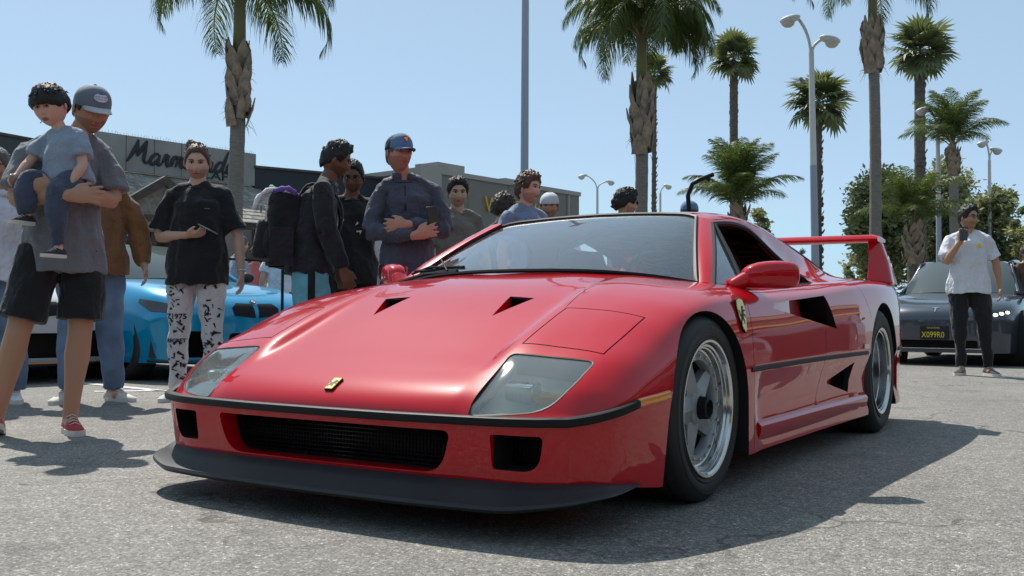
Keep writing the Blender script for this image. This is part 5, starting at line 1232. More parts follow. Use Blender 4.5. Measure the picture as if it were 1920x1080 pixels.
# behind and beside the photographer: the other sides of the lot, seen only as reflections
rb = thing('store_row', 'long low brown store row with a yellow band on the other side of the lot', 'building', (-22, 17, 0))
K['cream'] = mat('cream stucco', (.34, .30, .23), .9); K['brown'] = mat('dark brown stucco', (.10, .07, .055), .9); K['yband'] = mat('yellow band', (.60, .38, .05), .6)
MB().box((0, 5, 3.2), (76, 10, 6.4)).build('wall', K['brown'], rb, sharp=30)
MB().box((0, -.15, 3.5), (76.2, .3, .35)).build('yellow_band', K['yband'], rb, sharp=30)
MB().box((0, -.15, 5.6), (76.2, .3, .9)).build('fascia', K['cream'], rb, sharp=30)
for k in range(11): MB().box((-33+6.6*k, -.06, 1.6), (4.9, .12, 2.7)).build('window', K['winglass'], rb, sharp=30)
rb = thing('store_building', 'long low cream store building facing the nose of the red car', 'building', (24, -2, 0))
MB().box((5, 0, 3.2), (10, 64, 6.4)).build('wall', K['brown'], rb, sharp=30)
MB().box((-.15, 0, 5.5), (.3, 64.2, .9)).build('fascia', K['charcoal'], rb, sharp=30)
for k in range(9): MB().box((-.06, -26+6.5*k, 1.6), (.12, 4.9, 2.7)).build('window', K['winglass'], rb, sharp=30)
for i, (x, y, h_, pm) in enumerate(((13, -3, 80, 'white'), (14, 8.5, 85, 'grey'), (-3, 12.5, 100, 'blue'), (-7, 12.8, 95, 'grey'), (-12, 13, 92, 'redc'))):
    modern_car(['light grey sedan parked behind the photographer', 'dark sedan parked behind the photographer', 'blue sedan in the row beside the left flank of the red car', 'dark sedan in the row beside the left flank of the red car', 'red sedan in the row beside the left flank of the red car'][i], (x, y, 0), R(h_), PA[pm], dict(GEN))

for i, (x, y, pm) in enumerate(((-6.5, 5.6, 'grey'), (-12.5, 5.9, 'blackp'), (-18.8, 6.2, 'grey'))):  # unseen black cars added to darken the flank's reflections
    modern_car(['added black sedan parked lengthwise just outside the right edge', 'added black sedan parked lengthwise behind another outside the right edge', 'added black sedan third in the lengthwise row outside the right edge'][i], (x, y, 0), R(176), PA['blackp'], dict(GEN))
# ================================================================ people
S = {}
S['skin_light'] = mat('light skin', (.58, .36, .27), .5, spec=.35); S['skin_tan'] = mat('tanned skin', (.43, .24, .155), .5, spec=.35)
S['skin_olive'] = mat('olive skin', (.5, .31, .215), .5, spec=.35); S['skin_brown'] = mat('brown skin', (.17, .08, .05), .45, spec=.4)
S['skin_ruddy'] = mat('weathered skin', (.47, .25, .18), .5, spec=.35)
for _n, _c in (('skin_light', (.58, .36, .27)), ('skin_tan', (.43, .24, .155)), ('skin_olive', (.5, .31, .215)), ('skin_brown', (.17, .08, .05)), ('skin_ruddy', (.47, .25, .18))): S[_n+'_shade'] = mat(_n+' beard and socket shade', tuple(q*.66 for q in _c), .6, spec=.3)
S['eyewhite'] = mat('eye white', (.6, .58, .55), .3); S['iris'] = mat('dark iris', (.02, .012, .01), .2); S['lip'] = mat('lips', (.30, .10, .085), .5); S['lipd'] = mat('dark lips', (.13, .05, .04), .5)
S['black_hair'] = mat('black hair', (.012, .010, .009), .55, bump=(.8, 90, .01, (1, 1, .2))); S['brown_hair'] = mat('brown hair', (.09, .05, .028), .5, bump=(.8, 90, .01, (1, 1, .2)))
S['dark_hair'] = mat('dark brown hair', (.035, .02, .013), .5, bump=(.8, 90, .01, (1, 1, .2))); S['grey_hair'] = mat('greying hair', (.10, .09, .085), .6, bump=(.6, 90, .01))
def cloth(name, c, rough=.85, var=.08, wr=.5): return mat(name, c, rough, sheen=.15, var=(var, 4), bump=(min(1, wr*1.5), 13, .05))
S['lens'] = mat('sunglass lens', (.01, .01, .012), .08, spec=.8)
S['shoe_sole'] = mat('white rubber sole', (.62, .60, .55), .6)
def fdisp(me, amp, scale, seed=0, stretch=(1, 1, 1), zlim=None):
    vs = np.empty(len(me.vertices)*3); me.vertices.foreach_get('co', vs); ns = np.empty(len(me.vertices)*3); me.vertex_normals.foreach_get('vector', ns)
    vs = vs.reshape(-1, 3); ns = ns.reshape(-1, 3)
    for i in range(len(vs)):
        p = Vector((vs[i, 0]*stretch[0], vs[i, 1]*stretch[1], vs[i, 2]*stretch[2]))*scale + Vector((seed*3.1, 0, 0))
        k = noise.noise(p)
        q_ = noise.noise(p*.55+Vector((7, seed, 3))); k = .75*((1-abs(k+q_*.5)*2)-.5)+.5*q_
        k += .35*noise.noise(p*2.4)
        vs[i] += ns[i]*amp*k
    me.vertices.foreach_set('co', vs.ravel()); me.update()
def remesh(mb, name, m, parent, vox=.009, smooth=2, disp=None):
    o = mb.build(name, m, None, sharp=None)
    md = o.modifiers.new('r', 'REMESH'); md.mode = 'VOXEL'; md.voxel_size = vox; md.use_smooth_shade = True
    if smooth: s_ = o.modifiers.new('s', 'SMOOTH'); s_.iterations = smooth; s_.factor = .5
    apply_mods(o)
    if disp: fdisp(o.data, *disp)
    o.parent = parent
    return o
def arm_dir(v): v = Vector(v); return v.normalized()
def head_mb(skin_i, P):
    "head centred on the origin facing +y, 0.235 m high; material slots skin, eye white, iris, lips, brows"
    nu, nv = 72, 46; v = []; w_, d_, h_ = P.get('w', .077), P.get('d', .097), P.get('h', .118); jaw = P.get('jaw', .24); G_ = []
    for i in range(nv+1):
        th = math.pi*i/nv; row = []
        for k in range(nu):
            ph = 2*math.pi*k/nu; dx, dy, dz = math.sin(th)*math.sin(ph), math.sin(th)*math.cos(ph), math.cos(th)
            e = .88; sx = math.copysign(abs(dx)**e, dx); 
            x, y, z = w_*sx, d_*dy, h_*dz
            lo = max(0, -dz)
            x *= 1-jaw*lo**1.6
            if y > 0: y *= 1-.10*lo; y = min(y, .088+.02*(y-.088)) if y > .088 else y
            else: y *= 1-.42*lo**1.3
            if dz > .2: y += -.004*(dz-.2)
            fr = max(0., dy)**.5 if dy > 0 else 0
            ax = abs(x)
            if fr > 0:
                g = lambda cx, cz, rx, rz: math.exp(-((ax-cx)/rx)**2-((z-cz)/rz)**2)
                nz = 0
                if -.040 < z < .028:
                    t = (.028-z)/.050
                    nz = (.003+.021*min(t, 1)**1.3) if t <= 1 else .024*max(0, 1-(t-1)/.30)
                y += nz*math.exp(-(ax/(.0080+.005*max(0, min(1, (.02-z)/.05))))**2)
                y += -.013*g(.031, .015, .016, .010)*fr + .006*g(.028, .034, .026, .008) + .004*g(.045, -.012, .02, .02) + .006*g(0, -.052, .024, .006)+.006*g(0, -.066, .020, .006) - .005*g(0, -.059, .026, .0028) + .008*g(0, -.098, .022, .016) - .004*g(.0, -.080, .02, .006)
            row.append(Vector((x, y, z)))
        G_.append(row)
    mb = MB(); v = [p for r in G_ for p in r]; f = []; m = []
    for i in range(nv):
        for k in range(nu):
            q = (i*nu+k, (i+1)*nu+k, (i+1)*nu+(k+1) % nu, i*nu+(k+1) % nu); c = (v[q[0]]+v[q[2]])/2
            mm = 0
            if c.y > -.01 and c.z < -.028 and c.z > -.112 and P.get('stubble', 1) and (abs(c.x) > .022 or c.z < -.072 or -.05 < c.z < -.036): mm = 5
            if c.y > .05 and ((abs(c.x)-.031)/.019)**2+((c.z-.017)/.0125)**2 < 1: mm = 5  # darker skin colour painted in as shade of the eye sockets
            if c.y > .06 and ((abs(c.x)/.024)**2+((c.z+.059)/.0095)**2) < 1: mm = 3
            f.append(q); m.append(mm)
    mb.v = v; mb.f = f; mb.m = m
    for s in (1, -1):
        mb.ball((s*(w_+.004), -.008, .0), (.007, .019, .030), 12, rot=Matrix.Rotation(-s*.35, 3, 'Z'))
        mb.ball((s*(w_+.007), -.002, -.012), (.005, .010, .012), 8)
        mb.ball((s*.031, .0755, .0145), (.0135, .009, .0052), 12, m=1); mb.ball((s*.031+P.get('gaze', 0), .0815, .0140), (.0066, .0045, .0056), 10, m=2); mb.tube([(s*.017, .0835, .017), (s*.030, .0875, .0212), (s*.045, .078, .0175)], [.0022, .0026, .0018], 5, m=4)
        mb.tube([(s*.014, .0905, .0310), (s*.030, .0905, .0370), (s*.050, .076, .0325)], [.0042, .0050, .0030], 6, m=4)
    return mb
def hair_mb(P, style, seed=0):
    rn = random.Random(seed); w_, d_, h_ = P.get('w', .077)+.006, P.get('d', .097)+.008, P.get('h', .118)+.010
    mb = MB(); nu, nv = 60, 30; rows = []
    for i in range(nv+1):
        th = math.pi*.80*i/nv; r_ = []
        for k in range(nu+1):
            ph = 2*math.pi*k/nu; dx, dy, dz = math.sin(th)*math.sin(ph), math.sin(th)*math.cos(ph), math.cos(th)
            fr = max(0, dy)
            # hairline: higher in front, low at the nape
            a_ = math.atan2(dx, dy); aa = abs(a_)/math.pi       # 0 front .. 1 back
            f0 = {'short': .27, 'buzz': .28, 'curly': .30, 'wavy': .31, 'top': .27, 'bun': .25, 'bowl': .42, 'cap': .40}.get(style, .30)
            kn = ((0, f0), (.14, f0+.01), (.25, .35 if style != 'bowl' else .46), (.36, .515), (.44, .50), (.52, .515), (.60, .60), (1.0, .70))
            frm = math.pi*float(np.interp(aa, [q[0] for q in kn], [q[1] for q in kn])) + .05*noise.noise(Vector((math.sin(a_)*5, math.cos(a_)*5, seed*1.7))) + .05*noise.noise(Vector((math.sin(a_)*14, math.cos(a_)*14, seed*1.7)))
            tt = min(th, frm); dx, dy, dz = math.sin(tt)*math.sin(ph), math.sin(tt)*math.cos(ph), math.cos(tt)
            fade = 1-max(0, (tt/frm-.86)/.14) if tt < frm else 0
            vol = {'short': .012, 'buzz': .004, 'curly': .026, 'wavy': .020, 'bowl': .014, 'top': .022, 'thin': .004, 'bun': .009, 'cap': .001}.get(style, .01)
            if style in ('short', 'bun'): vol *= .35+.85*max(0, dz)
            if style == 'top': vol *= .25+.75*max(0, dz)**.7+.3*max(0, dy)*max(0, dz)
            if style == 'wavy': vol *= .6+.6*max(0, dz)+.5*max(0, dy)
            nn = noise.noise(Vector((dx*6+seed, dy*6, dz*6)))*(.35 if style in ('short', 'buzz', 'bun', 'bowl', 'thin') else .9)+noise.noise(Vector((dx*16+seed, dy*16, dz*16)))*(.15 if style in ('buzz', 'bun') else .5)
            vv = vol*(1+nn)*max(fade, .0) - (0.012 if fade <= 0 else 0)
            e = .9; x = (w_)*math.copysign(abs(dx)**e, dx); y = d_*dy; z = h_*dz
            l = Vector((x, y, z)); l = l+l.normalized()*vv; r_.append(l)
        rows.append(r_)
    mb.grid(rows)
    if style in ('curly', 'wavy', 'top', 'short', 'bowl', 'bun'):
        n_ = {'curly': 150, 'wavy': 90, 'top': 26, 'short': 40, 'bowl': 70, 'bun': 40}[style]
        for k in range(n_):
            th = rn.uniform(0, 1.25); ph = rn.uniform(0, 6.28); dx, dy, dz = math.sin(th)*math.sin(ph), math.sin(th)*math.cos(ph), math.cos(th)
            if dy > .3 and dz < .62: continue
            if dz < .2: continue
            p = Vector((w_*dx, d_*dy, h_*dz)); n = p.normalized(); L = {'curly': .035, 'wavy': .045, 'top': .020, 'short': .018, 'bowl': .03, 'bun': .02}[style]*rn.uniform(.7, 1.3); tg = n.cross(Vector((rn.gauss(0, 1), rn.gauss(0, 1), rn.gauss(0, 1)))).normalized()
            if style == 'bowl': tg = (Vector((dx*.8+rn.gauss(0, .3), dy+rn.gauss(0, .3), -.6))).normalized()
            if style == 'bun': tg = (Vector((.1, -1, .35))).normalized()
            vol = .008
            q = [p+n*vol*.3, p+n*(vol+L*.35)+tg*L*.35, p+n*(vol+L*.25)+tg*L*.9]
            mb.tube(q, [.007, .006, .0015], 5)
    if style == 'bun': mb.ball((.045, -.070, .118), (.040, .040, .036), 14); mb.ball((.05, -.075, .14), (.022, .03, .02), 10); mb.tube([(.02, -.06, .085), (.035, -.065, .11)], [.03, .02], 8)
    return mb
def cap_mb(back=False):
    "dome, brim and button; facing +y"
    mb = MB(); rows = []
    for i in range(13):
        th = math.pi*.5*i/12; rows.append([Vector((.088*math.sin(th)*math.sin(2*math.pi*k/40), (.106 if math.cos(2*math.pi*k/40) < 0 else .104)*math.sin(th)*math.cos(2*math.pi*k/40), .036+.092*math.cos(th)**.85 + (.012*max(0, math.cos(2*math.pi*k/40))*math.sin(th*2) ))) for k in range(41)])
    rows.append([p+Vector((0, 0, -.012)) for p in rows[-1]])
    return rows
def make_cap(parent, mcrown, mfront, mbrim, back=False, name='cap'):
    rows = cap_mb(); s = -1 if back else 1
    mb = MB(); mi = []
    G_ = [[Vector((p.x, p.y*s, p.z)) for p in r] for r in rows]
    mb.grid(G_); nv = len(G_[0])
    for idx, f in enumerate(mb.f):
        c = sum((mb.v[i] for i in f), Vector())/4; mb.m[idx] = 1 if c.y*s > .035 else 0
    o = mb.build(name, [mcrown, mfront], None, sharp=None); o.parent = parent; md = o.modifiers.new('s', 'SOLIDIFY'); md.thickness = .003; apply_mods(o)
    mb = MB(); g = []
    for i in range(7):
        t = i/6; g.append([Vector(((.082-.012*t)*math.sin(a), s*(.100*math.cos(a)*(1-t)+t*(.100*math.cos(a)+.080*math.cos(a*.75)) if True else 0), .030-.018*t*(1-.2*math.cos(a)) - .010*abs(math.sin(a))**2*t+.004)) for a in np.linspace(-1.25, 1.25, 17)])
    mb.grid(g); b = mb.build('brim', [mbrim], o, sharp=None); md = b.modifiers.new('s', 'SOLIDIFY'); md.thickness = .004; apply_mods(b)
    MB().ball((0, 0, .130), (.008, .008, .005), 8).build('button', [mcrown], o, sharp=None)
    return o
def hand_mb(mb, wrist, fwd, palm_n, thumb_side, curl=.35, spread=.22, s=1.0, m=0, curls=None):
    "hand starting at the wrist; fwd along the fingers, palm_n out of the palm, thumb_side = direction of the thumb"
    f = Vector(fwd).normalized(); n = Vector(palm_n); n = (n-f*n.dot(f)).normalized(); t = Vector(thumb_side); t = (t-f*t.dot(f)-n*t.dot(n)).normalized(); w = Vector(wrist)
    mb.tube([w-f*.03*s, w+f*.02*s, w+f*.055*s, w+f*.090*s], [(.026*s, .019*s), (.034*s, .018*s), (.041*s, .016*s), (.038*s, .013*s)], 12, m, ref=t)
    for k, (o, L, r) in enumerate(((.029, .074, .0092), (.010, .082, .0095), (-.010, .077, .0092), (-.028, .060, .0082))):
        b = w+f*.082*s+t*o*s; c = curls[k] if curls else curl; d = (f+t*(o*spread/.03)).normalized(); pts = [b-d*.015*s, b]; a = c*.7
        for L_ in (.45, .32, .26):
            dd = d*math.cos(a)+n*math.sin(a); pts.append(pts[-1]+dd*L*L_*s); a += c
        mb.tube(pts, [r*s, r*1.04*s, r*s, r*.92*s, r*.72*s], 8, m)
    b = w+f*.028*s+t*.026*s; d1 = (f*.75+t*.75+n*.25).normalized(); d2 = (f*.95+t*.25+n*(.2+curl*.5)).normalized()
    mb.tube([b-d1*.015*s, b+d1*.030*s, b+d1*.030*s+d2*.032*s, b+d1*.03*s+d2*.058*s], [.013*s, .0125*s, .0105*s, .0078*s], 8, m)
def person(name_label, loc, rz, h=1.78, pose=None, skin='skin_olive', headP=None, hair=('short', 'dark_hair'), head_rot=(0, 0, 0), top=None, bottom=None, shoes=None, bulk=1.0, vox=.009, seed=0, group='people looking at the cars', hands=None, bare_legs=False, cat='person', lipd=False, nohands=()):
    """top: (material, 'tee'|'long', looseness, name); bottom: (material, 'trousers'|'shorts', looseness). The figure faces +y before rz."""
    k = h/1.78; P = dict(pelvis=(0, 0, .95), waist=(0, 0, 1.11), chest=(0, .005, 1.32), neck=(0, -.01, 1.48), head=(0, .028, 1.635),
        shR=(.168, -.012, 1.412), shL=(-.168, -.012, 1.412), elR=(.235, -.03, 1.14), elL=(-.235, -.03, 1.14), wrR=(.27, .04, .90), wrL=(-.27, .04, .90),
        hipR=(.092, 0, .92), hipL=(-.092, 0, .92), knR=(.115, .02, .50), knL=(-.115, .02, .50), anR=(.13, -.02, .09), anL=(-.13, -.02, .09))
    if pose: P.update(pose)
    J = {a: Vector(b)*k for a, b in P.items()}; hp = dict(headP or {}); B = bulk
    t = thing('person', name_label, cat, loc, rz, group)
    sk = S[skin]; sl = S['lipd'] if lipd else S['lip']; hm = S[hair[1]] if hair else S['dark_hair']
    ref = (1, 0, 0)
    xaxis = (J['shR']-J['shL']).normalized()
    ls = .80 if (top and top[1] == 'long') else 1
    # ---- body
    mb = MB()
    if True:
        mb.tube([J['pelvis']-Vector((0, 0, .09*k)), J['pelvis'], J['waist'], J['chest'], J['neck']-Vector((0, 0, .06*k)), J['neck']+Vector((0, 0, .01))], [(.11*k*B, .09*k*B), (.145*k*B, .100*k*B), (.130*k*B, .092*k*B), (.145*k*B, .096*k*B), (.090*k, .062*k), (.052*k, .056*k)], 16, ref=xaxis)
        nk = J['neck']; hd = J['head']
        mb.tube([nk-Vector((0, 0, .05*k)), nk+Vector((0, 0, .02*k)), nk.lerp(hd, .5), nk.lerp(hd, .85)], [.075*k*B**.5, .058*k*B**.5, .053*k*B**.5, .05*k], 12)
    for s_ in ('R', 'L'):
        sh, el, wr = J['sh'+s_], J['el'+s_], J['wr'+s_]
        inn = J['chest'].lerp(sh, .55)+Vector((0, 0, .03*k))
        ab = B**.8
        mb.tube([J['neck']+Vector((0, 0, .035*k)), J['neck'].lerp(sh, .5)+Vector((0, 0, .012*k)), sh], [.040*k, .036*k, .040*k], 10)
        mb.tube([inn, sh, sh.lerp(el, .35), sh.lerp(el, .75), el], [.045*k*ab, .050*k*ab*ls, .050*k*ab*ls, .043*k*ab*ls, .040*k*ab*ls], 12)
        mb.tube([el, el.lerp(wr, .25), el.lerp(wr, .6), wr, wr+(wr-el).normalized()*.02], [.040*k*ab*ls, .043*k*ab*ls, .034*k*ab*ls, .026*k, .024*k], 12)
        hp_, kn, an = J['hip'+s_], J['kn'+s_], J['an'+s_]
        if bare_legs or bottom is None or bottom[1] == 'shorts':
            fr = Vector((0, 1, 0))
            mb.tube([hp_+Vector((0, 0, .02)), hp_.lerp(kn, .3), hp_.lerp(kn, .75), kn, kn.lerp(an, .28)-fr*.012*k, kn.lerp(an, .6)-fr*.005, an, an-Vector((0, 0, .04*k))], [.092*k*B, .086*k*B, .064*k*B, .058*k*B, .062*k*B, .047*k*B, .037*k, .038*k], 14)
            mb.tube([an-Vector((0, 0, .03*k)), an+Vector((0, .08*k, -.05*k))], [.036*k, .03*k], 8)
        else:
            mb.tube([hp_+Vector((0, 0, .02)), hp_.lerp(kn, .3), kn, kn.lerp(an, .3), an-Vector((0, 0, .03*k))], [.080*k*B, .074*k*B, .052*k*B, .05*k*B, .034*k], 10)
            mb.tube([an-Vector((0, 0, .03*k)), an+Vector((0, .08*k, -.05*k))], [.032*k, .026*k], 8)
    hs = k*1.02
    for s_ in ('R', 'L'):
        if s_ in nohands: continue
        H_ = dict(fwd=(J['wr'+s_]-J['el'+s_]).normalized(), palm=(-1 if s_ == 'R' else 1, 0, 0), thumb=(0, 1, 0), curl=.45)
        if hands and s_ in hands: H_.update(hands[s_])
        hand_mb(mb, J['wr'+s_], H_['fwd'], H_['palm'], H_['thumb'], H_['curl'], s=hs, curls=H_.get('curls'))
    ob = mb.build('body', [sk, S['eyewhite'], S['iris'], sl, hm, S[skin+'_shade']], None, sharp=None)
    md = ob.modifiers.new('r', 'REMESH'); md.mode = 'VOXEL'; md.voxel_size = min(vox, .0094); md.use_smooth_shade = True
    s2 = ob.modifiers.new('s', 'SMOOTH'); s2.iterations = 2; s2.factor = .5
    apply_mods(ob)
    hmb = head_mb(0, hp); Rm = Matrix.Rotation(head_rot[2], 3, 'Z') @ Matrix.Rotation(head_rot[0], 3, 'X') @ Matrix.Rotation(head_rot[1], 3, 'Y'); hk = k*hp.get('s', 1.0)
    xfm = Matrix.Translation(J['head']) @ Rm.to_4x4() @ Matrix.Scale(hk, 4)
    bm = bmesh.new(); bm.from_mesh(ob.data)
    for f in bm.faces: f.material_index = 0; f.smooth = True
    vs = [bm.verts.new(xfm @ p) for p in hmb.v]
    for q, m_ in zip(hmb.f, hmb.m):
        try: f = bm.faces.new([vs[i] for i in q]); f.material_index = m_; f.smooth = True
        except ValueError: pass
    bmesh.ops.remove_doubles(bm, verts=vs, dist=1e-6); bm.to_mesh(ob.data); bm.free()
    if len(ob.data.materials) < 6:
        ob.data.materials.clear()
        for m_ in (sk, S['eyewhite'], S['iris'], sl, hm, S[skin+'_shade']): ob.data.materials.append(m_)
    ob.parent = t
    hroot = bpy.data.objects.new('hair', None)
    head_xf = xfm
    if hair and hair[0] != 'none':
        o = hair_mb(hp, hair[0], seed).build('hair', hm, None, sharp=None, xf=head_xf); o.parent = t
    bpy.data.objects.remove(hroot)
    # ---- clothes
    if top:
        tm, kind, lo, nm = top[:4]; hem = (top[4] if len(top) > 4 else .86)*k
        mb = MB(); c = lambda p, d=0: p
        pv = J['pelvis']; bot_ = Vector((pv.x, pv.y, pv.z+(hem-.95*k)))
        L = 1+lo
        mb.tube([bot_, pv+Vector((0, 0, .04*k)), J['waist'], J['waist'].lerp(J['chest'], .6), J['chest']+Vector((0, 0, .03*k)), J['neck']-Vector((0, 0, .042*k)), J['neck']-Vector((0, 0, .002*k))],
                [(.186*k*B*L, .140*k*B*L), (.180*k*B*L, .134*k*B*L), (.156*k*B*L, .122*k*B*L), (.166*k*B*L**.5, .128*k*B*L**.5), (.170*k*B, .122*k*B), (.108*k, .086*k), (.064*k, .066*k)], 24, ref=xaxis)
        for s_ in ('R', 'L'):
            sh, el, wr = J['sh'+s_], J['el'+s_], J['wr'+s_]; inn = J['chest'].lerp(sh, .5)+Vector((0, 0, .03*k)); ab = B**.8
            mb.tube([J['neck']+Vector((0, 0, .012*k)), J['neck'].lerp(sh, .5)+Vector((0, 0, .006*k)), sh], [.050*k, .054*k, .058*k*ab], 12)
            if kind == 'tee':
                e = sh.lerp(el, top[5] if len(top) > 5 else .72); mb.tube([inn, sh, sh.lerp(e, .5), e], [.066*k*ab, .063*k*ab, .066*k*ab*(1+lo*.6), .070*k*ab*(1+lo*1.1)], 14)
            else:
                mb.tube([inn, sh, sh.lerp(el, .5), el], [.066*k*ab, .063*k*ab, .060*k*ab*L, .056*k*ab*L], 14)
                mb.tube([el, el.lerp(wr, .4), el.lerp(wr, .85), el.lerp(wr, .97)], [.058*k*ab*L, .054*k*ab*L, .044*k*ab*L, .040*k*ab*L], 14)
        o = remesh(mb, nm, tm, t, vox, 3, (.021+.014*lo, 7.5, seed, (1, 1, .55)))
        nk_ = J['neck']; rb_ = MB(); rb_.tube([nk_+Vector((.067*k*math.sin(a), .068*k*math.cos(a)+.004, -.004*k-.014*k*math.cos(a))) for a in np.linspace(0, 2*math.pi, 25)], [(.009*k, .006*k)]*25, 6, ref=(0, 0, 1)); cl_ = rb_.build('neckband', tm, None, sharp=None); cl_.parent = t
    if bottom:
        bmq, kind, lo, nm = bottom[:4]; L = 1+lo; mb = MB()
        mb.tube([J['pelvis']+Vector((0, 0, .09*k)), J['pelvis']+Vector((0, 0, .02)), J['pelvis']-Vector((0, 0, .06*k))], [(.140*k*B, .104*k*B), (.155*k*B, .115*k*B), (.156*k*B*L**.5, .118*k*B*L**.5)], 20, ref=xaxis)
        for s_ in ('R', 'L'):
            hp_, kn, an = J['hip'+s_], J['kn'+s_], J['an'+s_]
            if kind == 'shorts':
                e = hp_.lerp(kn, bottom[4] if len(bottom) > 4 else .9); mb.tube([hp_, hp_.lerp(e, .5), e], [.104*k*B*L**.5, .102*k*B*L, .100*k*B*L*1.05], 16)
            else:
                taper = bottom[4] if len(bottom) > 4 else 1
                mb.tube([hp_, hp_.lerp(kn, .4), kn.lerp(hp_, .12), kn.lerp(an, .35), kn.lerp(an, .8), an+Vector((0, 0, .0))], [.103*k*B*L**.5, .096*k*B*L, .076*k*B*L, .074*k*B*L*taper, .062*k*B*L*taper, .058*k*B*L*taper], 16)
        o = remesh(mb, nm, bmq, t, max(vox, .0108) if kind != 'shorts' else vox, 3, (.016 if kind != 'shorts' else .010, 8, seed+5, (1, 1, .8)))
    if shoes:
        for s_ in ('R', 'L'):
            an = J['an'+s_]; yaw = (shoes[2] if len(shoes) > 2 else .25)*(-1 if s_ == 'R' else 1); tilt = shoes[3].get(s_, 0) if len(shoes) > 3 else 0
            shoe(t, an, k, shoes[0], shoes[1], yaw, tilt)
    return t, J, head_xf
def shoe(parent, an, k, mup, msole, yaw, tilt=0, laces=True):
    Rz = Matrix.Rotation(yaw, 3, 'Z') @ Matrix.Rotation(tilt, 3, 'X'); org = Vector((an.x, an.y, an.z-.09*k))
    T = lambda p: org + Rz @ (Vector(p)*k)
    out = [(-.036, -.055), (-.042, -.01), (-.040, .06), (-.047, .12), (-.040, .175), (-.018, .205), (.016, .205), (.040, .17), (.047, .11), (.038, .05), (.040, -.01), (.034, -.055), (.015, -.078), (-.016, -.078)]
    mb = MB(); mb.prism([T((x, y, 0)) for x, y in out], Rz @ Vector((0, 0, .028*k))); so_ = mb.build('sole', msole, None, sharp=40)
    secs = []
    for y, w_, h_ in ((-.075, .028, .066), (-.04, .036, .088), (0, .036, .100), (.04, .036, .085), (.08, .040, .066), (.12, .043, .052), (.16, .040, .044), (.19, .026, .034), (.20, .010, .028)):
        secs.append([T((w_*math.copysign(abs(math.cos(a))**.7, math.cos(a)), y, .016+(h_-.016)*max(0, math.sin(a))**.75 if math.sin(a) > 0 else .016)) for a in np.linspace(0, 2*math.pi, 17)[:-1]])
    mb = MB(); loft(mb, secs); u = mb.build('shoe', mup, parent, sharp=None); so_.parent = u
    if laces:
        mb = MB()
        for i in range(4):
            y = .035+.026*i; z = .088-.011*i; mb.tube([T((-.024, y, z-.006)), T((0, y+.006, z+.006)), T((.024, y, z-.006))], .0032*k, 5)
        mb.build('laces', S['shoe_sole'], u, sharp=None)
def phone(parent_thing, c, up, face, label, m=None, size=(.074, .150, .009)):
    up = Vector(up).normalized(); n = Vector(face); n = (n-up*n.dot(up)).normalized(); r = up.cross(n); Rm = Matrix((r, n, up)).transposed()
    wc = parent_thing.matrix_world if False else None
    loc = Matrix.Translation(parent_thing.location) @ Matrix.Rotation(parent_thing.rotation_euler.z, 4, 'Z') @ Vector(c)
    Rw = Matrix.Rotation(parent_thing.rotation_euler.z, 3, 'Z') @ Rm
    t = thing('phone', label, 'phone', loc); t.rotation_euler = Rw.to_euler()
    mb = MB(); mb.box((0, 0, 0), (size[0], size[2], size[1])); o = mb.build('case', m or S['ph'], t, sharp=30); b = o.modifiers.new('b', 'BEVEL'); b.width = .003; b.segments = 2; apply_mods(o)
    MB().box((0, size[2]/2+.0008, 0), (size[0]-.008, .001, size[1]-.012)).build('screen', S['lens'], t, sharp=30)
    MB().box((size[0]*.18, -size[2]/2-.001, size[1]*.32), (.028, .002, .028)).build('camera_island', M['black'], t, sharp=30)
    return t
S['ph'] = mat('dark phone case', (.015, .016, .02), .4)
def face_yaw(loc, extra=0):
    "rz that turns a +y facing figure towards the camera"
    d = CAM-Vector(loc); return math.atan2(d.y, d.x)-math.pi/2+extra

C = {}
C['heather'] = cloth('heather grey jersey', (.155, .165, .18)); C['blackc'] = cloth('black cotton', (.008, .008, .010), wr=.35); C['black2'] = cloth('washed black fabric', (.013, .014, .018))
C['blue_tee'] = cloth('faded blue cotton', (.26, .32, .40)); C['slate'] = cloth('slate blue trousers', (.05, .068, .11)); C['denim'] = mat('faded denim', (.13, .20, .31), .85, var=(.45, 3), bump=(.5, 12, .02))
C['rust'] = cloth('rust brown fleece', (.19, .085, .030)); C['whitec'] = cloth('white cotton', (.66, .66, .70)); C['hood'] = cloth('white hoodie fleece', (.58, .58, .64))
C['navy'] = cloth('navy performance knit', (.048, .058, .088), rough=.7); C['taupe'] = cloth('taupe cotton', (.16, .135, .11)); C['bluegrey'] = cloth('dusty blue cotton', (.17, .23, .34)); C['turq'] = cloth('turquoise track cloth', (.14, .42, .52))
C['wpants'] = cloth('white printed denim', (.62, .61, .62)); C['coral'] = cloth('coral vest', (.55, .14, .13)); C['red_canvas'] = cloth('red canvas', (.42, .012, .035), var=.05, wr=.2); C['cream'] = cloth('off white canvas', (.60, .57, .50), wr=.2)
C['capgrey'] = cloth('grey cap cloth', (.15, .17, .21), wr=.1); C['capblue'] = cloth('denim blue cap cloth', (.10, .19, .33), wr=.1); C['capwhite'] = cloth('white cap cloth', (.55, .56, .60), wr=.1); C['brimw'] = cloth('pale brim', (.45, .46, .47), wr=.1)
C['shoe_black'] = cloth('black knit shoe', (.02, .02, .022), wr=.2)

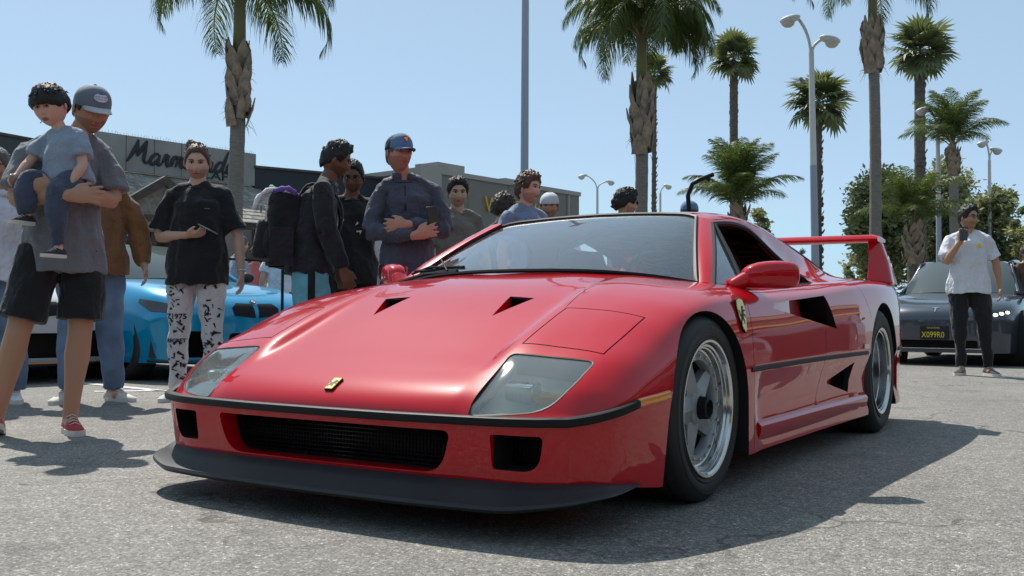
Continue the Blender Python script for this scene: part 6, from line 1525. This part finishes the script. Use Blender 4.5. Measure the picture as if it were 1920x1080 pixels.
# 1 man in the white hoodie at the left edge
L1 = ground(-8, 6.9)
t1, J1, X1 = person('person in a white hoodie and sunglasses cut off by the left edge', L1, face_yaw(L1, -.25), 1.76, skin='skin_tan', hair=('short', 'grey_hair'), top=(C['hood'], 'long', .22, 'hoodie', .84), bottom=(C['denim'], 'trousers', .1, 'jeans'), shoes=(C['whitec'], S['shoe_sole'], .3), seed=1, bulk=1.12, head_rot=(-.1, 0, -.2), pose=dict(wrL=(-.30, .10, .92), wrR=(.30, .08, .92)))
mb = MB(); 
for s in (1, -1): mb.ball((s*.031, .093, .016), (.025, .008, .018), 12)
mb.tube([(-.078, -.01, .02), (-.06, .075, .022), (0, .098, .024), (.06, .075, .022), (.078, -.01, .02)], .0028, 6); o = mb.build('sunglasses', S['lens'], None, sharp=None, xf=X1); o.parent = t1
mb = MB(); mb.tube([Vector(J1['neck'])+Vector((.085*math.cos(a), .075*math.sin(a)-.0, .0+.03*math.sin(a)*-1)) for a in np.linspace(0, 2*math.pi, 20)], .028, 8); o = mb.build('hood', C['hood'], None, sharp=None); o.parent = t1
hd = [c for c in t1.children if c.name.startswith('hoodie')][0]
decal(flat_poly([(-.15, -.11), (.15, -.11), (.15, .11), (-.15, .11)]), hd, (.0, 0, 1.235), (1, 0, 0), (0, 0, 1), M['spoiler'], 'print_panel', .003)
for pts in ([(-.10, .085), (.04, .085), (.04, -.03), (-.02, -.03), (-.02, -.05), (.04, -.05), (.04, -.085), (-.10, -.085), (-.10, -.06), (-.06, -.06), (-.06, .0), (-.02, .0), (-.02, .05), (-.10, .05)],):
    decal(flat_poly([(x+.09, y) for x, y in pts]), hd, (0, 0, 1.235), (1, 0, 0), (0, 0, 1), C['whitec'], 'print_figure', .0055)

# 2 man carrying the toddler
L2 = ground(117, 5.2)
t2, J2, X2 = person('person in grey T-shirt, black shorts and red shoes carrying a small boy', L2, face_yaw(L2, .05), 1.84, skin='skin_tan', hair=('cap', 'black_hair'), headP=dict(w=.080, jaw=.16), head_rot=(-.34, 0, .32), bulk=1.0, vox=.0068, seed=2,
    top=(C['heather'], 'tee', .09, 't_shirt', .80, .80), bottom=(C['blackc'], 'shorts', .06, 'shorts', .84), shoes=(C['red_canvas'], S['shoe_sole'], .12, {'L': -.0, 'R': .25}),
    pose=dict(neck=(-.055, .0, 1.475), head=(-.115, .045, 1.625), shR=(.165, -.01, 1.40), shL=(-.182, -.01, 1.41), elR=(.225, .09, 1.15), wrR=(.0, .36, 1.155), elL=(-.228, .06, 1.17), wrL=(.06, .26, 1.20), hipR=(.10, 0, .92), hipL=(-.10, 0, .92), knR=(.20, .04, .50), anR=(.285, -.06, .09), knL=(-.08, .03, .50), anL=(-.045, .0, .09)),
    hands=dict(R=dict(fwd=(-1, .0, .06), palm=(0, -1, -.1), thumb=(0, 0, 1), curl=.16), L=dict(fwd=(1, .0, .10), palm=(0, -1, .0), thumb=(0, 0, 1), curl=.3)))
cp = make_cap(t2, C['capgrey'], C['capgrey'], C['brimw']); cp.matrix_local = X2
br_ = [c for c in cp.children if c.name.startswith('brim')][0]
ov = flat_poly([(.036*math.cos(a), .021*math.sin(a)) for a in np.linspace(0, 2*math.pi, 24)[:-1]]); decal(ov, cp, (0, .1, .082), (-1, 0, 0), (0, -.25, 1), C['whitec'], 'patch', .003)
decal(flat_text('KING ROPES', .0135), cp, (0, .1, .086), (-1, 0, 0), (0, -.25, 1), mat('blue ink', (.04, .08, .45), .6), 'patch_text', .0042)
decal(flat_text('SHERIDAN, WYO', .0085), cp, (0, .1, .073), (-1, 0, 0), (0, -.25, 1), bpy.data.materials['blue ink'], 'patch_text', .0042)
decal(flat_poly([(-.016, 0), (.016, 0), (.004, .009), (0, .012), (-.004, .009)]), cp, (0, .1, .0985), (-1, 0, 0), (0, -.25, 1), bpy.data.materials['blue ink'], 'patch_text', .0042)
mb = MB()
w_ = J2['wrL']-(J2['wrL']-J2['elL']).normalized()*.03; ax = (J2['wrL']-J2['elL']).normalized()
for dd, rr in ((0, .036), (.012, .035)):
    a1 = ax.orthogonal().normalized(); b1_ = ax.cross(a1); mb.tube([w_+ax*dd+(a1*math.cos(q)+b1_*math.sin(q))*rr for q in np.linspace(0, 2*math.pi, 18)], .005, 6)
o = mb.build('bracelet', mat('purple band', (.10, .06, .25), .6), None, sharp=None); o.parent = t2
# 3 the toddler: sits on the forearms, facing left
c0 = Matrix.Translation(L2) @ Matrix.Rotation(t2.rotation_euler.z, 4, 'Z')
tl = c0 @ Vector((.0, .20, .70)); 
t3, J3, X3 = person('small dark haired boy in faded blue T-shirt held in the arms of the cap man', tl, t2.rotation_euler.z-.75, 1.02, skin='skin_light', hair=('bowl', 'black_hair'), headP=dict(w=.090, d=.106, h=.120, jaw=.22, s=1.45, stubble=0), head_rot=(-.38, .10, .15), vox=.008, seed=3, cat='child', bulk=1.12,
    top=(C['blue_tee'], 'tee', .16, 't_shirt', .93, .72), bottom=(C['slate'], 'trousers', .10, 'trousers'), shoes=(C['shoe_black'], S['shoe_sole'], .0, {'R': 0, 'L': 0}),
    pose=dict(pelvis=(0, 0, 1.03), waist=(0, .01, 1.15), chest=(.02, .02, 1.31), neck=(.05, .04, 1.45), head=(.10, .10, 1.66), shR=(.20, .02, 1.38), shL=(-.12, .0, 1.40), hipR=(.10, .02, 1.0), hipL=(-.10, .02, 1.0), knR=(.20, .30, .99), anR=(.16, .28, .70), knL=(-.10, .26, .88), anL=(-.10, .20, .42), elR=(.30, .12, 1.17), wrR=(.30, .26, 1.04), elL=(-.21, .06, 1.14), wrL=(-.16, .18, .94)))
mb = MB(); mb.tube([(.012, .085, -.060), (.016, .125, -.075)], .003, 6); o = mb.build('lollipop_stick', C['whitec'], None, sharp=None, xf=X3); o.parent = t3

# 4 man in the rust sweatshirt behind
L4 = ground(170, 7.0)
t4, J4, X4 = person('person in rust brown sweatshirt and ripped jeans behind the cap man', L4, face_yaw(L4, .1), 1.84, skin='skin_olive', hair=('short', 'black_hair'), top=(C['rust'], 'long', .20, 'sweatshirt', .86), bottom=(C['denim'], 'trousers', .08, 'jeans', .95), shoes=(C['cream'], S['shoe_sole'], .55), seed=4, bulk=1.10,
    pose=dict(anR=(.14, 0, .09), anL=(-.16, -.03, .09), elL=(-.30, -.02, 1.17), wrL=(-.33, .06, .93), elR=(.3, -.02, 1.17)))
# 5 man with the bun
L5 = ground(368, 7.15)
t5, J5, X5 = person('person with a hair bun, black T-shirt and white printed trousers looking at a phone', L5, face_yaw(L5, -.22), 1.84, skin='skin_light', hair=('bun', 'brown_hair'), headP=dict(jaw=.13, w=.080), head_rot=(-.26, 0, .12), top=(C['blackc'], 'tee', .18, 't_shirt', .80, .86), bottom=(C['wpants'], 'trousers', .02, 'printed_trousers', .92), shoes=(C['whitec'], S['shoe_sole'], .3), seed=5, bulk=.98,
    pose=dict(elR=(.265, -.02, 1.13), wrR=(.045, .14, 1.13), elL=(-.27, -.04, 1.14), wrL=(-.30, .0, .88), anR=(.13, -.02, .09), anL=(-.13, -.02, .09), knR=(.11, .02, .5), knL=(-.11, .02, .5)),
    hands=dict(R=dict(fwd=(-1, .35, .04), palm=(-.1, -.35, .9), thumb=(.1, .5, .8), curl=.55)))
phone(t5, (-.125, .245, 1.205), (-.75, .45, .30), (.1, -.5, 1), 'smartphone held flat in the hand of the man with the bun', mat('pale phone case', (.25, .25, .26), .4))
pt = [c for c in t5.children if c.name.startswith('printed')][0]
pk = mat('black print', (.02, .02, .022), .8)
def scrib(seed, w=.05, h=.045):
    rn = random.Random(seed); me = bpy.data.meshes.new('s'); bm = bmesh.new()
    for _ in range(7):
        a = (rn.uniform(-w, w), rn.uniform(-h, h)); b = (a[0]+rn.uniform(-w, w)*.8, a[1]+rn.uniform(-h, h)*.8); d = Vector((b[0]-a[0], b[1]-a[1])); 
        if d.length < .008: continue
        n_ = Vector((-d.y, d.x)).normalized()*rn.uniform(.004, .012); q = [bm.verts.new((a[0]+n_.x, a[1]+n_.y, 0)), bm.verts.new((b[0]+n_.x*.4, b[1]+n_.y*.4, 0)), bm.verts.new((b[0]-n_.x*.4, b[1]-n_.y*.4, 0)), bm.verts.new((a[0]-n_.x, a[1]-n_.y, 0))]; bm.faces.new(q)
    bm.to_mesh(me); bm.free(); return me
kq = 1.84/1.78
for side, x0 in (('R', .115), ('L', -.115)):
    for i, z in enumerate((.80, .70, .60, .52, .43, .36, .28, .20)):
        if side == 'R' and i in (2, 4):
            me = flat_text('Z1975' if i == 2 else 'REGRET', .052 if i == 2 else .037, bold=.0014)
        else: me = scrib(i*7+(side == 'R'))
        decal(me, pt, (x0*kq, 0, z), (-1, 0, 0), (0, 0, 1), pk, 'print', .004)['kind'] = 'stuff'
decal(flat_text('-----', .02), [c for c in t5.children if c.name.startswith('t_shirt')][0], (-.09, 0, 1.36), (-1, 0, 0), (0, 0, 1), C['whitec'], 'logo', .003)
# watch
mb = MB(); ax = (J5['wrL']-J5['elL']).normalized(); a1 = ax.orthogonal().normalized(); b1_ = ax.cross(a1); mb.tube([J5['wrL']-ax*.02+(a1*math.cos(q)+b1_*math.sin(q))*.031 for q in np.linspace(0, 2*math.pi, 18)], .006, 6); o = mb.build('watch', M['chrome'], None, sharp=None); o.parent = t5

# 7 man with the backpack, seen from behind at an angle
L7 = ground(580, 7.0)
yaw7 = math.atan2(RT.y, RT.x)-math.pi/2 + .25
t7, J7, X7 = person('person in a black jacket and turquoise trousers wearing a large backpack', L7, yaw7, 1.86, skin='skin_brown', lipd=True, hair=('top', 'black_hair'), head_rot=(-.32, 0, -.15), top=(C['black2'], 'long', .12, 'jacket', .86), bottom=(C['turq'], 'trousers', .22, 'track_trousers'), shoes=(C['whitec'], S['shoe_sole'], .1), seed=7, bulk=1.05,
    pose=dict(chest=(0, .05, 1.31), neck=(0, .10, 1.46), head=(0, .165, 1.625), shR=(.185, .07, 1.42), shL=(-.185, .07, 1.42), elR=(.225, .10, 1.13), wrR=(.22, .20, .89), elL=(-.22, .12, 1.13), wrL=(-.2, .2, .9)))
bp = thing('backpack', 'large black camera backpack on the back of the man in turquoise trousers', 'backpack', L7, yaw7)
mb = MB(); mb.box((0, -.19, 1.23), (.36, .27, .50), taper=.84, rot=Matrix.Rotation(R(-7), 3, 'X')); o = mb.build('main_pocket', C['blackc'], bp, sharp=None); b = o.modifiers.new('b', 'BEVEL'); b.width = .085; b.segments = 6; apply_mods(o); sb_ = o.modifiers.new('u', 'SUBSURF'); sb_.levels = 2; apply_mods(o); fdisp(o.data, .016, 8, 3)
mb = MB(); mb.box((0, -.325, 1.13), (.29, .12, .27), taper=.82, rot=Matrix.Rotation(R(-7), 3, 'X')); o = mb.build('front_pocket', C['black2'], bp, sharp=None); b = o.modifiers.new('b', 'BEVEL'); b.width = .035; b.segments = 4; apply_mods(o)
for s in (1, -1):
    MB().tube([tuple(p) for p in spline3([(s*.10, -.10, 1.40), (s*.115, -.02, 1.515), (s*.125, .10, 1.50), (s*.135, .20, 1.38), (s*.14, .19, 1.2), (s*.15, .05, 1.05), (s*.14, -.10, .98)], 24)], [(.030, .009)]*24, 10, ref=(1, 0, 0)).build('strap', C['black2'], bp, sharp=None)
    MB().box((s*.185, -.20, 1.08), (.03, .16, .26)).build('side_pocket', C['black2'], bp, sharp=30)
MB().tube([(-.05, -.16, 1.43), (-.04, -.17, 1.49), (.04, -.17, 1.49), (.05, -.16, 1.43)], .012, 8).build('grab_handle', C['black2'], bp)
MB().box((0, -.335, 1.345), (.09, .012, .03)).build('label_patch', mat('grey label', (.18, .18, .19), .6), bp)
sc_ = thing('scarf', 'purple, white and green cloth bundle tied on top of the backpack', 'scarf', L7, yaw7)
for m_, pts in ((mat('purple cloth', (.16, .09, .38), .8), [(.12, -.10, 1.44), (.16, -.16, 1.475), (.12, -.25, 1.46)]), (C['whitec'], [(.08, -.18, 1.45), (.10, -.27, 1.47), (.12, -.36, 1.40), (.12, -.38, 1.33)]), (mat('green cloth', (.12, .38, .16), .8), [(.10, -.22, 1.46), (.06, -.27, 1.49), (.02, -.22, 1.46)])):
    MB().tube([tuple(p) for p in spline3(pts, 10)], [.010+.012*abs(math.sin(q*1.9)) for q in range(10)], 8).build('cloth_end', m_, sc_, sharp=None)
mb = MB(); tp = [c for c in t7.children if c.name.startswith('track')][0]
for k_ in range(1): decal(flat_poly([(-.024, -.40), (.024, -.40), (.024, .10), (-.024, .10)]), tp, (0, .0, .82), (0, 1, 0), (0, 0, 1), C['blackc'], 'side_stripe', .006, sub=.012)
mb = MB(); mb.tube([(.20, .13, .92), (.235, .15, .82), (.23, .17, .74)], .008, 6); mb.box((.24, .17, .70), (.03, .07, .06)); o = mb.build('key_lanyard', C['blackc'], t7, sharp=30)
# 8 head just showing behind
L8 = ground(606, 8.2)
person('person whose head barely shows behind the man with the backpack', L8, face_yaw(L8, 1.0), 1.78, skin='skin_brown', lipd=True, hair=('buzz', 'black_hair'), top=(C['black2'], 'tee', .1, 't_shirt'), bottom=(C['blackc'], 'trousers', .1, 'trousers'), shoes=(C['shoe_black'], S['shoe_sole']), seed=8, vox=.011)
# 9 man in black polo with glasses, pointing
L9 = ground(658, 7.6)
t9, J9, X9 = person('person with glasses and black polo shirt reaching out between two men', L9, face_yaw(L9, .15), 1.80, skin='skin_brown', lipd=True, hair=('short', 'black_hair'), head_rot=(-.28, 0, -.25), top=(C['blackc'], 'tee', .12, 'polo_shirt', .84, .8), bottom=(C['blackc'], 'trousers', .1, 'trousers'), shoes=(C['shoe_black'], S['shoe_sole']), seed=9,
    pose=dict(elL=(-.34, .16, 1.26), wrL=(-.46, .36, 1.20)))
mb = MB()
for s in (1, -1): mb.tube([Vector((s*.032+.021*math.cos(a), .100, .014+.017*math.sin(a))) for a in np.linspace(0, 2*math.pi, 16)], .0022, 5); mb.tube([(s*.053, .098, .018), (s*.080, .0, .014)], .002, 5)
o = mb.build('glasses', S['lens'], None, sharp=None, xf=X9); o.parent = t9
po = [c for c in t9.children if c.name.startswith('polo')][0]
for q_, (dx, dz) in enumerate(((.09, 1.33), (-.02, 1.31), (-.04, 1.25))): decal(flat_poly([[(-.018, .02), (.0, .03), (.016, .012), (.004, -.02), (.006, .008), (-.010, .012)], [(-.014, -.012), (.014, .002), (.008, .020)], [(-.022, .008), (.020, .012), (.004, -.022), (.004, .0), (-.022, -.002)]][q_]), po, (dx, 0, dz), (-1, 0, 0), (0, .1, 1), C['whitec'], 'print', .004)
# 10 white tee with tattooed arm, mostly hidden
L10 = ground(712, 8.6)
person('person in white T-shirt mostly hidden between the polo shirt and the navy jacket', L10, face_yaw(L10, .2), 1.66, skin='skin_tan', hair=('short', 'dark_hair'), top=(C['whitec'], 'tee', .12, 't_shirt'), bottom=(C['blackc'], 'shorts', .15, 'shorts'), shoes=(C['whitec'], S['shoe_sole']), seed=10, vox=.011)
# 11 man with crossed arms
L11 = ground(763, 6.75)
t11, J11, X11 = person('person with blue cap and navy quarter zip jacket, arms crossed', L11, face_yaw(L11, .12), 1.84, skin='skin_ruddy', hair=('cap', 'grey_hair'), headP=dict(h=.122, jaw=.20, w=.074), head_rot=(-.02, 0, .38), bulk=.88, vox=.008, seed=11, top=(C['navy'], 'long', .12, 'jacket', .83), bottom=(C['black2'], 'trousers', .08, 'trousers'), shoes=(C['shoe_black'], S['shoe_sole']),
    pose=dict(neck=(.03, -.01, 1.48), head=(.065, .03, 1.645), elR=(.245, .03, 1.14), wrR=(-.02, .235, 1.10), elL=(-.245, .04, 1.15), wrL=(.02, .20, 1.17)),
    hands=dict(R=dict(fwd=(-1, -.05, .30), palm=(0, -1, 0), thumb=(0, 0, 1), curl=.2), L=dict(fwd=(1, -.12, -.05), palm=(0, -1, 0), thumb=(0, 0, 1), curl=.25)))
cp = make_cap(t11, C['blackc'], C['capblue'], C['capblue']); cp.matrix_local = X11
decal(flat_poly([(-.027, .012), (-.018, .022), (.018, .022), (.027, .012), (0, -.022)]), cp, (0, .1, .085), (-1, 0, 0), (0, -.25, 1), mat('red badge cloth', (.55, .03, .02), .7), 'badge', .003)
decal(flat_poly([(-.016, .009), (.013, .013), (.012, .004), (-.004, .002), (.010, -.004), (.0, -.014), (-.008, -.006), (-.001, -.003), (-.014, .001)]), cp, (0, .1, .085), (-1, 0, 0), (0, -.25, 1), M['yellow'], 'badge_print', .0045)
mb = MB(); nk = J11['neck']; mb.tube([nk+Vector((.072*math.sin(a), .070*math.cos(a)+.0, .02-.015*math.cos(a))) for a in np.linspace(.35, 2*math.pi-.35, 18)], [(.014, .030)]*18, 8, ref=(1, 0, 0)); o = mb.build('collar', C['navy'], None, sharp=None); o.parent = t11
mb = MB(); mb.tube([nk+Vector((.0, .088, -.05)), nk+Vector((.0, .118, -.12)), nk+Vector((0, .128, -.22))], .004, 5); o = mb.build('zip', C['blackc'], None, sharp=None); o.parent = t11
phone(t11, (-.145, .190, 1.262), (.16, .05, 1), (0, -1, .0), 'dark phone tucked in the crossed arms of the navy jacket man')
# 12 smiling man in taupe tee
L12 = ground(856, 8.4)
t12_, _j, _x = person('smiling person with short dark hair in a plain taupe T-shirt', L12, face_yaw(L12, .05), 1.78, skin='skin_olive', hair=('top', 'black_hair'), head_rot=(-.15, 0, .1), top=(C['taupe'], 'tee', .10, 't_shirt', .84, .75), bottom=(C['denim'], 'trousers', .1, 'jeans'), shoes=(C['whitec'], S['shoe_sole']), seed=12)
# 13 turned away, black tee
L13 = ground(940, 9.0)
person('person with short curly hair and black T-shirt turned away beside the taupe building sign', L13, face_yaw(L13, 2.2), 1.72, skin='skin_olive', hair=('curly', 'dark_hair'), top=(C['blackc'], 'tee', .1, 't_shirt'), bottom=(C['denim'], 'trousers', .1, 'jeans'), shoes=(C['whitec'], S['shoe_sole']), seed=13, vox=.010)
# 14 young man in dusty blue tee
L14 = ground(985, 7.8)
person('person with wavy brown hair and dusty blue T-shirt looking right', L14, face_yaw(L14, .75), 1.74, skin='skin_light', hair=('wavy', 'brown_hair'), head_rot=(-.02, 0, .25), top=(C['bluegrey'], 'tee', .14, 't_shirt'), bottom=(C['denim'], 'trousers', .1, 'jeans'), shoes=(C['whitec'], S['shoe_sole']), seed=14, bulk=1.05)
# 15 man with backwards cap
L15 = ground(1030, 9.0)
t15, J15, X15 = person('person with white cap worn backwards, standing behind the dusty blue T-shirt', L15, face_yaw(L15, -.1), 1.74, skin='skin_tan', hair=('cap', 'dark_hair'), head_rot=(-.15, 0, 0), top=(C['whitec'], 'tee', .12, 't_shirt'), bottom=(C['blackc'], 'trousers', .1, 'trousers'), shoes=(C['whitec'], S['shoe_sole']), seed=15)
cp = make_cap(t15, C['capwhite'], C['capwhite'], C['capwhite'], back=True); cp.matrix_local = X15
# 16 curly haired man with sunglasses beyond the roof
L16 = ground(1168, 8.9)
t16, J16, X16 = person('person with dark curly hair and sunglasses behind the roof of the red car', L16, face_yaw(L16, 1.9), 1.76, skin='skin_olive', hair=('curly', 'black_hair'), head_rot=(-.1, 0, 0), top=(C['blackc'], 'tee', .1, 't_shirt'), bottom=(C['denim'], 'trousers', .1, 'jeans'), shoes=(C['whitec'], S['shoe_sole']), seed=16)
mb = MB(); 
for s in (1, -1): mb.ball((s*.031, .093, .016), (.025, .008, .018), 12); mb.tube([(s*.05, .088, .02), (s*.080, .0, .016)], .003, 5)
o = mb.build('sunglasses', S['lens'], None, sharp=None, xf=X16); o.parent = t16
# 17 blue cap behind the roof
L17 = ground(1291, 9.5)
t17, J17, X17 = person('person of whom only a blue cap shows above the red roof', L17, face_yaw(L17, 2.9), 1.74, skin='skin_tan', hair=('cap', 'dark_hair'), head_rot=(-.05, 0, 0), top=(C['bluegrey'], 'tee', .1, 't_shirt'), bottom=(C['denim'], 'trousers', .1, 'jeans'), shoes=(C['whitec'], S['shoe_sole']), seed=17, vox=.011)
cp = make_cap(t17, C['capblue'], C['capblue'], C['capblue']); cp.matrix_local = X17
# 18 man in white T-shirt taking a picture
L18 = ground(1816, 10.8)
t18, J18, X18 = person('person in white T-shirt and black trousers holding up a phone by the dark sedan', L18, face_yaw(L18, .12), 1.84, skin='skin_tan', hair=('top', 'black_hair'), head_rot=(-.05, 0, .75), top=(C['whitec'], 'tee', .16, 't_shirt', .85, .8), bottom=(C['blackc'], 'trousers', .06, 'trousers', .8), shoes=(C['shoe_black'], S['shoe_sole'], .35), seed=18, vox=.009,
    pose=dict(elR=(.23, .10, 1.17), wrR=(.10, .24, 1.38), wrL=(-.30, -.02, .92), elL=(-.27, -.03, 1.17), anL=(-.19, -.02, .09), anR=(.07, -.02, .09), knL=(-.15, .02, .5), knR=(.09, .03, .5)), hands=dict(R=dict(fwd=(-.2, .15, 1), palm=(.15, .95, 0), thumb=(-1, 0, 0), curl=.55)))
phone(t18, (.075, .30, 1.505), (-.05, .1, 1), (0, -1, .1), 'black phone held up by the man in the white T-shirt')
ts = [c for c in t18.children if c.name.startswith('t_shirt')][0]
decal(flat_poly([(.024*math.cos(a), .026*math.sin(a)) for a in np.linspace(0, 2*math.pi, 16)[:-1]]), ts, (-.10, 0, 1.39), (-1, 0, 0), (0, 0, 1), M['yellow'], 'round_print', .003)
mb = MB()
for s in (1, -1): mb.tube([Vector((s*.032+.022*math.cos(a), .098, .014+.016*math.sin(a))) for a in np.linspace(0, 2*math.pi, 16)], .0022, 5); mb.tube([(s*.053, .096, .018), (s*.080, .0, .014)], .002, 5)
o = mb.build('glasses', S['lens'], None, sharp=None, xf=X18); o.parent = t18
# 19 woman at the right edge
L19 = ground(1925, 14.2)
person('person with long brown hair cut off by the right edge beside the dark sedan', L19, face_yaw(L19, .6), 1.66, skin='skin_light', hair=('wavy', 'brown_hair'), top=(mat('brown top', (.10, .05, .03), .8), 'tee', .05, 'top'), bottom=(C['denim'], 'trousers', .1, 'jeans'), shoes=(C['whitec'], S['shoe_sole']), seed=19, vox=.012, bulk=.9)
# 6 woman in coral top, far behind between palm and backpack; and a blue shirted one
L6 = ground(478, 14.5)
person('person with bare shoulders and coral top behind the backpack', L6, face_yaw(L6, 2.6), 1.60, skin='skin_tan', hair=('wavy', 'dark_hair'), top=(C['coral'], 'tee', .02, 'vest_top', .93, .12), bottom=(C['whitec'], 'trousers', .3, 'trousers'), shoes=(C['whitec'], S['shoe_sole']), seed=6, vox=.012, bulk=.92)
L20 = ground(447, 13.0)
person('person in light blue shirt seen between the bun man and the palm trunk', L20, face_yaw(L20, 2.0), 1.64, skin='skin_light', hair=('short', 'grey_hair'), top=(C['blue_tee'], 'tee', .15, 'shirt'), bottom=(C['denim'], 'trousers', .1, 'jeans'), shoes=(C['whitec'], S['shoe_sole']), seed=20, vox=.012)
L21 = ground(528, 11.5)
person('person in white top and black trousers mostly hidden below the backpack', L21, face_yaw(L21, 3.0), 1.60, skin='skin_light', hair=('short', 'dark_hair'), top=(C['whitec'], 'tee', .1, 'top', .95), bottom=(C['blackc'], 'trousers', .1, 'trousers'), shoes=(C['shoe_black'], S['shoe_sole']), seed=21, vox=.012)
# the driver
t22, J22, X22 = person('driver sitting behind the wheel of the red car', (-1.28, .36, -.56), -math.pi/2, 1.76, skin='skin_tan', hair=('short', 'dark_hair'), top=(cloth('dull red shirt', (.22, .05, .045)), 'tee', .1, 't_shirt', .95), bottom=(C['black2'], 'trousers', .05, 'trousers'), seed=22, vox=.011, group=None, cat='driver',
    pose=dict(pelvis=(0, -.02, .95), waist=(0, -.10, 1.09), chest=(0, -.17, 1.24), neck=(0, -.20, 1.36), head=(0, -.17, 1.48), shR=(.19, -.16, 1.33), shL=(-.19, -.16, 1.33), knR=(.12, .42, 1.0), knL=(-.12, .42, 1.0), anR=(.12, .75, .82), anL=(-.12, .75, .82), elR=(.27, .06, 1.17), wrR=(.13, .34, 1.29), elL=(-.27, .06, 1.17), wrL=(-.13, .33, 1.22)),
    hands=dict(R=dict(fwd=(-.1, .8, .35), palm=(0, .2, -1), thumb=(-1, 0, 0), curl=.8)))
for o in list(bpy.data.objects):
    if '_top' in o: del o['_top']

# ---- spectators added out of view to darken the car's reflections, and props
def copy_tree(o, parent=None):
    c = o.copy(); col.objects.link(c)
    if parent is not None: c.parent = parent
    for ch in list(o.children): copy_tree(ch, c)
    return c
src = [t12_, t9, t5, t16, t18]
for i, (x, y, a) in enumerate(((-4.4, 3.7, 2.6), (-6.1, 4.6, 2.9), (-8.2, 5.4, 3.3), (5.6, -2.3, 1.4), (6.4, -3.3, 1.3), (5.2, -4.4, 1.0), (6.9, -1.2, 1.6), (5.0, .6, 1.75))):
    c = copy_tree(src[i % 5]); c.location = (x, y, 0); c.rotation_euler.z = a
    who = ['taupe T-shirt', 'black polo shirt and glasses', 'hair bun and printed trousers', 'curly hair and sunglasses', 'white T-shirt holding a phone'][i % 5]
    c['label'] = ('added bystander in ' if i % 5 < 2 or i % 5 == 4 else 'added bystander with ')+who+(' outside the picture beside the left flank' if i < 3 else ' outside the picture facing the nose' if i < 7 else ' nearest the photographer, outside the picture'); c['group'] = 'added bystanders outside the picture'
bz = at(1296, 366, 9.3); b0 = ground(1296, 9.3); t = thing('camera_boom', 'black bent boom arm rising behind the blue cap', 'camera boom', b0)
q = [Vector((0, 0, .1)), Vector((0, 0, 1.2)), at(1290, 366, 9.3)-b0, at(1298, 345, 9.3)-b0, at(1312, 337, 9.3)-b0, at(1338, 327, 9.3)-b0]
MB().tube([tuple(p) for p in q], .022, 8).build('arm', M['black'], t, sharp=None); MB().tube([at(1326, 335, 9.3)-b0, at(1331, 338, 9.3)-b0], .016, 6).build('clamp', M['black'], t)
MB().tube([(-.3, 0, .0), (0, 0, .12), (.3, .0, .0)], .02, 6).build('foot', M['black'], t)
b0 = ground(520, 9.0); t = thing('microphone', 'fluffy black microphone on a thin boom below the backpack', 'microphone', b0)
MB().tube([at(500, 489, 9.0)-b0, at(545, 499, 9.0)-b0], [.045, .05], 10).build('windshield', C['blackc'], t, sharp=None)
MB().tube([at(400, 484, 9.0)-b0, at(500, 489, 9.0)-b0], .012, 6).build('boom', M['black'], t); MB().tube([at(530, 499, 9.0)-b0, (at(530, 499, 9.0)-b0).xy.to_3d()], .014, 6).build('stand', M['black'], t)
